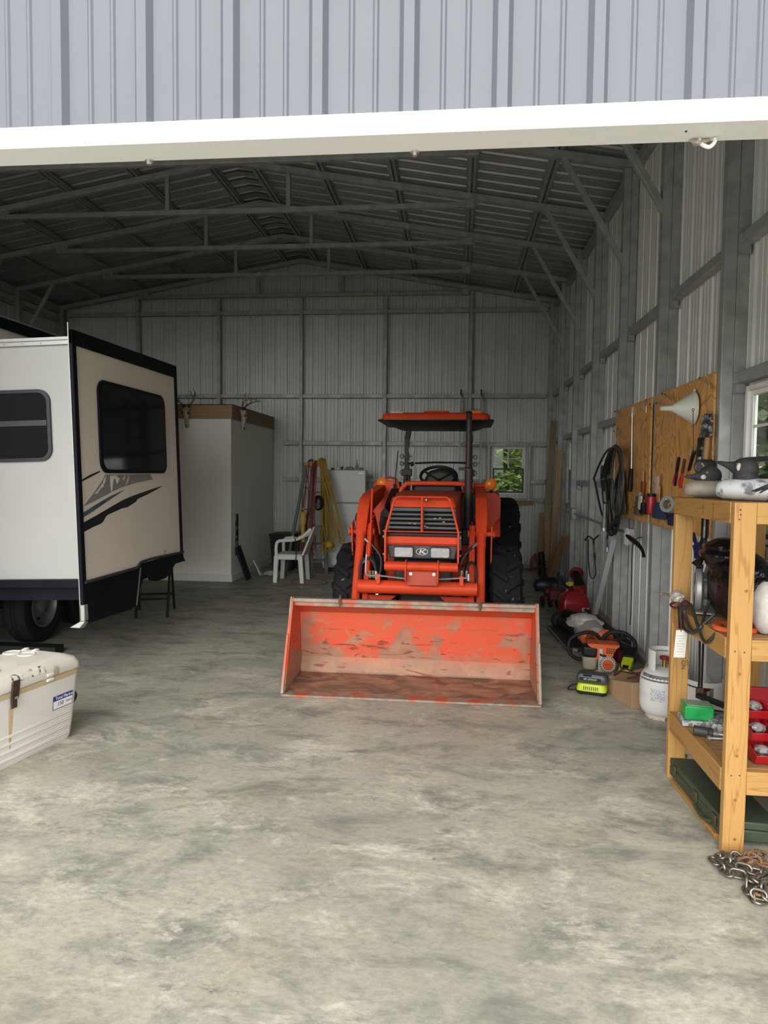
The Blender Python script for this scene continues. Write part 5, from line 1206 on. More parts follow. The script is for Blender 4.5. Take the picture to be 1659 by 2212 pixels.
t = thing('sheath', 'brown leather knife sheath with wooden handle showing', 'sheath', pb)
b = B(); b.loft([[V((PX - .02 + .012 * a, pa.y + w_ * c, z)) for a, c in ((-1, -1), (-1, 1), (1, 1), (1, -1))] for z, w_ in ((pb.z - .01, .018), (pa.z - .06, .030), (pa.z, .034))]); obj('leather', b, M('brown_leather', (.19, .055, .02), .6), t, .006, 2)
b = B(); b.loft([[V((PX - .02 + .010 * math.cos(q), pa.y + w_ * math.sin(q), z)) for q in [2 * PI * i / 10 for i in range(10)]] for z, w_ in ((pa.z, .016), (pa.z + .05, .019), (pa.z + .085, .015))]); obj('handle', b, M('beech', (.42, .23, .09), .5), t)
p = onb(1406, 1110, .0335); zt = onb(1405, 1066, .0335).z
t = thing('red_bottle', 'red plastic bottle with black cap in a wall holder', 'bottle', p)
b = B(); b.lathe([(.030, 0), (.034, .01), (.034, (zt - p.z) * .55), (.030, (zt - p.z) * .85), (.0, (zt - p.z) * .86)], 20, p); obj('bottle_body', b, M('red_plastic', (.33, .012, .022), .3), t)
b = B(); b.lathe([(.031, (zt - p.z) * .85), (.032, (zt - p.z) * 1.0), (0, (zt - p.z) * 1.02)], 20, p); obj('cap', b, black_plastic, t)
p = onb(1391, 1110, .034)
t = thing('holster', 'black and white tool holster hanging left of the red bottle', 'holster', p)
b = B(); b.loft([[V((PX - .032 + a * .03, p.y + c * w_, z)) for a, c in ((-1, -1), (1, -1), (1, 1), (-1, 1))] for z, w_ in ((p.z, .05), (p.z + .09, .06))]); obj('pouch', b, black_plastic, t, .008, 2)
b = B(); b.box((PX - .058, p.y + .03, p.z + .10), (.012, .065, .13), (.25, 0, 0)); obj('white_card', b, M('printed_card', (.55, .55, .52), .6, 0, (.10, .10, .10), 40, lo=.55, hi=.6), t)
p = onb(1422, 1068, .03); t = thing('seed_packet', 'clear bag with a yellow and red packet on the plywood', 'packet', p)
b = B(); b.box(p, (.008, .055, .12), (.1, 0, 0)); obj('packet', b, M('packet_print', (.50, .38, .12), .4, 0, (.45, .08, .05), 25), t); b = B(); b.box(p + V((-.004, .02, .07)), (.02, .07, .14), (.05, 0, 0)); obj('clear_bag', b, M('clear_film', (.45, .36, .28), .15, 0, (.6, .55, .5), 30, alpha=.45), t, .008, 2)
p = onb(1446, 1090, .10); t = thing('tape_roll', 'wide silver duct tape roll hung at the bottom of the plywood', 'tape', p)
b = B(); ax = V((-.75, -.6, .12)); b.lathe([(.034, -.028), (.055, -.028), (.055, .028), (.034, .028), (.034, -.028)], 32, p, ax, cap=False); obj('roll', b, M('silver_tape', (.28, .30, .31), .4, .4), t)
b = B(); b.lathe([(.033, -.027), (.033, .027), (.030, .027), (.030, -.027)], 28, p, ax, cap=False); obj('core', b, M('card_core', (.22, .2, .17), .8), t)
b = B(); b.tube([V((PX, p.y, p.z + .05)), V((PX - .03, p.y, p.z + .045)), p + V((0, 0, .034)), p + V((-.03, -.03, .036))], .003, 6, 3); obj('peg', b, wire, t)
b = B(); y_ = onb(1376, 1000).y; b.bx(PX - .012, PX - .008, y_ - .004, y_ + .004, .99, 1.60); tag(obj('yardstick', b, M('pale_wood_strip', (.36, .28, .14), .6)), 'thin wooden stick hanging below the left plywood board', 'stick')
# mallet, shears, wrapped tools on the right board
h0, h1 = onb(1532, 912, .018), onb(1523, 1000, .05)
t = thing('mallet', 'rubber mallet with black head and wooden handle hanging head down', 'mallet', h1)
b = B(); b.tube([h0, h0.lerp(h1, .5), h1], .0155, 12); obj('handle', b, M('hickory', (.36, .20, .085), .5, 0, (.28, .15, .06), 10, stretch=(1, 1, .1)), t)
hc = h1 + V((.0, .0, -.02)); ax = V((-.75, -.62, -.05)).normalized(); b = B(); b.lathe([(0, -.055), (.036, -.055), (.041, -.05), (.043, 0), (.041, .05), (.036, .055), (0, .055)], 28, hc, ax); hd = obj('head', b, M('black_rubber_head', (.018, .018, .020), .55), t)
b = B(); b.lathe([(.0, .0552), (.030, .0552), (.030, .0556), (0, .0556)], 24, hc, ax); obj('worn_face', b, M('scuffed_rubber', (.06, .06, .065), .6, 0, (.30, .30, .30), 40, lo=.55, hi=.6), hd)
b = B(); c_ = onb(1527, 1030, .03); b.tube([onb(1522, 1012, .03), onb(1520, 1030, .03), onb(1525, 1040, .03), onb(1530, 1032, .03), onb(1532, 1010, .03)], .003, 6, 4); tag(obj('cord_loop', b, black_rubber), 'black cord loop hanging below the mallet', 'cord')
red_grip = M('red_grip', (.42, .02, .02), .4)
for i, (x0, y0, x1, y1, xb, yb_, lb) in enumerate(((1467, 988, 1462, 1018, 1456, 1046, 'black and red handled snips left on the right plywood'), (1479, 992, 1474, 1022, 1468, 1050, 'red handled pliers between snips and screwdriver'))):
    a, c, e = onb(x0, y0, .0085), onb(x1, y1, .0085), onb(xb, yb_, .0085); t = thing('snips' if i == 0 else 'pliers', lb, 'pliers', e)
    b = B(); b.beam(a, c, .028 if i == 0 else .02, .018, (1, 0, 0)); obj('jaws' if i else 'sheath', b, black_plastic if i == 0 else M('rusty_steel', (.12, .05, .035), .6, .4), t, .005, 2)
    b = B(); b.tube([c, c.lerp(e, .5) + V((0, .018, 0)), e + V((0, .012, 0))], .009, 8, 3); obj('grip', b, red_grip, t)
    b = B(); b.tube([c, c.lerp(e, .5) - V((0, .016, 0)), e - V((0, .020, .01))], .009, 8, 3); obj('grip', b, red_grip if i else black_plastic, t)
for i, (x0, y0, x1, y1, m_, lb) in enumerate(((1500, 975, 1488, 1015, 'black_plastic', 'black handled screwdriver hanging aslant'), (1508, 985, 1504, 1020, 'steel', 'steel spanner beside the aslant screwdriver'), (1490, 985, 1482, 1025, 'beech2', 'wooden handled chisel beside the pliers'))):
    a, c = onb(x0, y0, .011), onb(x1, y1, .011); t = thing(['screwdriver', 'spanner', 'chisel'][i], lb, 'tool', c)
    b = B(); b.tube([a, a.lerp(c, .3), c], .011 if i != 1 else .006, 8); obj('handle', b, [black_plastic, steel, M('beech2', (.34, .17, .07), .5)][i], t)
    b = B(); b.cyl(a, a + (a - c).normalized() * .05, .004 if i != 1 else .012, n=8); obj('tip', b, steel, t)
p = onb(1513, 998, .05); b = B(); b.lathe([(.028, -.03), (.028, .03), (.024, .03), (.024, -.026), (0, -.026)], 18, p, cap=False); tag(obj('tin_cup', b, M('dark_tin', (.10, .09, .08), .3, .6)), 'small dark tin cup hung between the tools and the mallet', 'cup')
wrap = M('clear_wrapped_tools', (.05, .05, .055), .15, .2, (.40, .40, .40), 30, lo=.5, hi=.58)
blob('wrapped_fittings', 'clear plastic bag of dark fittings near the mallet handle', 'bag', 1516, 1537, 894, 945, .03, .05, wrap, .25, .9, 8)
blob('socket_set', 'black socket set pouch hung left of the mallet handle', 'pouch', 1507, 1521, 945, 992, .025, .04, M('black_pouch', (.016, .014, .013), .4, 0, (.18, .15, .12), 30, lo=.58, hi=.62), .2, .9, 9)

# ================================================================ services and things on the right wall
CXw = XP + .03
b = B(); b.cyl((1.505, 6.30, 1.105), (1.505, 9.15, 1.12), .0125, n=12); tag(obj('conduit', b, M('conduit', (.36, .37, .38), .4, .6)), 'grey conduit pipe along the right wall, piece between the two boxes', 'conduit')
b = B(); b.cyl((1.505, 9.22, 1.12), (1.505, 12.2, 1.12), .0125, n=12); tag(obj('conduit', b, M('conduit2', (.36, .37, .38), .4, .6)), 'grey conduit pipe running on to the back corner', 'conduit')
for y, z, lb in ((6.22, 1.085, 'grey metal outlet box below the plywood boards'), (9.185, 1.12, 'grey metal junction box farther along the conduit')):
    t = thing('outlet_box', lb, 'outlet', (1.50, y, z - .06)); b = B(); b.bx(1.47, 1.527, y - .06, y + .06, z - .07, z + .07); obj('box', b, M('box_grey', (.36, .37, .38), .45, .2), t, .006, 2)
    b = B(); b.bx(1.464, 1.470, y - .065, y + .065, z - .075, z + .075); obj('cover', b, white_paint if y < 7 else galv_pale, t, .003, 1)
# coiled black hose hung at the edge of the plywood
hang_p = at(1333, 968, X=1.44)
HZ = thing('hose', 'long coiled black hose hung at the far edge of the plywood', 'hose', at(1318, 1185, X=1.42))
hz_m = M('air_hose', (.020, .021, .022), .35); hz_g = M('olive_hose', (.05, .05, .035), .45)
random.seed(12)
def loop(L, R, ztop, zbot, d, j): return [at(px, py, X=1.44 - d) for px, py in ((1335 + j, ztop), ((L + 1335) / 2, ztop + 6), (L, ztop + 60), (L + 2, (ztop + zbot) / 2), ((L + R) / 2 - 6, zbot - 12), ((L + R) / 2 + 4, zbot), (R, zbot - 30), (R + 4, (ztop + zbot) / 2), (1342 + j, ztop + 30))]
for i, (L_i, R_i, zt_, zb_) in enumerate(((1284, 1326, 970, 1118), (1300, 1330, 968, 1150), (1304, 1335, 966, 1155), (1310, 1332, 967, 1148), (1314, 1338, 965, 1152), (1318, 1340, 966, 1140), (1308, 1342, 968, 1130), (1321, 1343, 970, 1110))):
    b = B(); b.tube(loop(L_i, R_i, zt_, zb_, .012 * i, random.uniform(-3, 3)), .0105, 8, 6, closed=True); obj('coil', b, hz_g if i == 7 else hz_m, HZ)
b = B(); e = [at(px, py, X=1.36) for px, py in ((1316, 1080), (1318, 1130), (1312, 1160), (1312, 1182))]; b.tube(e, .010, 8, 4); obj('hose_tail', b, hz_m, HZ)
b = B(); b.cyl(e[3], e[3] + V((0, 0, -.04)), .014, n=10); obj('hose_fitting', b, chrome, HZ)
b = B(); b.cyl(at(1306, 1062, X=1.34), at(1308, 1085, X=1.34), .013, n=10); obj('hose_coupling', b, chrome, HZ)
b = B(); g0, g1, g2 = at(1307, 1088, X=1.34), at(1306, 1118, X=1.34), at(1305, 1140, X=1.34); b.cyl(g0, g1, .018, n=12); b.cyl(g1, g2, .022, .026, n=14); obj('nozzle', b, M('grey_nozzle', (.16, .16, .17), .4, .4), HZ)
b = B(); b.cyl(g2, g2 + V((0, 0, -.03)), .026, n=16); obj('nozzle_cap', b, chrome, HZ)
b = B(); b.cyl(at(1336, 967, X=1.53), hang_p + V((0, 0, 0)), .008, n=8); obj('hanger', b, wire, HZ)
# green bottle standing on the lower girt
gy = at(1301, 1040, X=1.60).y; p = V((1.615, gy, 1.544)); t = thing('green_bottle', 'green bottle standing on the lower girt behind the hose', 'bottle', p)
b = B(); b.lathe([(.036, 0), (.038, .01), (.038, .15), (.03, .175), (0, .176)], 18, p); obj('bottle_body', b, M('green_label', (.012, .10, .045), .4), t)
b = B(); b.lathe([(.022, .175), (.022, .215), (0, .216)], 16, p); obj('cap', b, white_plastic, t)
# hanging strap with loop, pruning saw with its cord
a, c = at(1274, 1165, X=1.50), at(1285, 1210, X=1.50)
t = thing('lanyard_tool', 'black tool with green strap hung on the wall below the hose', 'tool', at(1280, 1250, X=1.5))
b = B(); b.tube([at(px, py, X=1.50) for px, py in ((1264, 1168), (1271, 1158), (1282, 1165), (1292, 1157), (1294, 1156))], .012, 8, 4, flat=.5); b.tube([at(1282, 1165, X=1.5), c], .012, 8); obj('strap', b, M('green_strap', (.035, .06, .04), .8), t)
b = B(); b.cyl(at(1283, 1178, X=1.5), at(1285, 1196, X=1.5), .014, n=10); obj('ferrule', b, steel, t)
b = B(); b.tube([at(px, py, X=1.50) for px, py in ((1285, 1197), (1285, 1215), (1287, 1238), (1281, 1250), (1274, 1240), (1271, 1205), (1271, 1165))], .006, 6, 5); obj('loop_cord', b, black_rubber, t)
t = thing('curved_saw', 'black curved handled tool hanging on the wall below the outlet box', 'tool', at(1380, 1203, X=1.45))
b = B(); b.tube([at(px, py, X=1.47) for px, py in ((1355, 1157), (1368, 1168), (1380, 1178), (1388, 1190), (1391, 1202))], lambda q: .016 + .004 * math.sin(q * 6), 10, 5); obj('handle', b, black_plastic, t)
b = B(); b.tube([at(px, py, X=1.48) for px, py in ((1388, 1161), (1378, 1162), (1368, 1172), (1365, 1200), (1364, 1260), (1363, 1310), (1361, 1350))], .004, 6, 5); obj('cord', b, black_rubber, t)

# ================================================================ shelf of pine two-by-fours
pine_v = wood('pine_upright', (.50, .285, .09), (.33, .155, .036), axis=2, scale=20, dist=3.0, lo=.7)
pine_y = wood('pine_rail_long', (.43, .235, .072), (.29, .14, .034), axis=1, scale=20, dist=2.6, lo=.7)
pine_x = wood('pine_rail_short', (.50, .285, .09), (.33, .165, .04), axis=0, scale=20, dist=2.6, lo=.7)
ply_sh = wood('shelf_board', (.40, .235, .11), (.22, .105, .04), axis=0, scale=9, dist=3.5, lo=.3)
SX0, SX1, SY0, SY1 = 1.147, 1.597, 3.037, 3.84
SH = thing('storage_shelf', 'open pine shelf unit at the right with two duck decoys on top', 'shelf', (1.37, 3.44, 0))
for x0, y0 in ((SX0 + .002, SY0), (SX0 - .002, SY1 - .04), (SX1 - .09, SY1 - .04), (SX1 - .09, SY0 + .05)):
    b = B(); top_ = 1.498 if y0 == SY0 else 1.408; b.bx(x0, x0 + .089, y0, y0 + .038, 0, top_); po = obj('upright', b, pine_v, SH, .003, 2)
    if y0 == SY0 and x0 < 1.3:
        for dx, z in ((.022, 1.468), (.024, 1.448), (.020, 1.428), (.022, .875), (.060, .872), (.026, .345), (.060, .347)):
            b = B(); b.cyl((x0 + dx, y0 - .0004, z), (x0 + dx, y0 + .002, z), .0038, n=8); obj('screw_head', b, dark_grey, po)
        kn = M('wood_knot', (.26, .115, .04), .6)
        for dx, z in ((.046, .24), (.058, 1.13), (.046, .43), (.044, .78), (.05, .07)):
            b = B(); b.lathe([(0, -.0006), (.005, -.0006), (.007, .0)], 12, (x0 + dx, y0, z), (0, 1, 0)); obj('knot', b, kn, po)
    if y0 > 3.7 and x0 < 1.3:
        q = at(1477, 1436, Y=SY1 - .0405)
        text('stamp_lettering', 'NO.2', .030, (q.x, SY1 - .0405, q.z + .01), (0, 0, 1), (-1, 0, 0), M('ink_stamp', (.06, .035, .02), .8), po, .0003)
        text('stamp_lettering', 'SYP', .020, (q.x + .020, SY1 - .0405, q.z + .01), (0, 0, 1), (-1, 0, 0), M('ink_stamp2', (.10, .055, .025), .8), po, .0003)
for z0, z1 in ((1.409, 1.498), (.835, .924), (.262, .362)):
    b = B(); b.bx(SX0 - .002, SX0 + .036, SY0 + .039, SY1 if z1 > 1.4 else SY1 - .042, z0, z1); ro = obj('long_rail', b, pine_y, SH, .003, 2)
    b = B(); b.bx(SX1 - .128, SX1 - .0905, SY0 + .041, SY1 - .042, z0, z1); obj('long_rail', b, pine_y, SH, .003, 2)
    b = B(); b.bx(SX0 + .092, 1.60 - .09, SY0 + .002, SY0 + .04, z0, z1); obj('short_rail', b, pine_x, SH, .003, 2)
    b = B(); b.bx(SX0 + .09, 1.60 - .09, SY1 - .038, SY1, z0, z1); obj('short_rail', b, pine_x, SH, .003, 2)
    if z1 < 1.4: b = B(); b.bx(SX0 + .037, SX1 - .13, SY0 + .042, SY1 - .045, z1 - .012, z1 + .002); obj('shelf_board', b, ply_sh, SH)
    else:
        b = B(); b.bx(SX0 + .037, SX1 - .13, SY0 + .042, SY1 - .04, z1 - .013, z1 - .001); obj('shelf_board', b, ply_sh, SH)
        for y_, s_ in ((3.40, 'ITC 4281'), (3.27, 'PINE 2X4 96')):
            text('stamp_lettering', s_, .013, (SX0 - .0025, y_, 1.452), (0, 0, 1), (0, 1, 0), M('ink', (.10, .05, .02), .8), ro, .0003)

# ---- duck decoys
duck_black = M('decoy_black', (.020, .021, .023), .7, 0, (.035, .035, .037), 20)
duck_grey = M('decoy_grey', (.36, .32, .26), .7, 0, (.27, .23, .19), 12, col3=(.12, .09, .07), scale3=30, lo3=.70, hi3=.76)
duck_white = M('decoy_white', (.58, .59, .60), .7, 0, (.17, .18, .21), 22, lo=.52, hi=.66, col3=(.20, .16, .12), scale3=9, lo3=.62, hi3=.72)
def duck(label, loc, rz, k, body_m, up, z0=1.5):
    t = thing('duck_decoy', label, 'decoy', (0, 0, 0), group='duck decoys on the shelf')
    hb = .088 if not up else .098; r2 = hb / 2
    b = B(); rows = [(-.212, .010, .9, .30), (-.205, .034, .95, .62), (-.18, .058, 1.0, .88), (-.11, .078, 1.03, 1.0), (0, .082, 1.0, 1.0), (.08, .070, 1.0, .92), (.135, .048, 1.15, .70), (.18, .022, 1.4, .25)]
    b.loft([[V((x, w * math.cos(q), max(0, r2 * zc + r2 * h * math.sin(q)))) for q in [2 * PI * i / 22 for i in range(22)]] for x, w, zc, h in rows]); obj('body', b, body_m, t, sharp=80)
    H = V((-.092, 0, .108)) if not up else V((-.095, 0, .140))
    b = B()
    e_ = .12 if not up else .42; dd = V((-math.cos(e_), 0, math.sin(e_))); dn = V((math.sin(e_), 0, math.cos(e_)))
    b.loft([[c + V((a_ * math.cos(q), w_ * math.sin(q), 0)) for q in [2 * PI * i / 18 for i in range(18)]] for c, a_, w_ in ((V((-.088, 0, hb * .7)), .060, .046), (V((H.x, 0, (H.z + hb) / 2 - .004)), .050, .036), (H + V((.004, 0, -.01)), .048, .034), (H + V((.004, 0, .01)), .030, .02))])
    b.ell(H, (.056, .0385, .050), 20, (0, e_ * .6, 0), k=14)
    b.loft([[H + dd * l_ + dn * o_ + dn * h_ * math.sin(q) + V((0, w_ * math.cos(q), 0)) for q in [2 * PI * i / 16 for i in range(16)]] for l_, o_, w_, h_ in ((.015, -.006, .033, .040), (.042, -.008, .025, .030), (.060, -.011, .018, .020), (.085, -.015, .0155, .012), (.110, -.018, .013, .008), (.119, -.019, .007, .004))])
    hd = obj('head', b, duck_black, t, sharp=80)
    for s in (-1, 1):
        b = B(); b.ell(H + V((-.024, s * .0335, .016 + up * .004)), (.006, .004, .006), 10); obj('eye', b, M('eye_amber', (.22, .18, .10), .3), hd)
        b = B(); b.ell(H + V((-.040 + up * .020, s * .0300 + s * .003 * up, -.006 + up * .014)), (.013, .005, .012) if not up else (.010, .005, .018), 10); obj('cheek_patch', b, M('cheek_white', (.50, .49, .42), .6), hd)
    for s in (-1, 1):
        for i in range(7):
            b = B(); a = 2.9 - .36 * i; L_ = .085 - .005 * abs(i - 2); pts = []
            for j in range(6):
                u_ = j / 5; x = .035 + (.015 + L_ * u_) * math.cos(a); z = hb * .80 - .026 * u_ * (1 + .5 * math.sin(a)) - .006
                q = max(-.95, min(.95, (z - r2) / r2)); w_ = .080 if -.12 < x < .05 else .066
                pts.append(V((x, s * (w_ * math.sqrt(1 - q * q) + .002), z)))
            b.tube(pts, lambda q: .0085 * (1 - .85 * q) + .001, 6); obj('wing_feather', b, duck_black, t)
    root_mat = Matrix.Scale(k, 4)
    for ch in t.children:
        ch.data.transform(root_mat)
        for g in ch.children: g.data.transform(root_mat)
    t.location = (loc[0], loc[1], z0); t.rotation_euler = (0, 0, rz); return t
duck('grey bodied duck decoy with black head, on the far end of the shelf', (1.338, 3.62), .0, 1.0, duck_grey, 0)
duck('mottled white duck decoy with raised black head, nearer on the shelf', (1.358, 3.225), -.55, 1.0, duck_white, 1)
p = V((1.49, 3.47, 1.4985)); t = thing('spray_can', 'black and white aerosol can behind the duck decoys', 'can', p)
b = B(); b.lathe([(.031, 0), (.033, .004), (.033, .118), (.028, .130), (0, .131)], 24, p); obj('can_body', b, M('can_label', (.02, .02, .022), .35), t)
b = B(); b.lathe([(.0335, .02), (.0335, .055)], 24, p, cap=False); obj('label_band', b, M('can_band', (.50, .48, .46), .4, 0, (.5, .12, .10), 60), t)
b = B(); b.lathe([(.027, .129), (.026, .142), (.016, .152), (.0135, .155), (.0135, .178), (0, .179)], 20, p); obj('nozzle_cap', b, M('can_cap', (.55, .55, .55), .35), t)
text('lettering', 'LR2', .02, (p.x, p.y - .0338, p.z + .09), (1, 0, 0), (0, 0, 1), white_ink, t, .0003)
b = B(); b.beam((1.44, 3.40, 1.585), (1.58, 3.37, 1.62), .05, .008, (0, 0, 1)); b.bx(1.562, 1.578, 3.36, 3.38, 1.499, 1.62)
tag(obj('bent_bracket', b, M('blue_grey_metal', (.20, .22, .26), .4, .4), bev=.002), 'blue grey metal bracket on the shelf top behind the nearer duck', 'bracket')

# ---- middle shelf
ZM = .926
bagm = M('bin_bag', (.004, .004, .005), .2, 0, spec=.5, bump=.9, bscale=26)
def rumple(name, label, cat, c, r, m_, seed, amp=.18, n=34, k=22, crease=9, floor=None):
    random.seed(seed); ph = [(random.uniform(2, crease), random.uniform(2, crease), random.uniform(0, 6.28), random.uniform(0, 6.28)) for _ in range(7)]
    b = B(); q = []; fs = []; c = V(c)
    for j in range(k + 1):
        th_ = PI * j / k
        for i in range(n):
            a = 2 * PI * i / n
            f = 1 + amp * sum(abs(math.sin(p0 * a * .5 + p2 + 1.7 * th_)) * abs(math.sin(p1 * th_ * .5 + p3)) - .35 for p0, p1, p2, p3 in ph) / 3.0 * (math.sin(th_) + .15)
            f = f if i else f
            p = V((r[0] * math.sin(th_) * math.cos(a) * f, r[1] * math.sin(th_) * math.sin(a) * f, r[2] * math.cos(th_) * (.9 + .1 * f)))
            P_ = c + p
            if floor is not None: P_.z = max(floor, P_.z)
            q.append(P_)
    for j in range(k):
        for i in range(n): fs.append((j * n + i, j * n + (i + 1) % n, (j + 1) * n + (i + 1) % n, (j + 1) * n + i))
    b.add(q, fs); return b
b = rumple('bag', '', '', (1.335, 3.42, ZM + .165), (.125, .27, .175), bagm, 4, .13, n=64, k=40, floor=ZM + .002, crease=18)
b2 = rumple('bag', '', '', (1.30, 3.53, ZM + .30), (.10, .15, .085), bagm, 9, .22, n=48, k=30, crease=16)
BG = thing('bin_bag', 'stuffed shiny black bin bag on the middle shelf', 'bag', (1.335, 3.42, ZM)); obj('bag_body', b, bagm, BG, sharp=22); obj('bag_neck', b2, bagm, BG, sharp=22)
b = B(); b.loft([[V((1.20 + .04 * t + .012 * math.cos(q) * (1.2 - t), 3.63 + .05 * math.sin(q) * (1.1 - t) , ZM + .24 + .05 * t + .008 * math.sin(3 * q))) for q in [2 * PI * i / 10 for i in range(10)]] for t in (0, .4, .8, 1)]); obj('bag_tail', b, bagm, BG, sharp=25)
b = rumple('q', '', '', (1.335, 3.155, ZM + .115), (.055, .07, .115), white_paint, 6, .05, crease=7, floor=ZM + .003)
tag(obj('quilted_bag', b, M('quilted_white', (.58, .55, .52), .7, 0, (.48, .45, .42), 30), sharp=60), 'white quilted bag beside the black bag, at the photo edge', 'bag')
# circular saw with cord and tag
CS = thing('circular_saw', 'grey circular saw with dangling cord on the middle shelf', 'saw', (1.215, 3.69, ZM))
ax = V((.95, -.28, 0)).normalized(); sc = V((1.205, 3.62, ZM + .115))
b = B(); b.lathe([(.045, -.012), (.098, -.012), (.105, -.004), (.105, .016), (.09, .026), (.04, .03)], 40, sc, ax, cap=True); obj('blade_guard', b, M('cast_grey', (.30, .30, .29), .45, .5), CS)
b = B(); b.lathe([(.0, -.0125), (.042, -.0125), (.042, -.016), (0, -.016)], 20, sc, ax); b.lathe([(.045, -.013), (.085, -.0125), (.085, -.0145), (.045, -.0145)], 32, sc, ax, cap=False); obj('blade', b, M('saw_blade', (.10, .09, .08), .35, .8), CS)
b = B(); b.box(sc + V((.03, .0, -.1)), (.10, .22, .006), (0, 0, -.28)); obj('base_plate', b, alu, CS)
b = B(); b.tube([sc + V((.06, -.06, .06)), sc + V((.07, -.02, .12)), sc + V((.075, .05, .12)), sc + V((.07, .09, .05))], .016, 10, 4); b.cyl(sc + V((.03, 0, 0)), sc + V((.13, -.04, 0)), .045, n=20); obj('motor_handle', b, M('saw_grey', (.20, .20, .19), .5), CS)
b = B(); b.tube([sc + V((.05, -.1, .02)), V((1.19, 3.45, ZM + .04)), V((1.135, 3.34, ZM - .01)), V((1.125, 3.40, ZM - .05)), V((1.13, 3.50, ZM - .04)), V((1.128, 3.56, ZM + .02)), V((1.138, 3.50, ZM + .06)), V((1.132, 3.40, ZM + .0)), V((1.125, 3.28, ZM - .06)), V((1.13, 3.22, ZM - .05)), V((1.17, 3.18, ZM + .03))], .0075, 8, 6); b.tube([V((1.13, 3.62, ZM + .03)), V((1.122, 3.58, ZM - .05)), V((1.124, 3.46, ZM - .07)), V((1.126, 3.36, ZM - .03)), V((1.19, 3.33, ZM + .05))], .0075, 8, 6); obj('power_cord', b, M('saw_cord', (.025, .027, .026), .5), CS)
b = B(); b.beam((1.128, 3.60, ZM - .08), (1.126, 3.62, ZM + .03), .02, .016); obj('plug', b, black_plastic, CS)
tg = at(1470, 1391, X=1.105)
b = B(); b.box(tg, (.060, .0015, .135), (0, .07, .25)); tgo = obj('paper_tag', b, M('tag_white', (.74, .73, .70), .7), CS)
b = B()
for i in range(7): b.box(tg + V((.0, -.0012, .04 - .013 * i)), (.04 - .008 * (i % 3), .0006, .0022), (0, .07, .25))
obj('tag_print', b, M('faint_print', (.45, .44, .42), .8), tgo)
b = B(); b.tube([tg + V((0, 0, .06)), tg + V((.002, .005, .12)), V((1.124, 3.56, ZM - .02)), V((1.13, 3.60, ZM + .035))], .0025, 6, 4); obj('tag_string', b, M('red_string', (.12, .012, .016), .6), tgo)
# caulking gun in a white rag, bottle with blue label, orange disc, purple grip
q = V((1.150, 3.755, ZM + .055))
b = rumple('r', '', '', q, (.028, .055, .03), white_paint, 14, .6, crease=14); CG = thing('wrapped_tool', 'steel tool wrapped in a crumpled white rag at the shelf corner', 'tool', (1.15, 3.755, ZM))
obj('rag', b, M('crumpled_rag', (.55, .52, .47), .9, 0, (.33, .29, .25), 40), CG, sharp=40)
b = B(); b.beam((1.115, 3.86, ZM + .05), (1.17, 3.70, ZM + .045), .016, .012); b.torus((1.108, 3.88, ZM + .05), .012, .004, (0, 0, 1), 14, 6); obj('steel_bar', b, steel, CG)
b = B(); b.tube([(1.165, 3.70, ZM + .04), (1.15, 3.68, ZM + .03), (1.125, 3.70, ZM + .005), (1.12, 3.76, ZM + .012), (1.13, 3.72, ZM + .03)], .006, 6, 5); b.ell((1.165, 3.66, ZM + .035), (.02, .03, .018), 10); obj('purple_grip', b, M('purple_grip', (.08, .02, .045), .5), CG)
p = V((1.30, 3.775, ZM)); t = thing('spray_bottle', 'white spray bottle with blue label behind the saw', 'bottle', p)
b = B(); b.lathe([(.034, 0), (.037, .01), (.037, .15), (.016, .20), (.014, .23), (0, .231)], 20, p); obj('bottle_body', b, white_plastic, t)
b = B(); b.lathe([(.0376, .06), (.0376, .14)], 20, p, cap=False); obj('label_band', b, M('blue_label', (.03, .13, .42), .4), t)
b = B(); b.bx(p.x - .03, p.x + .012, p.y - .008, p.y + .008, p.z + .225, p.z + .255); obj('trigger_head', b, white_plastic, t, .004, 2)
t = thing('orange_reel', 'flat orange plastic reel on the front of the middle shelf', 'reel', (1.235, 3.20, ZM))
b = B(); b.lathe([(0, 0), (.085, 0), (.092, .006), (.092, .018), (.085, .024), (.06, .020), (0, .020)], 36, (1.235, 3.215, ZM + .0)); obj('disc', b, M('orange_plastic', (.60, .10, .03), .45), t)
b = B(); b.lathe([(.0, .020), (.02, .020), (.02, .03), (0, .03)], 16, (1.235, 3.215, ZM)); obj('hub', b, M('orange_dark', (.42, .07, .02), .45), t)
# straps hanging behind the far upright
t = thing('hanging_straps', 'pair of thin black bungee straps hanging behind the shelf', 'strap', (1.30, 3.88, .50))
for dx in (0, .022):
    b = B(); b.tube([(1.305 + dx, 3.875, 1.40), (1.303 + dx, 3.878, 1.0), (1.315 + dx * .8, 3.88, .70), (1.318 + dx * .6, 3.88, .44)], .006, 6, 4); obj('bungee', b, black_rubber, t)
b = B(); b.bx(1.295, 1.34, 3.865, 3.89, 1.395, 1.41); obj('end_clip', b, rust, t, .003, 1)
b = B(); b.bx(1.305, 1.34, 3.868, 3.892, .42, .47); obj('end_clip', b, rust, t, .003, 1)
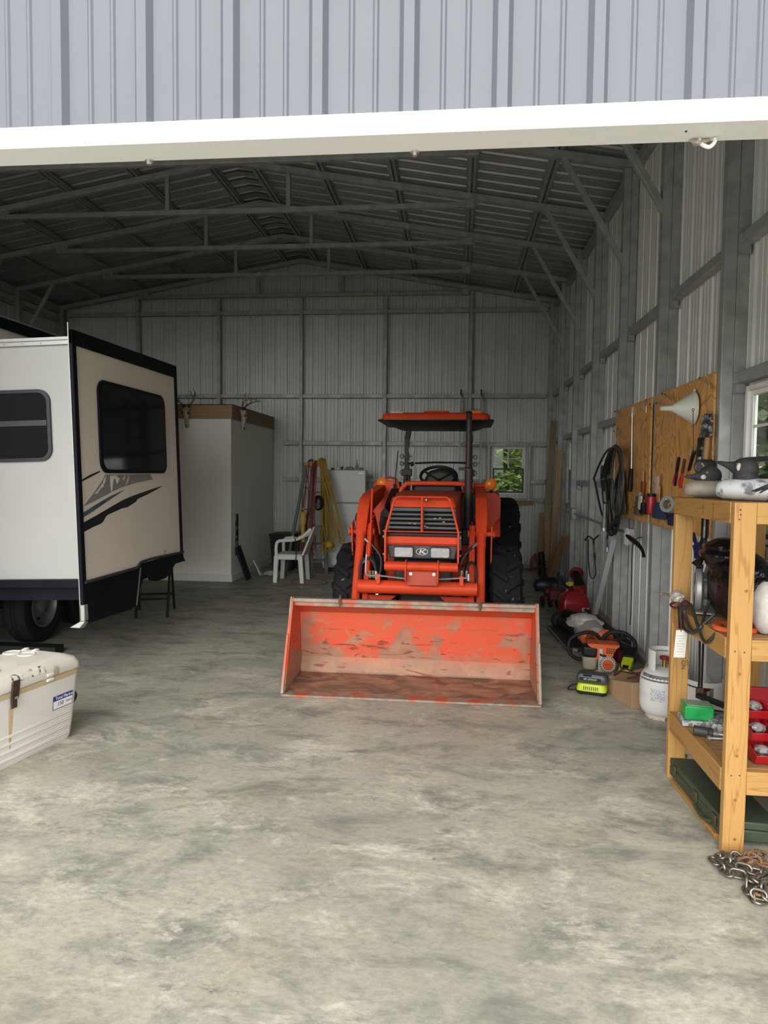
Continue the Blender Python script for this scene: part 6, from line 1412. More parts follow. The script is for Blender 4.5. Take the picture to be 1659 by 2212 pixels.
# blue clamps hanging on the wall seen between the uprights
clamp_m = M('clamp_blue', (.018, .028, .10), .45)
for i, (px, py, lb) in enumerate(((1508, 1172, 'upper blue bar clamp hanging below the plywood'), (1512, 1200, 'lower blue bar clamp hanging below the plywood'))):
    c = at(px, py, X=1.47); t = thing('bar_clamp', lb, 'clamp', c + V((0, 0, -.08)), group='blue clamps below the plywood')
    b = B(); b.tube([c + V((0, .10, .05)), c + V((0, .05, .0)), c + V((0, -.02, -.01)), c + V((0, -.09, .03))], .014, 8, 4, flat=.6); b.beam(c + V((0, .03, -.01)), c + V((0, .02, -.10)), .024, .018); b.beam(c + V((0, -.03, -.01)), c + V((0, -.025, -.10)), .020, .018); obj('clamp_body', b, clamp_m, t)
    b = B(); b.beam(c + V((.012, -.06, .10)), c + V((.012, -.055, -.08)), .018, .006); obj('clamp_bar', b, steel, t)
b = B(); c = at(1519, 1145, X=1.49); b.loft([[c + V((0, w_ * a, z)) + V((d_, 0, 0)) for a, d_ in ((-1, 0), (1, 0), (1, .006), (-1, .006))] for z, w_ in ((-.11, .03), (.0, .045), (.10, .05))]); tag(obj('plastic_pouch', b, M('clear_pouch', (.50, .47, .40), .2, 0, (.30, .25, .2), 20)), 'clear pouch hung low on the wall behind the shelf', 'pouch')

# ---- lower shelf
ZL = .364
t = thing('green_box', 'bright green plastic case on the lower shelf', 'case', (1.20, 3.66, ZL)); ga = at(1457, 1540, Z=ZL + .03)
gb0 = V((1.225, 3.62, ZL + .032)); gm = M('green_case', (.02, .42, .10), .3, 0, (.015, .30, .07), 25, trans=.15)
b = B(); b.box(gb0 + V((0, 0, .035)), (.135, .115, .07), (0, 0, -.12)); obj('box_body', b, gm, t, .006, 2)
b = B(); b.box(gb0 + V((0, 0, .0705)), (.115, .095, .003), (0, 0, -.12)); obj('lid_insert', b, M('green_lid_print', (.16, .30, .17), .4, 0, (.42, .40, .34), 16), t)
clr = M('clear_organiser', (.55, .57, .58), .12, 0, (.20, .21, .22), 45, lo=.48, hi=.55, trans=.25)
for i, (x, y, z, w_, d_, h_, rz_, lb) in enumerate(((1.225, 3.62, ZL, .16, .14, .030, -.12, 'clear hardware organiser under the green case'), (1.345, 3.57, ZL, .17, .20, .045, -.1, 'clear hardware organiser beside the green case, with barcode'), (1.315, 3.33, ZL, .115, .09, .028, -.15, 'small clear box of fittings at the front of the lower shelf'))):
    t = thing('organiser', lb, 'organiser', (x, y, z), group='clear organisers on the lower shelf')
    b = B(); b.box((x, y, z + h_ / 2 + .002), (w_, d_, h_), (0, 0, rz_)); obj('tray', b, clr, t, .004, 2)
    b = B()
    for k_ in range(4):
        for j_ in range(3): b.ell((x - w_ * .34 + w_ * .22 * k_, y - d_ * .3 + d_ * .3 * j_, z + h_ + .0), (.011, .012, .006), 8, k=6)
    obj('fittings', b, M('loose_fittings', (.30, .31, .32), .3, .8), t)
    if i == 1:
        b = B(); b.bx(x + .02, x + .085, y - d_ / 2 - .004, y - d_ / 2 + .03, z + h_ + .0, z + h_ + .005); lb_ = obj('barcode_label', b, white_ink, t)
        b = B()
        for k_ in range(8): b.bx(x + .035 + .005 * k_, x + .0375 + .005 * k_ + .001 * (k_ % 2), y - d_ / 2 - .002, y - d_ / 2 + .024, z + h_ + .005, z + h_ + .0056)
        obj('bars', b, black_ink, lb_)
t = thing('nut_driver', 'ratchet tool with fat black handle across the lower shelf', 'tool', (1.22, 3.42, ZL + .0))
r0, r1, r2 = V((1.150, 3.44, ZL + .028)), V((1.232, 3.415, ZL + .024)), V((1.43, 3.36, ZL + .018))
b = B(); b.cyl(r0, r0.lerp(r1, .75), .024, n=20); b.cyl(r0.lerp(r1, .75), r1, .026, .022, n=20); obj('handle', b, M('charcoal_grip', (.035, .037, .038), .5), t, .003, 1)
b = B(); b.cyl(r1, r1.lerp(r2, .12), .018, .011, n=14); b.cyl(r1.lerp(r2, .1), r2, .009, n=12); obj('shaft', b, chrome, t)
b = B(); b.cyl((1.20, 3.385, ZL + .012), (1.42, 3.37, ZL + .014), .008, n=10); b.cyl((1.195, 3.385, ZL + .012), (1.21, 3.385, ZL + .012), .013, n=10); tag(obj('steel_bar', b, chrome), 'chrome extension bar lying beside the black handled ratchet', 'bar')
t = thing('dark_tray', 'dark metal tray leaning at the back of the lower shelf', 'tray', (1.40, 3.74, ZL)); b = B(); b.beam((1.27, 3.77, ZL + .10), (1.45, 3.66, ZL + .055), .05, .02, (0, 0, 1)); b.beam((1.28, 3.74, ZL + .02), (1.45, 3.64, ZL + .02), .09, .03, (0, 0, 1)); obj('tray_body', b, black_plastic, t, .004, 1)
# red bins of bagged parts
binm = M('red_bin', (.42, .010, .014), .35); binr = M('red_bin_rail', (.26, .008, .014), .4); bagp = M('poly_bag', (.30, .29, .29), .15, 0, (.12, .12, .12), 40, lo=.45, hi=.56)
for r_ in range(3):
    for c_ in range(2):
        x0, y0, z0 = 1.30 + .10 * c_, 3.115 + .0 * r_ + .055 * c_ + .05 * r_, ZL + .006 + .082 * r_
        t = thing('parts_bin', '%s red parts bin in the %s column of the stacked bins' % (['bottom', 'middle', 'top'][r_], ['left', 'right'][c_]), 'bin', (x0 + .045, y0 + .06, z0), group='red parts bins')
        b = B(); b.loft([[V((x0 + e, y0 + f, z0 + h)) for e, f, h in ((0, 0, .0), (.09, 0, 0), (.09, .125, 0), (0, .125, 0))], [V((x0 - .003 + e, y0 + f, z0 + h)) for e, f, h in ((0, -.030, .045), (.096, -.030, .045), (.096, .13, .078), (0, .13, .078))], [V((x0 + .003 + e, y0 + f, z0 + h)) for e, f, h in ((0, -.022, .045), (.084, -.022, .045), (.084, .126, .078), (0, .126, .078))], [V((x0 + .006 + e, y0 + f, z0 + .012)) for e, f in ((0, .006), (.078, .006), (.078, .12), (0, .12))]], cap=True); obj('bin_body', b, binm, t, .002, 1)
        b = rumple('b', '', '', (x0 + .045, y0 + .04, z0 + .045), (.030, .034, .024), bagp, 20 + r_ * 2 + c_, .5, n=14, k=9); obj('poly_bag', b, bagp, t, sharp=20)
b = B(); b.bx(1.285, 1.50, 3.29, 3.305, ZL + .005, ZL + .29); tag(obj('bin_rack', b, binr, bev=.003), 'dark red back panel holding the stacked parts bins', 'rack')

# ---- under the shelf: green steel case on a slab of wood, and a chain
army = M('army_green', (.055, .078, .048), .5, 0, (.040, .058, .036), 6, col3=(.16, .13, .08), scale3=18, lo3=.70, hi3=.78)
a_, b_ = V((1.150, 3.80, 0)), V((1.165, 3.115, 0))
t = thing('metal_case', 'flat army green metal case on the floor under the shelf', 'case', (1.31, 3.44, .022))
CASE = [(1.155, 3.80), (1.180, 3.12), (1.415, 3.10), (1.40, 3.79)]
b = B(); b.loft([[V((x, y, z)) for x, y in CASE] for z in (.024, .075)]); obj('case_base', b, army, t, .006, 2)
b = B(); b.loft([[V((x, y, z)) for x, y in CASE] for z in (.077, .112)]); obj('case_lid', b, army, t, .006, 2)
for k_ in (.12, .55, .88):
    y_ = 3.80 - .68 * k_; x_ = 1.155 + .025 * k_; b = B(); b.box((x_ - .004, y_, .075), (.008, .045, .05)); obj('clasp', b, M('brassy_clasp', (.12, .09, .04), .5, .5), t, .002, 1)
b = B(); b.tube([(1.168, 3.42, .06), (1.150, 3.38, .045), (1.150, 3.28, .04), (1.168, 3.22, .055)], .008, 8, 4); obj('case_handle', b, army, t)
b = B(); b.loft([[V((x, y, z)) for x, y in ((1.143, 3.735), (1.165, 3.17), (1.38, 3.17), (1.36, 3.735))] for z in (0, .022)]); tag(obj('wood_slab', b, pine_y, bev=.003), 'flat wooden slab under the green metal case', 'slab')
chain_m = M('chain_steel', (.30, .28, .25), .38, .85, (.20, .17, .14), 30); chain_r = M('chain_rusty', (.22, .10, .04), .75, .3, (.30, .20, .12), 30)
CHN = thing('chain', 'heavy steel chain piled on the floor at the near shelf post', 'chain', (1.28, 2.86, 0))
random.seed(21)
base_l = bpy.data.meshes.new('link'); 
def link_mesh(m_):
    b = B(); pts = []
    for i in range(20):
        a = 2 * PI * i / 20; pts.append(V((.019 * math.copysign(1, math.cos(a)) * (1 if abs(math.cos(a)) > .0 else 0) * .55 + .019 * math.cos(a), .0165 * math.sin(a), 0)))
    b.tube(pts, .0058, 8, closed=True)
    me = bpy.data.meshes.new('link'); me.from_pydata([tuple(p) for p in b.v], [], b.f); me.materials.append(m_)
    for p in me.polygons: p.use_smooth = True
    return me
lm = [link_mesh(chain_m), link_mesh(chain_r)]
def strand(pts, rusty=()):
    cm = catmull(pts, 12); L_ = [0]
    for a, c in zip(cm, cm[1:]): L_.append(L_[-1] + (c - a).length)
    s = 0.0; n_ = 0
    while s < L_[-1] - .02:
        for i in range(len(L_) - 1):
            if L_[i] <= s <= L_[i + 1]: break
        f = (s - L_[i]) / max(1e-6, L_[i + 1] - L_[i]); p = cm[i].lerp(cm[i + 1], f); d = (cm[i + 1] - cm[i]).normalized()
        roll = (PI / 2 if n_ % 2 else 0) * .8 + random.uniform(-.35, .35) + .25
        u, w, _ = frame(d); ax_ = (u * math.cos(roll) + w * math.sin(roll)); az = d.cross(ax_)
        o = bpy.data.objects.new('chain_link', lm[1 if any(a <= s / L_[-1] <= c for a, c in rusty) else 0]); C.objects.link(o); o.parent = CHN
        zl = p.z + .012 + .006 * abs(math.sin(roll))
        o.matrix_local = Matrix(((d.x, ax_.x, az.x, p.x - 1.28), (d.y, ax_.y, az.y, p.y - 2.86), (d.z, ax_.z, az.z, zl), (0, 0, 0, 1)))
        s += .0415; n_ += 1
F = lambda px, py, z=0.0: at(px, py, Z=.006 + z)
strand([F(1544, 1866), F(1556, 1878), F(1572, 1892), F(1592, 1896), F(1612, 1902), F(1626, 1910), F(1640, 1902), F(1655, 1896), F(1668, 1890)])
strand([F(1556, 1856, .01), F(1566, 1862, .02), F(1584, 1876, .015), F(1606, 1884, .02), F(1630, 1890, .02), F(1650, 1896, .02), F(1660, 1912, .01)])
strand([F(1572, 1858, .0), F(1590, 1860, .01), F(1600, 1868, .0), F(1618, 1872, .01), F(1640, 1880, .01), F(1668, 1884, .0)], [(.3, .9)])
strand([F(1598, 1862, .0), F(1616, 1856, .01), F(1634, 1852, .01), F(1652, 1860, .02), F(1672, 1864, .01)], [(.2, .45), (.6, 1)])
strand([F(1610, 1866, .03), F(1626, 1862, .035), F(1642, 1872, .03), F(1668, 1878, .02)], [(.0, 1)])
strand([F(1650, 1904, .0), F(1632, 1912, .01), F(1618, 1908, .02), F(1614, 1922, .0), F(1626, 1930, .0), F(1640, 1926, .01), F(1652, 1922, .01), F(1672, 1924, 0)])
strand([F(1616, 1930, .0), F(1622, 1944, .0), F(1636, 1952, .0), F(1652, 1950, .0), F(1656, 1940, .01), F(1644, 1934, .01), F(1634, 1940, .02), F(1660, 1946, 0.01), F(1676, 1942, 0)], [(.55, .62)])
strand([F(1640, 1912, .03), F(1650, 1918, .02), F(1646, 1930, .02), F(1664, 1934, .01), F(1680, 1930, 0)])
# ================================================================ things on the floor along the right wall
tank_w = M('tank_white', (.70, .70, .68), .4, 0, (.64, .63, .60), 4, coat=.15)
def tank(label, x, y, rz):
    t = thing('propane_tank', label, 'tank', (0, 0, 0), group='white propane tanks')
    b = B(); b.lathe([(.118, .028), (.135, .035), (.150, .07), (.154, .11), (.154, .175), (.1555, .178), (.1555, .186), (.154, .189), (.154, .235), (.148, .275), (.125, .31), (.08, .33), (0, .336)], 40, (0, 0, 0)); bd = obj('tank_body', b, tank_w, t, sharp=50)
    b = B(); b.lathe([(.105, .0), (.112, .0), (.112, .038), (.105, .04)], 36, (0, 0, 0), cap=False); obj('foot_ring', b, M('rusty_white', (.55, .50, .43), .6, 0, (.22, .10, .04), 30, lo=.5, hi=.62), t)
    b = B()
    # collar wall with an opening for the valve and two hand holes
    for a0, a1, z0, z1 in ((-.2, 3.9, .315, .345), (-.2, .35, .345, .43), (.95, 1.9, .345, .415), (2.5, 3.9, .345, .43), (-.2, 3.9, .425, .452)):
        n_ = 14
        q = []
        for r_ in (.098, .103):
            for z in (z0, z1):
                for i in range(n_ + 1): a = a0 + (a1 - a0) * i / n_; q.append(V((r_ * math.cos(a), r_ * math.sin(a), z)))
        k_ = n_ + 1; fs = []
        for i in range(n_): fs += [(i, i + 1, k_ + i + 1, k_ + i), (2 * k_ + i, 3 * k_ + i, 3 * k_ + i + 1, 2 * k_ + i + 1), (i, 2 * k_ + i, 2 * k_ + i + 1, i + 1), (k_ + i, k_ + i + 1, 3 * k_ + i + 1, 3 * k_ + i)]
        fs += [(0, k_, 3 * k_, 2 * k_), (n_, 2 * k_ + n_, 3 * k_ + n_, k_ + n_)]
        b.add(q, fs)
    b.tube([(.103 * math.cos(-.2), .103 * math.sin(-.2), .44), (.12 * math.cos(-.28), .12 * math.sin(-.28), .43), (.115 * math.cos(-.3), .115 * math.sin(-.3), .40)], .004, 6, 3)
    obj('collar', b, tank_w, t)
    b = B(); b.cyl((0, 0, .33), (0, 0, .385), .016, n=12); b.cyl((0, 0, .365), (.055, .02, .365), .013, n=10); va = obj('valve', b, M('brass', (.40, .28, .10), .35, .9), t); b = B(); b.lathe([(.03, .385), (.033, .39), (.033, .405), (0, .41)], 14); obj('hand_wheel', b, M('valve_knob', (.25, .02, .02), .5), va)
    b = B(); n_ = 8
    for nm, a0, a1, z0, z1, m_, d in (('safety_label', -2.35, -1.75, .135, .215, M('tank_label', (.62, .63, .64), .5, 0, (.30, .34, .42), 70, lo=.52, hi=.56, stretch=(1, 1, 3)), .0015), ('warning_band', -3.0, -1.6, .262, .30, M('tank_band', (.10, .10, .10), .5, 0, (.20, .20, .20), 30), .003)):
        b = B(); q = []
        for r_k in (0, 1):
            for z in (z0, z1):
                rb = .154 if z < .24 else (.1505 if z < .27 else .132)
                for i in range(n_ + 1): a = a0 + (a1 - a0) * i / n_; q.append(V(((rb + d * r_k) * math.cos(a), (rb + d * r_k) * math.sin(a), z)))
        k_ = n_ + 1; fs = []
        for i in range(n_): fs += [(i, k_ + i, k_ + i + 1, i + 1), (2 * k_ + i, 2 * k_ + i + 1, 3 * k_ + i + 1, 3 * k_ + i)]
        b.add(q, fs); obj(nm, b, m_, bd)
    t.location = (x, y, 0); t.rotation_euler = (0, 0, rz); return t
tank('white propane tank beside the cardboard box, in front of the wall', 1.405, 4.80, -.05)
tank('white propane tank half hidden behind the shelf', 1.432, 4.13, 2.4)

# cardboard box
card = M('cardboard', (.37, .235, .135), .8, 0, (.33, .205, .115), 5)
bx_ = [flo_ for flo_ in ()]
q0, q1 = at(1394, 1533, Z=0), at(1345, 1492, Z=0)
t = thing('cardboard_box', 'torn open cardboard box of straps beside the white propane tank', 'box', (1.33, 5.15, 0))
A_, B_, C_, D_ = V((1.235, 4.93, 0)), V((1.145, 5.28, 0)), V((1.42, 5.36, 0)), V((1.49, 5.02, 0))
up_ = V((0, 0, .175))
def wall_(p, q, h0, h1, th=.005):
    d = (q - p).normalized(); n = V((-d.y, d.x, 0)) * th
    b = B(); b.add([p, q, q + V((0, 0, h1)), p + V((0, 0, h0)), p + n, q + n, q + n + V((0, 0, h1)), p + n + V((0, 0, h0))], [(0, 1, 2, 3), (4, 7, 6, 5), (0, 4, 5, 1), (1, 5, 6, 2), (2, 6, 7, 3), (3, 7, 4, 0)]); return b
obj('box_side', wall_(A_, B_, .18, .10), card, t); obj('box_side', wall_(B_, C_, .12, .17), card, t); obj('box_side', wall_(C_, D_, .17, .18), card, t); front_ = obj('box_side', wall_(D_, A_, .18, .18), card, t)
b = B(); b.add([p + V((0, 0, .003)) for p in (A_, B_, C_, D_)] + [p for p in (A_, B_, C_, D_)], [(0, 1, 2, 3), (7, 6, 5, 4), (0, 4, 5, 1), (1, 5, 6, 2), (2, 6, 7, 3), (3, 7, 4, 0)]); obj('box_floor', b, card, t)
b = B(); b.add([C_ + up_, D_ + up_, D_ + V((.08, .05, .24)), C_ + V((.05, .03, .25))], [(0, 1, 2, 3)]); obj('flap', b, card, t)
dl = (B_ - A_).normalized(); nl = V((dl.y, -dl.x, 0)); nl = nl if nl.x < 0 else -nl
text('lettering', 'ck', .075, A_.lerp(B_, .62) + nl * .003 + V((0, 0, .088)), -dl, (0, 0, 1), M('box_ink', (.02, .02, .02), .8), t, .0004)
text('lettering', 'action', .02, A_.lerp(B_, .50) + nl * .003 + V((0, 0, .045)), -dl, (0, 0, 1), M('box_ink2', (.06, .04, .03), .8), t, .0004)
stp = M('maroon_strap', (.11, .035, .040), .75, 0, (.07, .025, .035), 30)
for i, pts in enumerate((((1.17, 5.20, .15), (1.22, 5.17, .19), (1.30, 5.20, .17), (1.36, 5.14, .20), (1.30, 5.08, .18), (1.24, 5.10, .16)), ((1.18, 5.24, .14), (1.26, 5.25, .19), (1.33, 5.22, .16), (1.38, 5.12, .17), (1.33, 5.04, .16)))):
    b = B(); b.tube([V(p) for p in pts], .016, 8, 6, flat=.3); tag(obj('ratchet_strap', b, stp), ['maroon strap looped over the top in the cardboard box', 'maroon strap deeper in the cardboard box'][i], 'strap', 'straps in the box')
b = B(); b.ell((1.40, 5.10, .10), (.06, .055, .10), 14); tag(obj('dark_cloth', b, M('slate_cloth', (.05, .055, .09), .9)), 'slate blue cloth in the cardboard box next to the tank', 'cloth')
# charger with battery
lime = M('lime_plastic', (.50, .60, .02), .4); gun = M('gunmetal_plastic', (.055, .06, .068), .42)
c0 = V((1.025, 5.245, 0)); ca = .32
RM = Matrix.Translation(c0) @ Matrix.Rotation(-.30, 4, 'Z')
t = thing('battery_charger', 'lime green battery charger on the floor with black battery docked', 'charger', c0)
def rl2(w, l, z, r): return [V((a, c, z)) for a, c in rr(w, l, r, 3)]
b = B(); b.loft([rl2(.20, .14, .008, .03), rl2(.215, .15, .014, .03), rl2(.215, .15, .03, .03)]);
for x in (-.075, .075):
    for y in (-.045, .045): b.cyl((x, y, 0), (x, y, .012), .018, n=12)
obj('charger_base', b.xf(RM), black_plastic, t)
b = B(); b.loft([rl2(.216, .152, .028, .03), rl2(.210, .148, .060, .03), rl2(.19, .135, .082, .03), rl2(.15, .10, .085, .03)]); ch = obj('charger_shell', b.xf(RM), lime, t, .003, 1)
b = B()
for i in range(8): b.bx(-.055 + .014 * i, -.049 + .014 * i, -.079, -.071, .040, .066)
obj('vent_slots', b.xf(RM), M('dark_slot', (.10, .12, .01), .6), ch)
b = B(); b.loft([rl2(.20, .115, .086, .02), rl2(.225, .13, .098, .025), rl2(.222, .13, .128, .025), rl2(.19, .11, .152, .02), rl2(.15, .08, .155, .02)]); bt = obj('battery', b.xf(RM), gun, t, .003, 1)
b = B(); b.box((-.01, -.0655, .118), (.15, .004, .022)); b.box((-.03, -.058, .140), (.06, .01, .02), (.6, 0, 0)); obj('battery_label', b.xf(RM), black_plastic, bt, .002, 1)
text('lettering', '40V LITHIUM', .0165, RM @ V((-.01, -.068, .118)), RM.to_3x3() @ V((1, 0, 0)), (0, 0, 1), M('pale_lime', (.60, .66, .36), .5), bt, .0005)
b = B(); b.tube([RM @ V(p) for p in ((-.10, .03, .05), (-.15, .02, .035), (-.17, -.03, .02), (-.13, -.04, .02), (-.10, -.01, .03))], .005, 6, 5); obj('power_lead', b, black_rubber, t)
# string trimmer engine with loop handles
st_o = M('trimmer_orange', (.62, .11, .025), .4); st_w = M('trimmer_cream', (.50, .48, .42), .45); tank_t = M('cloudy_tank', (.42, .38, .29), .4, 0, (.34, .30, .22), 8)
e0 = V((1.225, 5.86, 0)); RM = Matrix.Translation(e0) @ Matrix.Rotation(-.15, 4, 'Z')
t = thing('string_trimmer', 'orange string trimmer with round starter cover, lying behind the charger', 'trimmer', e0)
b = B(); b.loft([[V((x * w_, y, z)) for x, y in ((-1, -.06), (1, -.06), (1, .10), (-1, .10))] for z, w_ in ((.10, .07), (.14, .075), (.20, .10), (.225, .13), (.235, .12))]); obj('engine_cover', b.xf(RM), st_o, t, .01, 2)
b = B()
for i in range(4):
    for j in range(3): b.bx(.022 + .018 * i, .034 + .018 * i, -.066 - .0 * j, -.058, .165 + .016 * j, .173 + .016 * j)
obj('cover_slots', b.xf(RM), black_plastic, t)
b = B(); b.box((-.105, .0, .165), (.125, .13, .09), (0, .08, 0)); obj('air_filter', b.xf(RM), black_plastic, t, .02, 3)
b = B(); b.loft([[V((-.105 + a * w_, c * d_, z)) for a, c in rr(2, 2, .6, 3)] for z, w_, d_ in ((.015, .045, .05), (.03, .055, .06), (.12, .062, .065))]); obj('fuel_tank', b.xf(RM), tank_t, t, .006, 2)
b = B(); b.loft([[V((x, y, z)) for x, y in ((-.055, -.055), (.085, -.055), (.085, .06), (-.055, .06))] for z in (.0, .012)]); b.bx(-.04, .075, -.05, .05, .012, .10); b.bx(-.035, -.005, -.07, -.04, .10, .20); obj('crankcase', b.xf(RM), st_w, t, .006, 2)
b = B(); b.lathe([(0, .02), (.060, .02), (.066, .012), (.066, -.02), (.05, -.03)], 32, (.035, -.065, .075), (0, -1, 0)); sc_ = obj('starter_housing', b.xf(RM), st_w, t)
b = B()
for i in range(22): a = 2 * PI * i / 22; b.box((.035 + .057 * math.cos(a), -.0862, .075 + .057 * math.sin(a)), (.013, .003, .0045), (0, -a, 0))
obj('fins', b.xf(RM), black_plastic, sc_)
b = B(); b.lathe([(0, .026), (.040, .026), (.043, .022), (.043, .018)], 32, (.035, -.065, .075), (0, -1, 0)); obj('cover_badge', b.xf(RM), st_o, sc_)
text('lettering', 'STIHL', .022, RM @ V((.035, -.0918, .078)), RM.to_3x3() @ V((1, 0, 0)), (0, 0, 1), black_ink, sc_, .0004)
b = B(); b.tube([RM @ V(p) for p in ((-.02, -.055, .16), (-.022, -.075, .15), (.012, -.075, .145), (.01, -.06, .13))], .008, 8, 3); obj('pull_grip', b, black_plastic, t)
b = B(); b.tube([RM @ V(p) for p in ((-.03, .12, .13), (-.18, .10, .06), (-.27, .10, .12), (-.26, .12, .22), (-.16, .14, .275), (-.06, .16, .27), (.0, .18, .20))], .016, 10, 6); obj('loop_handle', b, black_rubber, t)
b = B(); b.tube([RM @ V(p) for p in ((.0, .18, .16), (.02, .17, .25), (.08, .16, .295), (.18, .15, .29), (.26, .15, .22), (.25, .14, .12))], .017, 10, 6); obj('front_handle', b, black_rubber, t)
b = B(); b.cyl(RM @ V((.02, .1, .17)), RM @ V((.04, .50, .13)), .014, n=12); obj('shaft', b, M('drive_shaft', (.09, .09, .09), .4, .5), t)
b = B(); b.box((.17, .14, .20), (.10, .09, .09), (.3, .4, 0)); b.cyl((.10, .12, .24), (.19, .14, .26), .022, n=12); obj('throttle', b.xf(RM), black_plastic, t, .01, 2)
# lime battery trimmer head beside it
t = thing('hedge_tool', 'lime green and black battery tool lying against the wall base', 'tool', (1.42, 5.86, 0)); RM = Matrix.Translation(V((1.425, 5.84, .0))) @ Matrix.Rotation(-.45, 4, 'Z') @ Matrix.Rotation(.42, 4, 'X')
b = B(); b.box((0, -.02, .10), (.085, .24, .05)); obj('tool_body', b.xf(RM), lime, t, .008, 2)
b = B(); b.box((-.0, .10, .105), (.10, .12, .07)); b.box((.005, -.095, .126), (.045, .05, .012)); b.tube([(-.03, .15, .12), (-.05, .0, .14), (-.02, -.13, .12)], .005, 6, 4); obj('motor_cap', b.xf(RM), black_plastic, t, .006, 2)
b = B(); b.bx(1.40, 1.50, 6.12, 6.36, .0, .16); tag(obj('red_crate', b, M('red_tin', (.22, .012, .015), .5), bev=.008), 'red metal box against the wall behind the lime tool', 'box')
# backpack style blower: grey body, orange fan covers, white cloth
t = thing('leaf_blower', 'grey and orange leaf blower with white cloth behind the trimmer', 'blower', (1.26, 6.55, 0)); RM = Matrix.Translation(V((1.25, 6.62, .15))) @ Matrix.Rotation(.10, 4, 'Z')
b = B(); b.loft([[V((r_ * math.cos(q), y, r_ * .9 * math.sin(q) + zo)) for q in [2 * PI * i / 18 for i in range(18)]] for y, r_, zo in ((-.20, .10, .0), (-.12, .125, .0), (.05, .13, .02), (.18, .10, .04), (.26, .065, .06))]); obj('housing', b.xf(RM), M('blower_grey', (.36, .35, .33), .5), t, sharp=50)
b = B()
for x in (-.06, .085): b.lathe([(.0, .02), (.05, .018), (.075, .0), (.075, -.02)], 24, (x, -.21, .0), (0, -1, 0)); b.torus((x, -.225, 0), .03, .005, (0, 1, 0), 18, 6)
obj('fan_cover', b.xf(RM), st_o, t)
b = B()
for x in (-.06, .085):
    for i in range(7): b.box((x, -.2315, -.036 + .012 * i), (.09 - .012 * abs(i - 3), .004, .005))
obj('grille_bars', b.xf(RM), black_plastic, t)
b = B(); b.cyl((0, .25, .06), (-.05, .62, .05), .06, .05, n=18); obj('nozzle_tube', b.xf(RM), black_rubber, t)
b = rumple('c', '', '', RM @ V((-.03, .08, .09)), (.15, .15, .07), white_paint, 31, .35, crease=12); tag(obj('white_cloth', b, M('shop_cloth', (.55, .54, .50), .9, 0, (.42, .41, .38), 20), sharp=35), 'white cloth draped over the leaf blower', 'cloth')
t = thing('flat_case', 'flat black tool case on the floor beside the leaf blower', 'case', (1.13, 6.92, 0)); RM = Matrix.Translation(V((1.115, 6.95, 0))) @ Matrix.Rotation(.06, 4, 'Z')
b = B(); b.box((0, 0, .022), (.22, .95, .036)); obj('case_body', b.xf(RM), M('charcoal_case', (.030, .032, .033), .5), t, .006, 2)
b = B(); b.box((-.115, 0, .03), (.014, .95, .014)); b.cyl((-.06, -.48, .02), (-.02, -.5, .02), .018, n=12); obj('edge_trim', b.xf(RM), M('grey_edge', (.25, .25, .25), .4), t)
b = B(); b.cyl((1.10, 7.45, .085), (1.17, 6.75, .11), .045, .03, n=16); b.ell((1.09, 7.48, .085), (.075, .07, .075), 14); tag(obj('blower_tube', b, M('olive_black', (.035, .032, .026), .6)), 'dark olive blower tube lying on the flat black case', 'tube')
# pipes lying along the wall base
for i, (x0, y0, x1, y1, r_, z_, m_, lb) in enumerate(((1.49, 6.02, 1.42, 7.9, .017, .09, M('pipe_grey', (.25, .25, .25), .35, .8), 'grey steel pipe along the wall base, its open end showing'), (1.46, 6.35, 1.43, 7.8, .020, .15, M('pipe_black', (.02, .02, .02), .5), 'black pole lying along the wall base next to the steel pipe'), (1.505, 6.5, 1.44, 8.0, .014, .16, M('pipe_red', (.16, .03, .03), .5, .3), 'reddish thin pipe along the wall base behind the blower'))):
    t = thing('pipe' if i != 1 else 'pole', lb, 'pipe', ((x0 + x1) / 2, (y0 + y1) / 2, z_ - r_), group='pipes along the wall base'); b = B(); b.lathe([(r_ * .72, 0), (r_, 0), (r_, 1.0), (r_ * .72, 1.0), (r_ * .72, 0)], 18, (0, 0, 0), (0, 0, 1), cap=False)
    d = V((x1 - x0, y1 - y0, 0)); Q_ = d.to_track_quat('Z', 'Y').to_matrix().to_4x4() @ Matrix.Diagonal((1, 1, d.length, 1)); b.xf(Matrix.Translation(V((x0, y0, z_))) @ Q_); obj('barrel', b, m_, t)
    if i != 1: b = B(); dn = d.normalized(); b.cyl(V((x0, y0, z_)) + dn * .12, V((x0, y0, z_)) + dn * .17, r_ * 1.35, n=14); obj('coupling', b, m_, t)
# fuel can
red_can = M('fuel_can_red', (.30, .010, .018), .38, 0, (.26, .010, .016), 4, coat=.1)
t = thing('fuel_can', 'red plastic fuel can with yellow cap on the floor', 'can', (1.30, 7.75, 0)); RM = Matrix.Translation(V((1.295, 7.78, 0))) @ Matrix.Rotation(.12, 4, 'Z')
b = B(); b.loft([[V((a, c, z)) for a, c in rr(w_, d_, .04, 4)] for z, w_, d_ in ((0, .27, .20), (.015, .295, .225), (.10, .30, .235), (.24, .30, .235), (.30, .26, .20), (.345, .16, .13), (.36, .10, .09))]); cn = obj('can_body', b.xf(RM), red_can, t, sharp=50)
b = B(); b.tube([(-.09, 0, .29), (-.07, 0, .36), (.0, 0, .385), (.07, 0, .36), (.10, 0, .28)], .018, 10, 5); obj('carry_handle', b.xf(RM), red_can, cn)
b = B(); b.bx(-.115, -.0, -.124, -.116, .06, .22); obj('side_panel', b.xf(RM), M('fuel_can_panel', (.34, .015, .022), .35), cn, .004, 2)
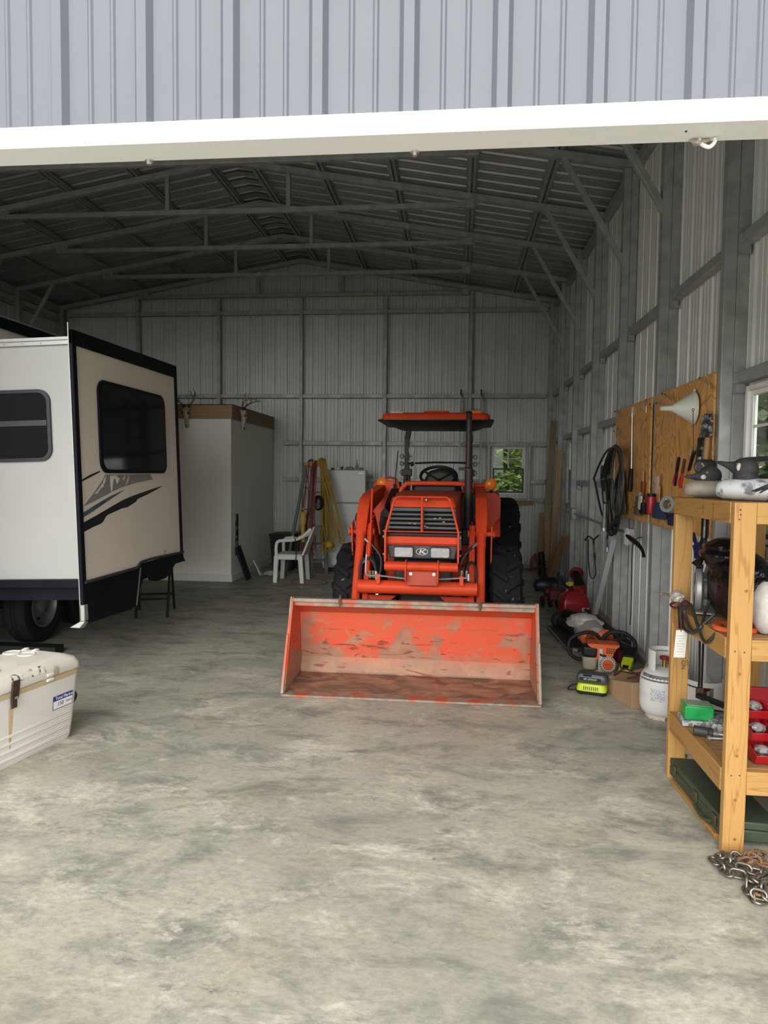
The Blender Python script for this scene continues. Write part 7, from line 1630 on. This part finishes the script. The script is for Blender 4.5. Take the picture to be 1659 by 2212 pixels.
b = B(); b.bx(.06, .135, -.1205, -.116, .115, .185); lbl = obj('can_label', b.xf(RM), M('can_sticker', (.50, .50, .48), .5, 0, (.03, .03, .03), 35, lo=.48, hi=.53), cn)
b = B(); b.cyl((-.035, .0, .34), (-.04, .0, .405), .032, n=18); obj('neck', b.xf(RM), black_plastic, t)
b = B(); b.cyl((-.04, 0, .405), (-.04, 0, .45), .036, n=14); b.box((-.075, -.0, .43), (.03, .03, .025)); obj('yellow_cap', b.xf(RM), M('yellow_cap', (.55, .36, .02), .45), t, .003, 1)
# aluminium post leaning along the wall
b = B(); b.beam(at(1283, 1330, X=1.455) * 1.0, at(1325, 1162, X=1.475), .075, .05, (1, 0, 0)); b.v = [V((p.x, p.y, max(.0, p.z))) for p in b.v]
tag(obj('gutter_post', b, M('pale_post', (.52, .52, .54), .45, .1), bev=.003), 'pale grey square post leaning along the wall beside the fuel can', 'post')
# steel channel on the floor
b = B(); c0_, c1_ = V((1.395, 8.12, .06)), V((1.40, 11.0, .06)); w_, h_ = .11, .12
outer_ = lambda p, k_: [p + V((a * w_ / 2 * k_, 0, c * h_ / 2 * k_)) for a, c in ((-1, -1), (1, -1), (1, 1), (-1, 1))]
b.loft([outer_(c0_ + V((0, .25, 0)), .86), outer_(c0_, .86), outer_(c0_, 1), outer_(c1_, 1), outer_(c1_, .86)], cap=True)
tag(obj('steel_tube', b, galv), 'long square steel tube lying on the floor along the right wall', 'tube')
# red tiller engine, red chain saw by the wall
t = thing('tiller', 'small dark red garden machine on the floor behind the fuel can', 'machine', (1.22, 8.62, 0))
b = B(); b.bx(1.13, 1.33, 8.50, 8.74, .10, .24); b.cyl((1.08, 8.60, .20), (1.20, 8.60, .20), .06, n=16); obj('engine', b, M('tiller_red', (.16, .012, .012), .5, 0, (.05, .02, .02), 14), t, .02, 2)
for i in range(4):
    b = B(); x = 1.06 + .09 * i; b.torus((x, 8.55 + .03 * (i % 2), .085), .06, .014, (1, .2, 0), 14, 6)
    for k_ in range(4): a = PI / 2 * k_ + .4 * i; b.beam((x, 8.55 + .03 * (i % 2), .085), (x + .015, 8.55 + .075 * math.cos(a), .085 + .075 * math.sin(a)), .02, .012)
    obj('tine', b, M('tine_steel', (.05, .02, .02), .6, .5), t)
b = B(); b.tube([(1.25, 8.65, .22), (1.28, 8.9, .30), (1.33, 9.2, .34)], .014, 8, 3); obj('tiller_handle', b, black_plastic, t)
t = thing('red_blower', 'black and red power tool standing against the wall beyond the fuel can', 'tool', (1.53, 8.8, 0)); 
b = B(); b.cyl((1.535, 8.62, .20), (1.53, 9.05, .36), .06, .05, n=18); obj('barrel', b, black_plastic, t)
b = B(); b.cyl((1.535, 8.56, .16), (1.535, 8.66, .22), .085, n=20); b.bx(1.46, 1.598, 8.48, 8.60, .0, .22); obj('red_housing', b, M('hot_red', (.45, .04, .015), .45), t, .015, 2)
b = B(); b.torus((1.53, 9.02, .37), .07, .018, (0, 1, 0.3), 20, 8); obj('red_ring', b, M('deep_red', (.25, .015, .02), .5), t)
# blue carpet cleaner
t = thing('floor_cleaner', 'dark blue floor cleaner head with black upright near the lumber', 'cleaner', (1.27, 9.95, 0))
b = B(); b.loft([[V((1.28 + a, 9.98 + c, z)) for a, c in rr(w_, d_, .05, 3)] for z, w_, d_ in ((.02, .34, .26), (.08, .36, .28), (.16, .30, .22), (.18, .2, .15))]); obj('head', b, M('cleaner_blue', (.012, .022, .045), .35), t, .008, 2)
b = B(); b.tube([(1.24, 10.0, .16), (1.22, 10.04, .30), (1.22, 10.06, .44), (1.21, 10.08, .52)], lambda q: .055 - .012 * q, 12, 4)
for i in range(4): b.torus((1.225, 10.03, .24 + .05 * i), .056 - .002 * i, .008, (0, -.1, 1), 18, 6)
obj('neck', b, black_rubber, t)
b = B()
for x in (1.14, 1.42): b.cyl((x - .02, 9.88, .03), (x + .02, 9.88, .03), .03, n=14)
obj('wheels', b, black_plastic, t)
# lumber leaning in the corner
wg = wood('weathered_board', (.22, .19, .10), (.15, .125, .06), axis=2, scale=16, dist=2); wb = wood('tan_board', (.30, .19, .095), (.21, .125, .055), axis=2, scale=16, dist=2)
LB = [(at(1172, 1238, Y=10.9), (1.50, 11.2, 2.45), .10, .04, wg, 'tallest weathered board leaning near the back corner'),
      (at(1190, 1236, Y=10.6), (1.50, 10.5, 1.97), .09, .04, wb, 'second tallest tan board leaning in front of the weathered one'),
      (at(1166, 1243, Y=10.85), (1.34, 11.05, 1.02), .09, .04, wb, 'short tan board leaning on the foot of the tallest board'),
      (at(1182, 1230, Y=10.75), (1.39, 10.88, .92), .08, .04, wb, 'short tan board between the two tall boards'),
      (at(1180, 1270, Z=0.0), (1.45, 9.45, .80), .095, .04, wb, 'lone tan board leaning apart, nearest the camera'),
      ]
for p, q, w_, h_, m_, lb in LB:
    b = B(); p = V((p.x, p.y, .0)); q = V(q); d = q - p; L_ = d.length; u, n, dd = frame(d, (1, 0, 0))
    M_ = Matrix(((u.x, n.x, dd.x, p.x), (u.y, n.y, dd.y, p.y), (u.z, n.z, dd.z, p.z), (0, 0, 0, 1)))
    b.bx(-h_ / 2, h_ / 2, -w_ / 2, w_ / 2, 0.03, L_)
    me_o = obj('lumber', b.move((0, 0, 0)), m_, bev=.003, seg=1)
    # object axes follow the grain
    off_ = V(me_o['_o']); me_o.data.transform(Matrix.Translation(off_)); me_o.location = (0, 0, 0); me_o.matrix_world = M_; me_o['_o'] = list(p)
    tag(me_o, lb, 'lumber', 'boards leaning in the corner')
b = B(); b.bx(1.02, 1.32, 12.19, 12.235, 1.10, 1.17); tag(obj('short_board', b, wb), 'short wood strip below the back window', 'board')
# odds and ends at the back wall
p = V((1.36, 12.10, 0)); t = thing('jug', 'pink red plastic jug on the floor at the back wall', 'jug', p)
b = B(); b.loft([[p + V((a, c, z)) for a, c in rr(w_, d_, .03, 3)] for z, w_, d_ in ((0, .16, .12), (.17, .165, .125), (.22, .12, .09), (.26, .045, .045), (.285, .04, .04))]); obj('jug_body', b, M('pink_jug', (.30, .06, .08), .35), t, .004, 2)
b = B(); b.cyl(p + V((0, 0, .285)), p + V((0, 0, .31)), .024, n=14); obj('jug_cap', b, white_plastic, t); b = B(); b.bx(p.x - .05, p.x + .05, p.y - .0645, p.y - .062, .05, .13); obj('jug_label', b, M('jug_label', (.45, .40, .38), .5, 0, (.1, .1, .12), 30), t)
b = B(); b.beam((1.17, 12.02, .0), (1.23, 12.12, .17), .15, .008, (1, 0, 0)); tag(obj('paper_card', b, M('tan_card', (.36, .33, .26), .8)), 'tan card leaning by the pink jug', 'card')
b = B(); b.loft([[V((1.02 + a, 12.12 + c, z)) for a, c in rr(w_, .12, .03, 3)] for z, w_ in ((0, .20), (.07, .22), (.09, .16))]); tag(obj('green_tub', b, M('green_tub', (.025, .11, .06), .5), bev=.004), 'green tub on the floor behind the tractor rear tyre', 'tub')

# ================================================================ trees outside the windows
leaf = M('pine_foliage', (.14, .22, .06), .9, 0, (.30, .38, .13), 1.6, bump=.2, bscale=9); leaf_d = M('dark_foliage', (.045, .075, .035), .9, 0, (.11, .16, .07), 1.2, bump=.2, bscale=9); leaf_m = M('mid_foliage', (.10, .145, .07), .9, 0, (.24, .30, .16), 1.4, bump=.2, bscale=9); bark = M('bark', (.16, .13, .10), .9)
def tree(label, x, y, h, r, m_, seed, z0=-.125, low=.15):
    random.seed(seed); t = thing('tree', label, 'tree', (x, y, z0), group='trees outside')
    b = B(); b.cyl((x, y, z0), (x, y, z0 + h * .8), r * .07, r * .03, n=10); obj('trunk', b, bark, t)
    b = B(); n_ = 1300
    for i in range(n_):
        u_ = random.random(); z = z0 + h * (low + (1 - low) * u_); rad = r * (1 - u_ * .75) * math.sqrt(random.uniform(.25, 1)); a = random.uniform(0, 2 * PI)
        c = V((x + rad * math.cos(a), y + rad * math.sin(a), z)); s_ = random.uniform(.08, .19) * r
        for k_ in range(3):
            d1 = V((random.uniform(-1, 1), random.uniform(-1, 1), random.uniform(-.6, .6))) * s_; d2 = V((random.uniform(-1, 1), random.uniform(-1, 1), random.uniform(-.6, .6))) * s_
            b.add([c, c + d1, c + d1 + d2 * .6, c + d2], [(0, 1, 2, 3)])
    me = obj('foliage', b, m_, t, sharp=180); return t
tree('bright green pine outside the back window', 1.25, 16.2, 2.7, .85, leaf, 1, low=.42)
for i, (x, y, h, r, lb) in enumerate(((-1.8, 24.5, 9, 2.6, 'dark tree far behind the pine, left'), (3.6, 24.5, 9, 2.7, 'dark tree behind the pine, straight through the back window'), (1.0, 30.5, 12, 3.4, 'tall dark tree farthest behind the back window'), (5.2, 6.8, 7, 2.0, 'bushy tree outside the big window, nearest one'), (6.0, 11.4, 9, 2.2, 'bushy tree outside the big window, second one'), (12.8, 13.4, 10, 2.9, 'dark tree outside the big window, farther one'), (6.6, 16.6, 9, 2.5, 'dark tree outside the narrow window'), (11.2, 6.4, 10, 2.8, 'tall tree outside the big window, behind the nearest'), (6.2, 2.4, 7, 2.1, 'bushy tree outside the near end of the right wall'), (14.0, 21.5, 12, 3.4, 'tallest tree far beyond the big window'))):
    tree(lb, x, y, h, r, leaf_m if x > 5 else leaf_d, 40 + i, low=.03)
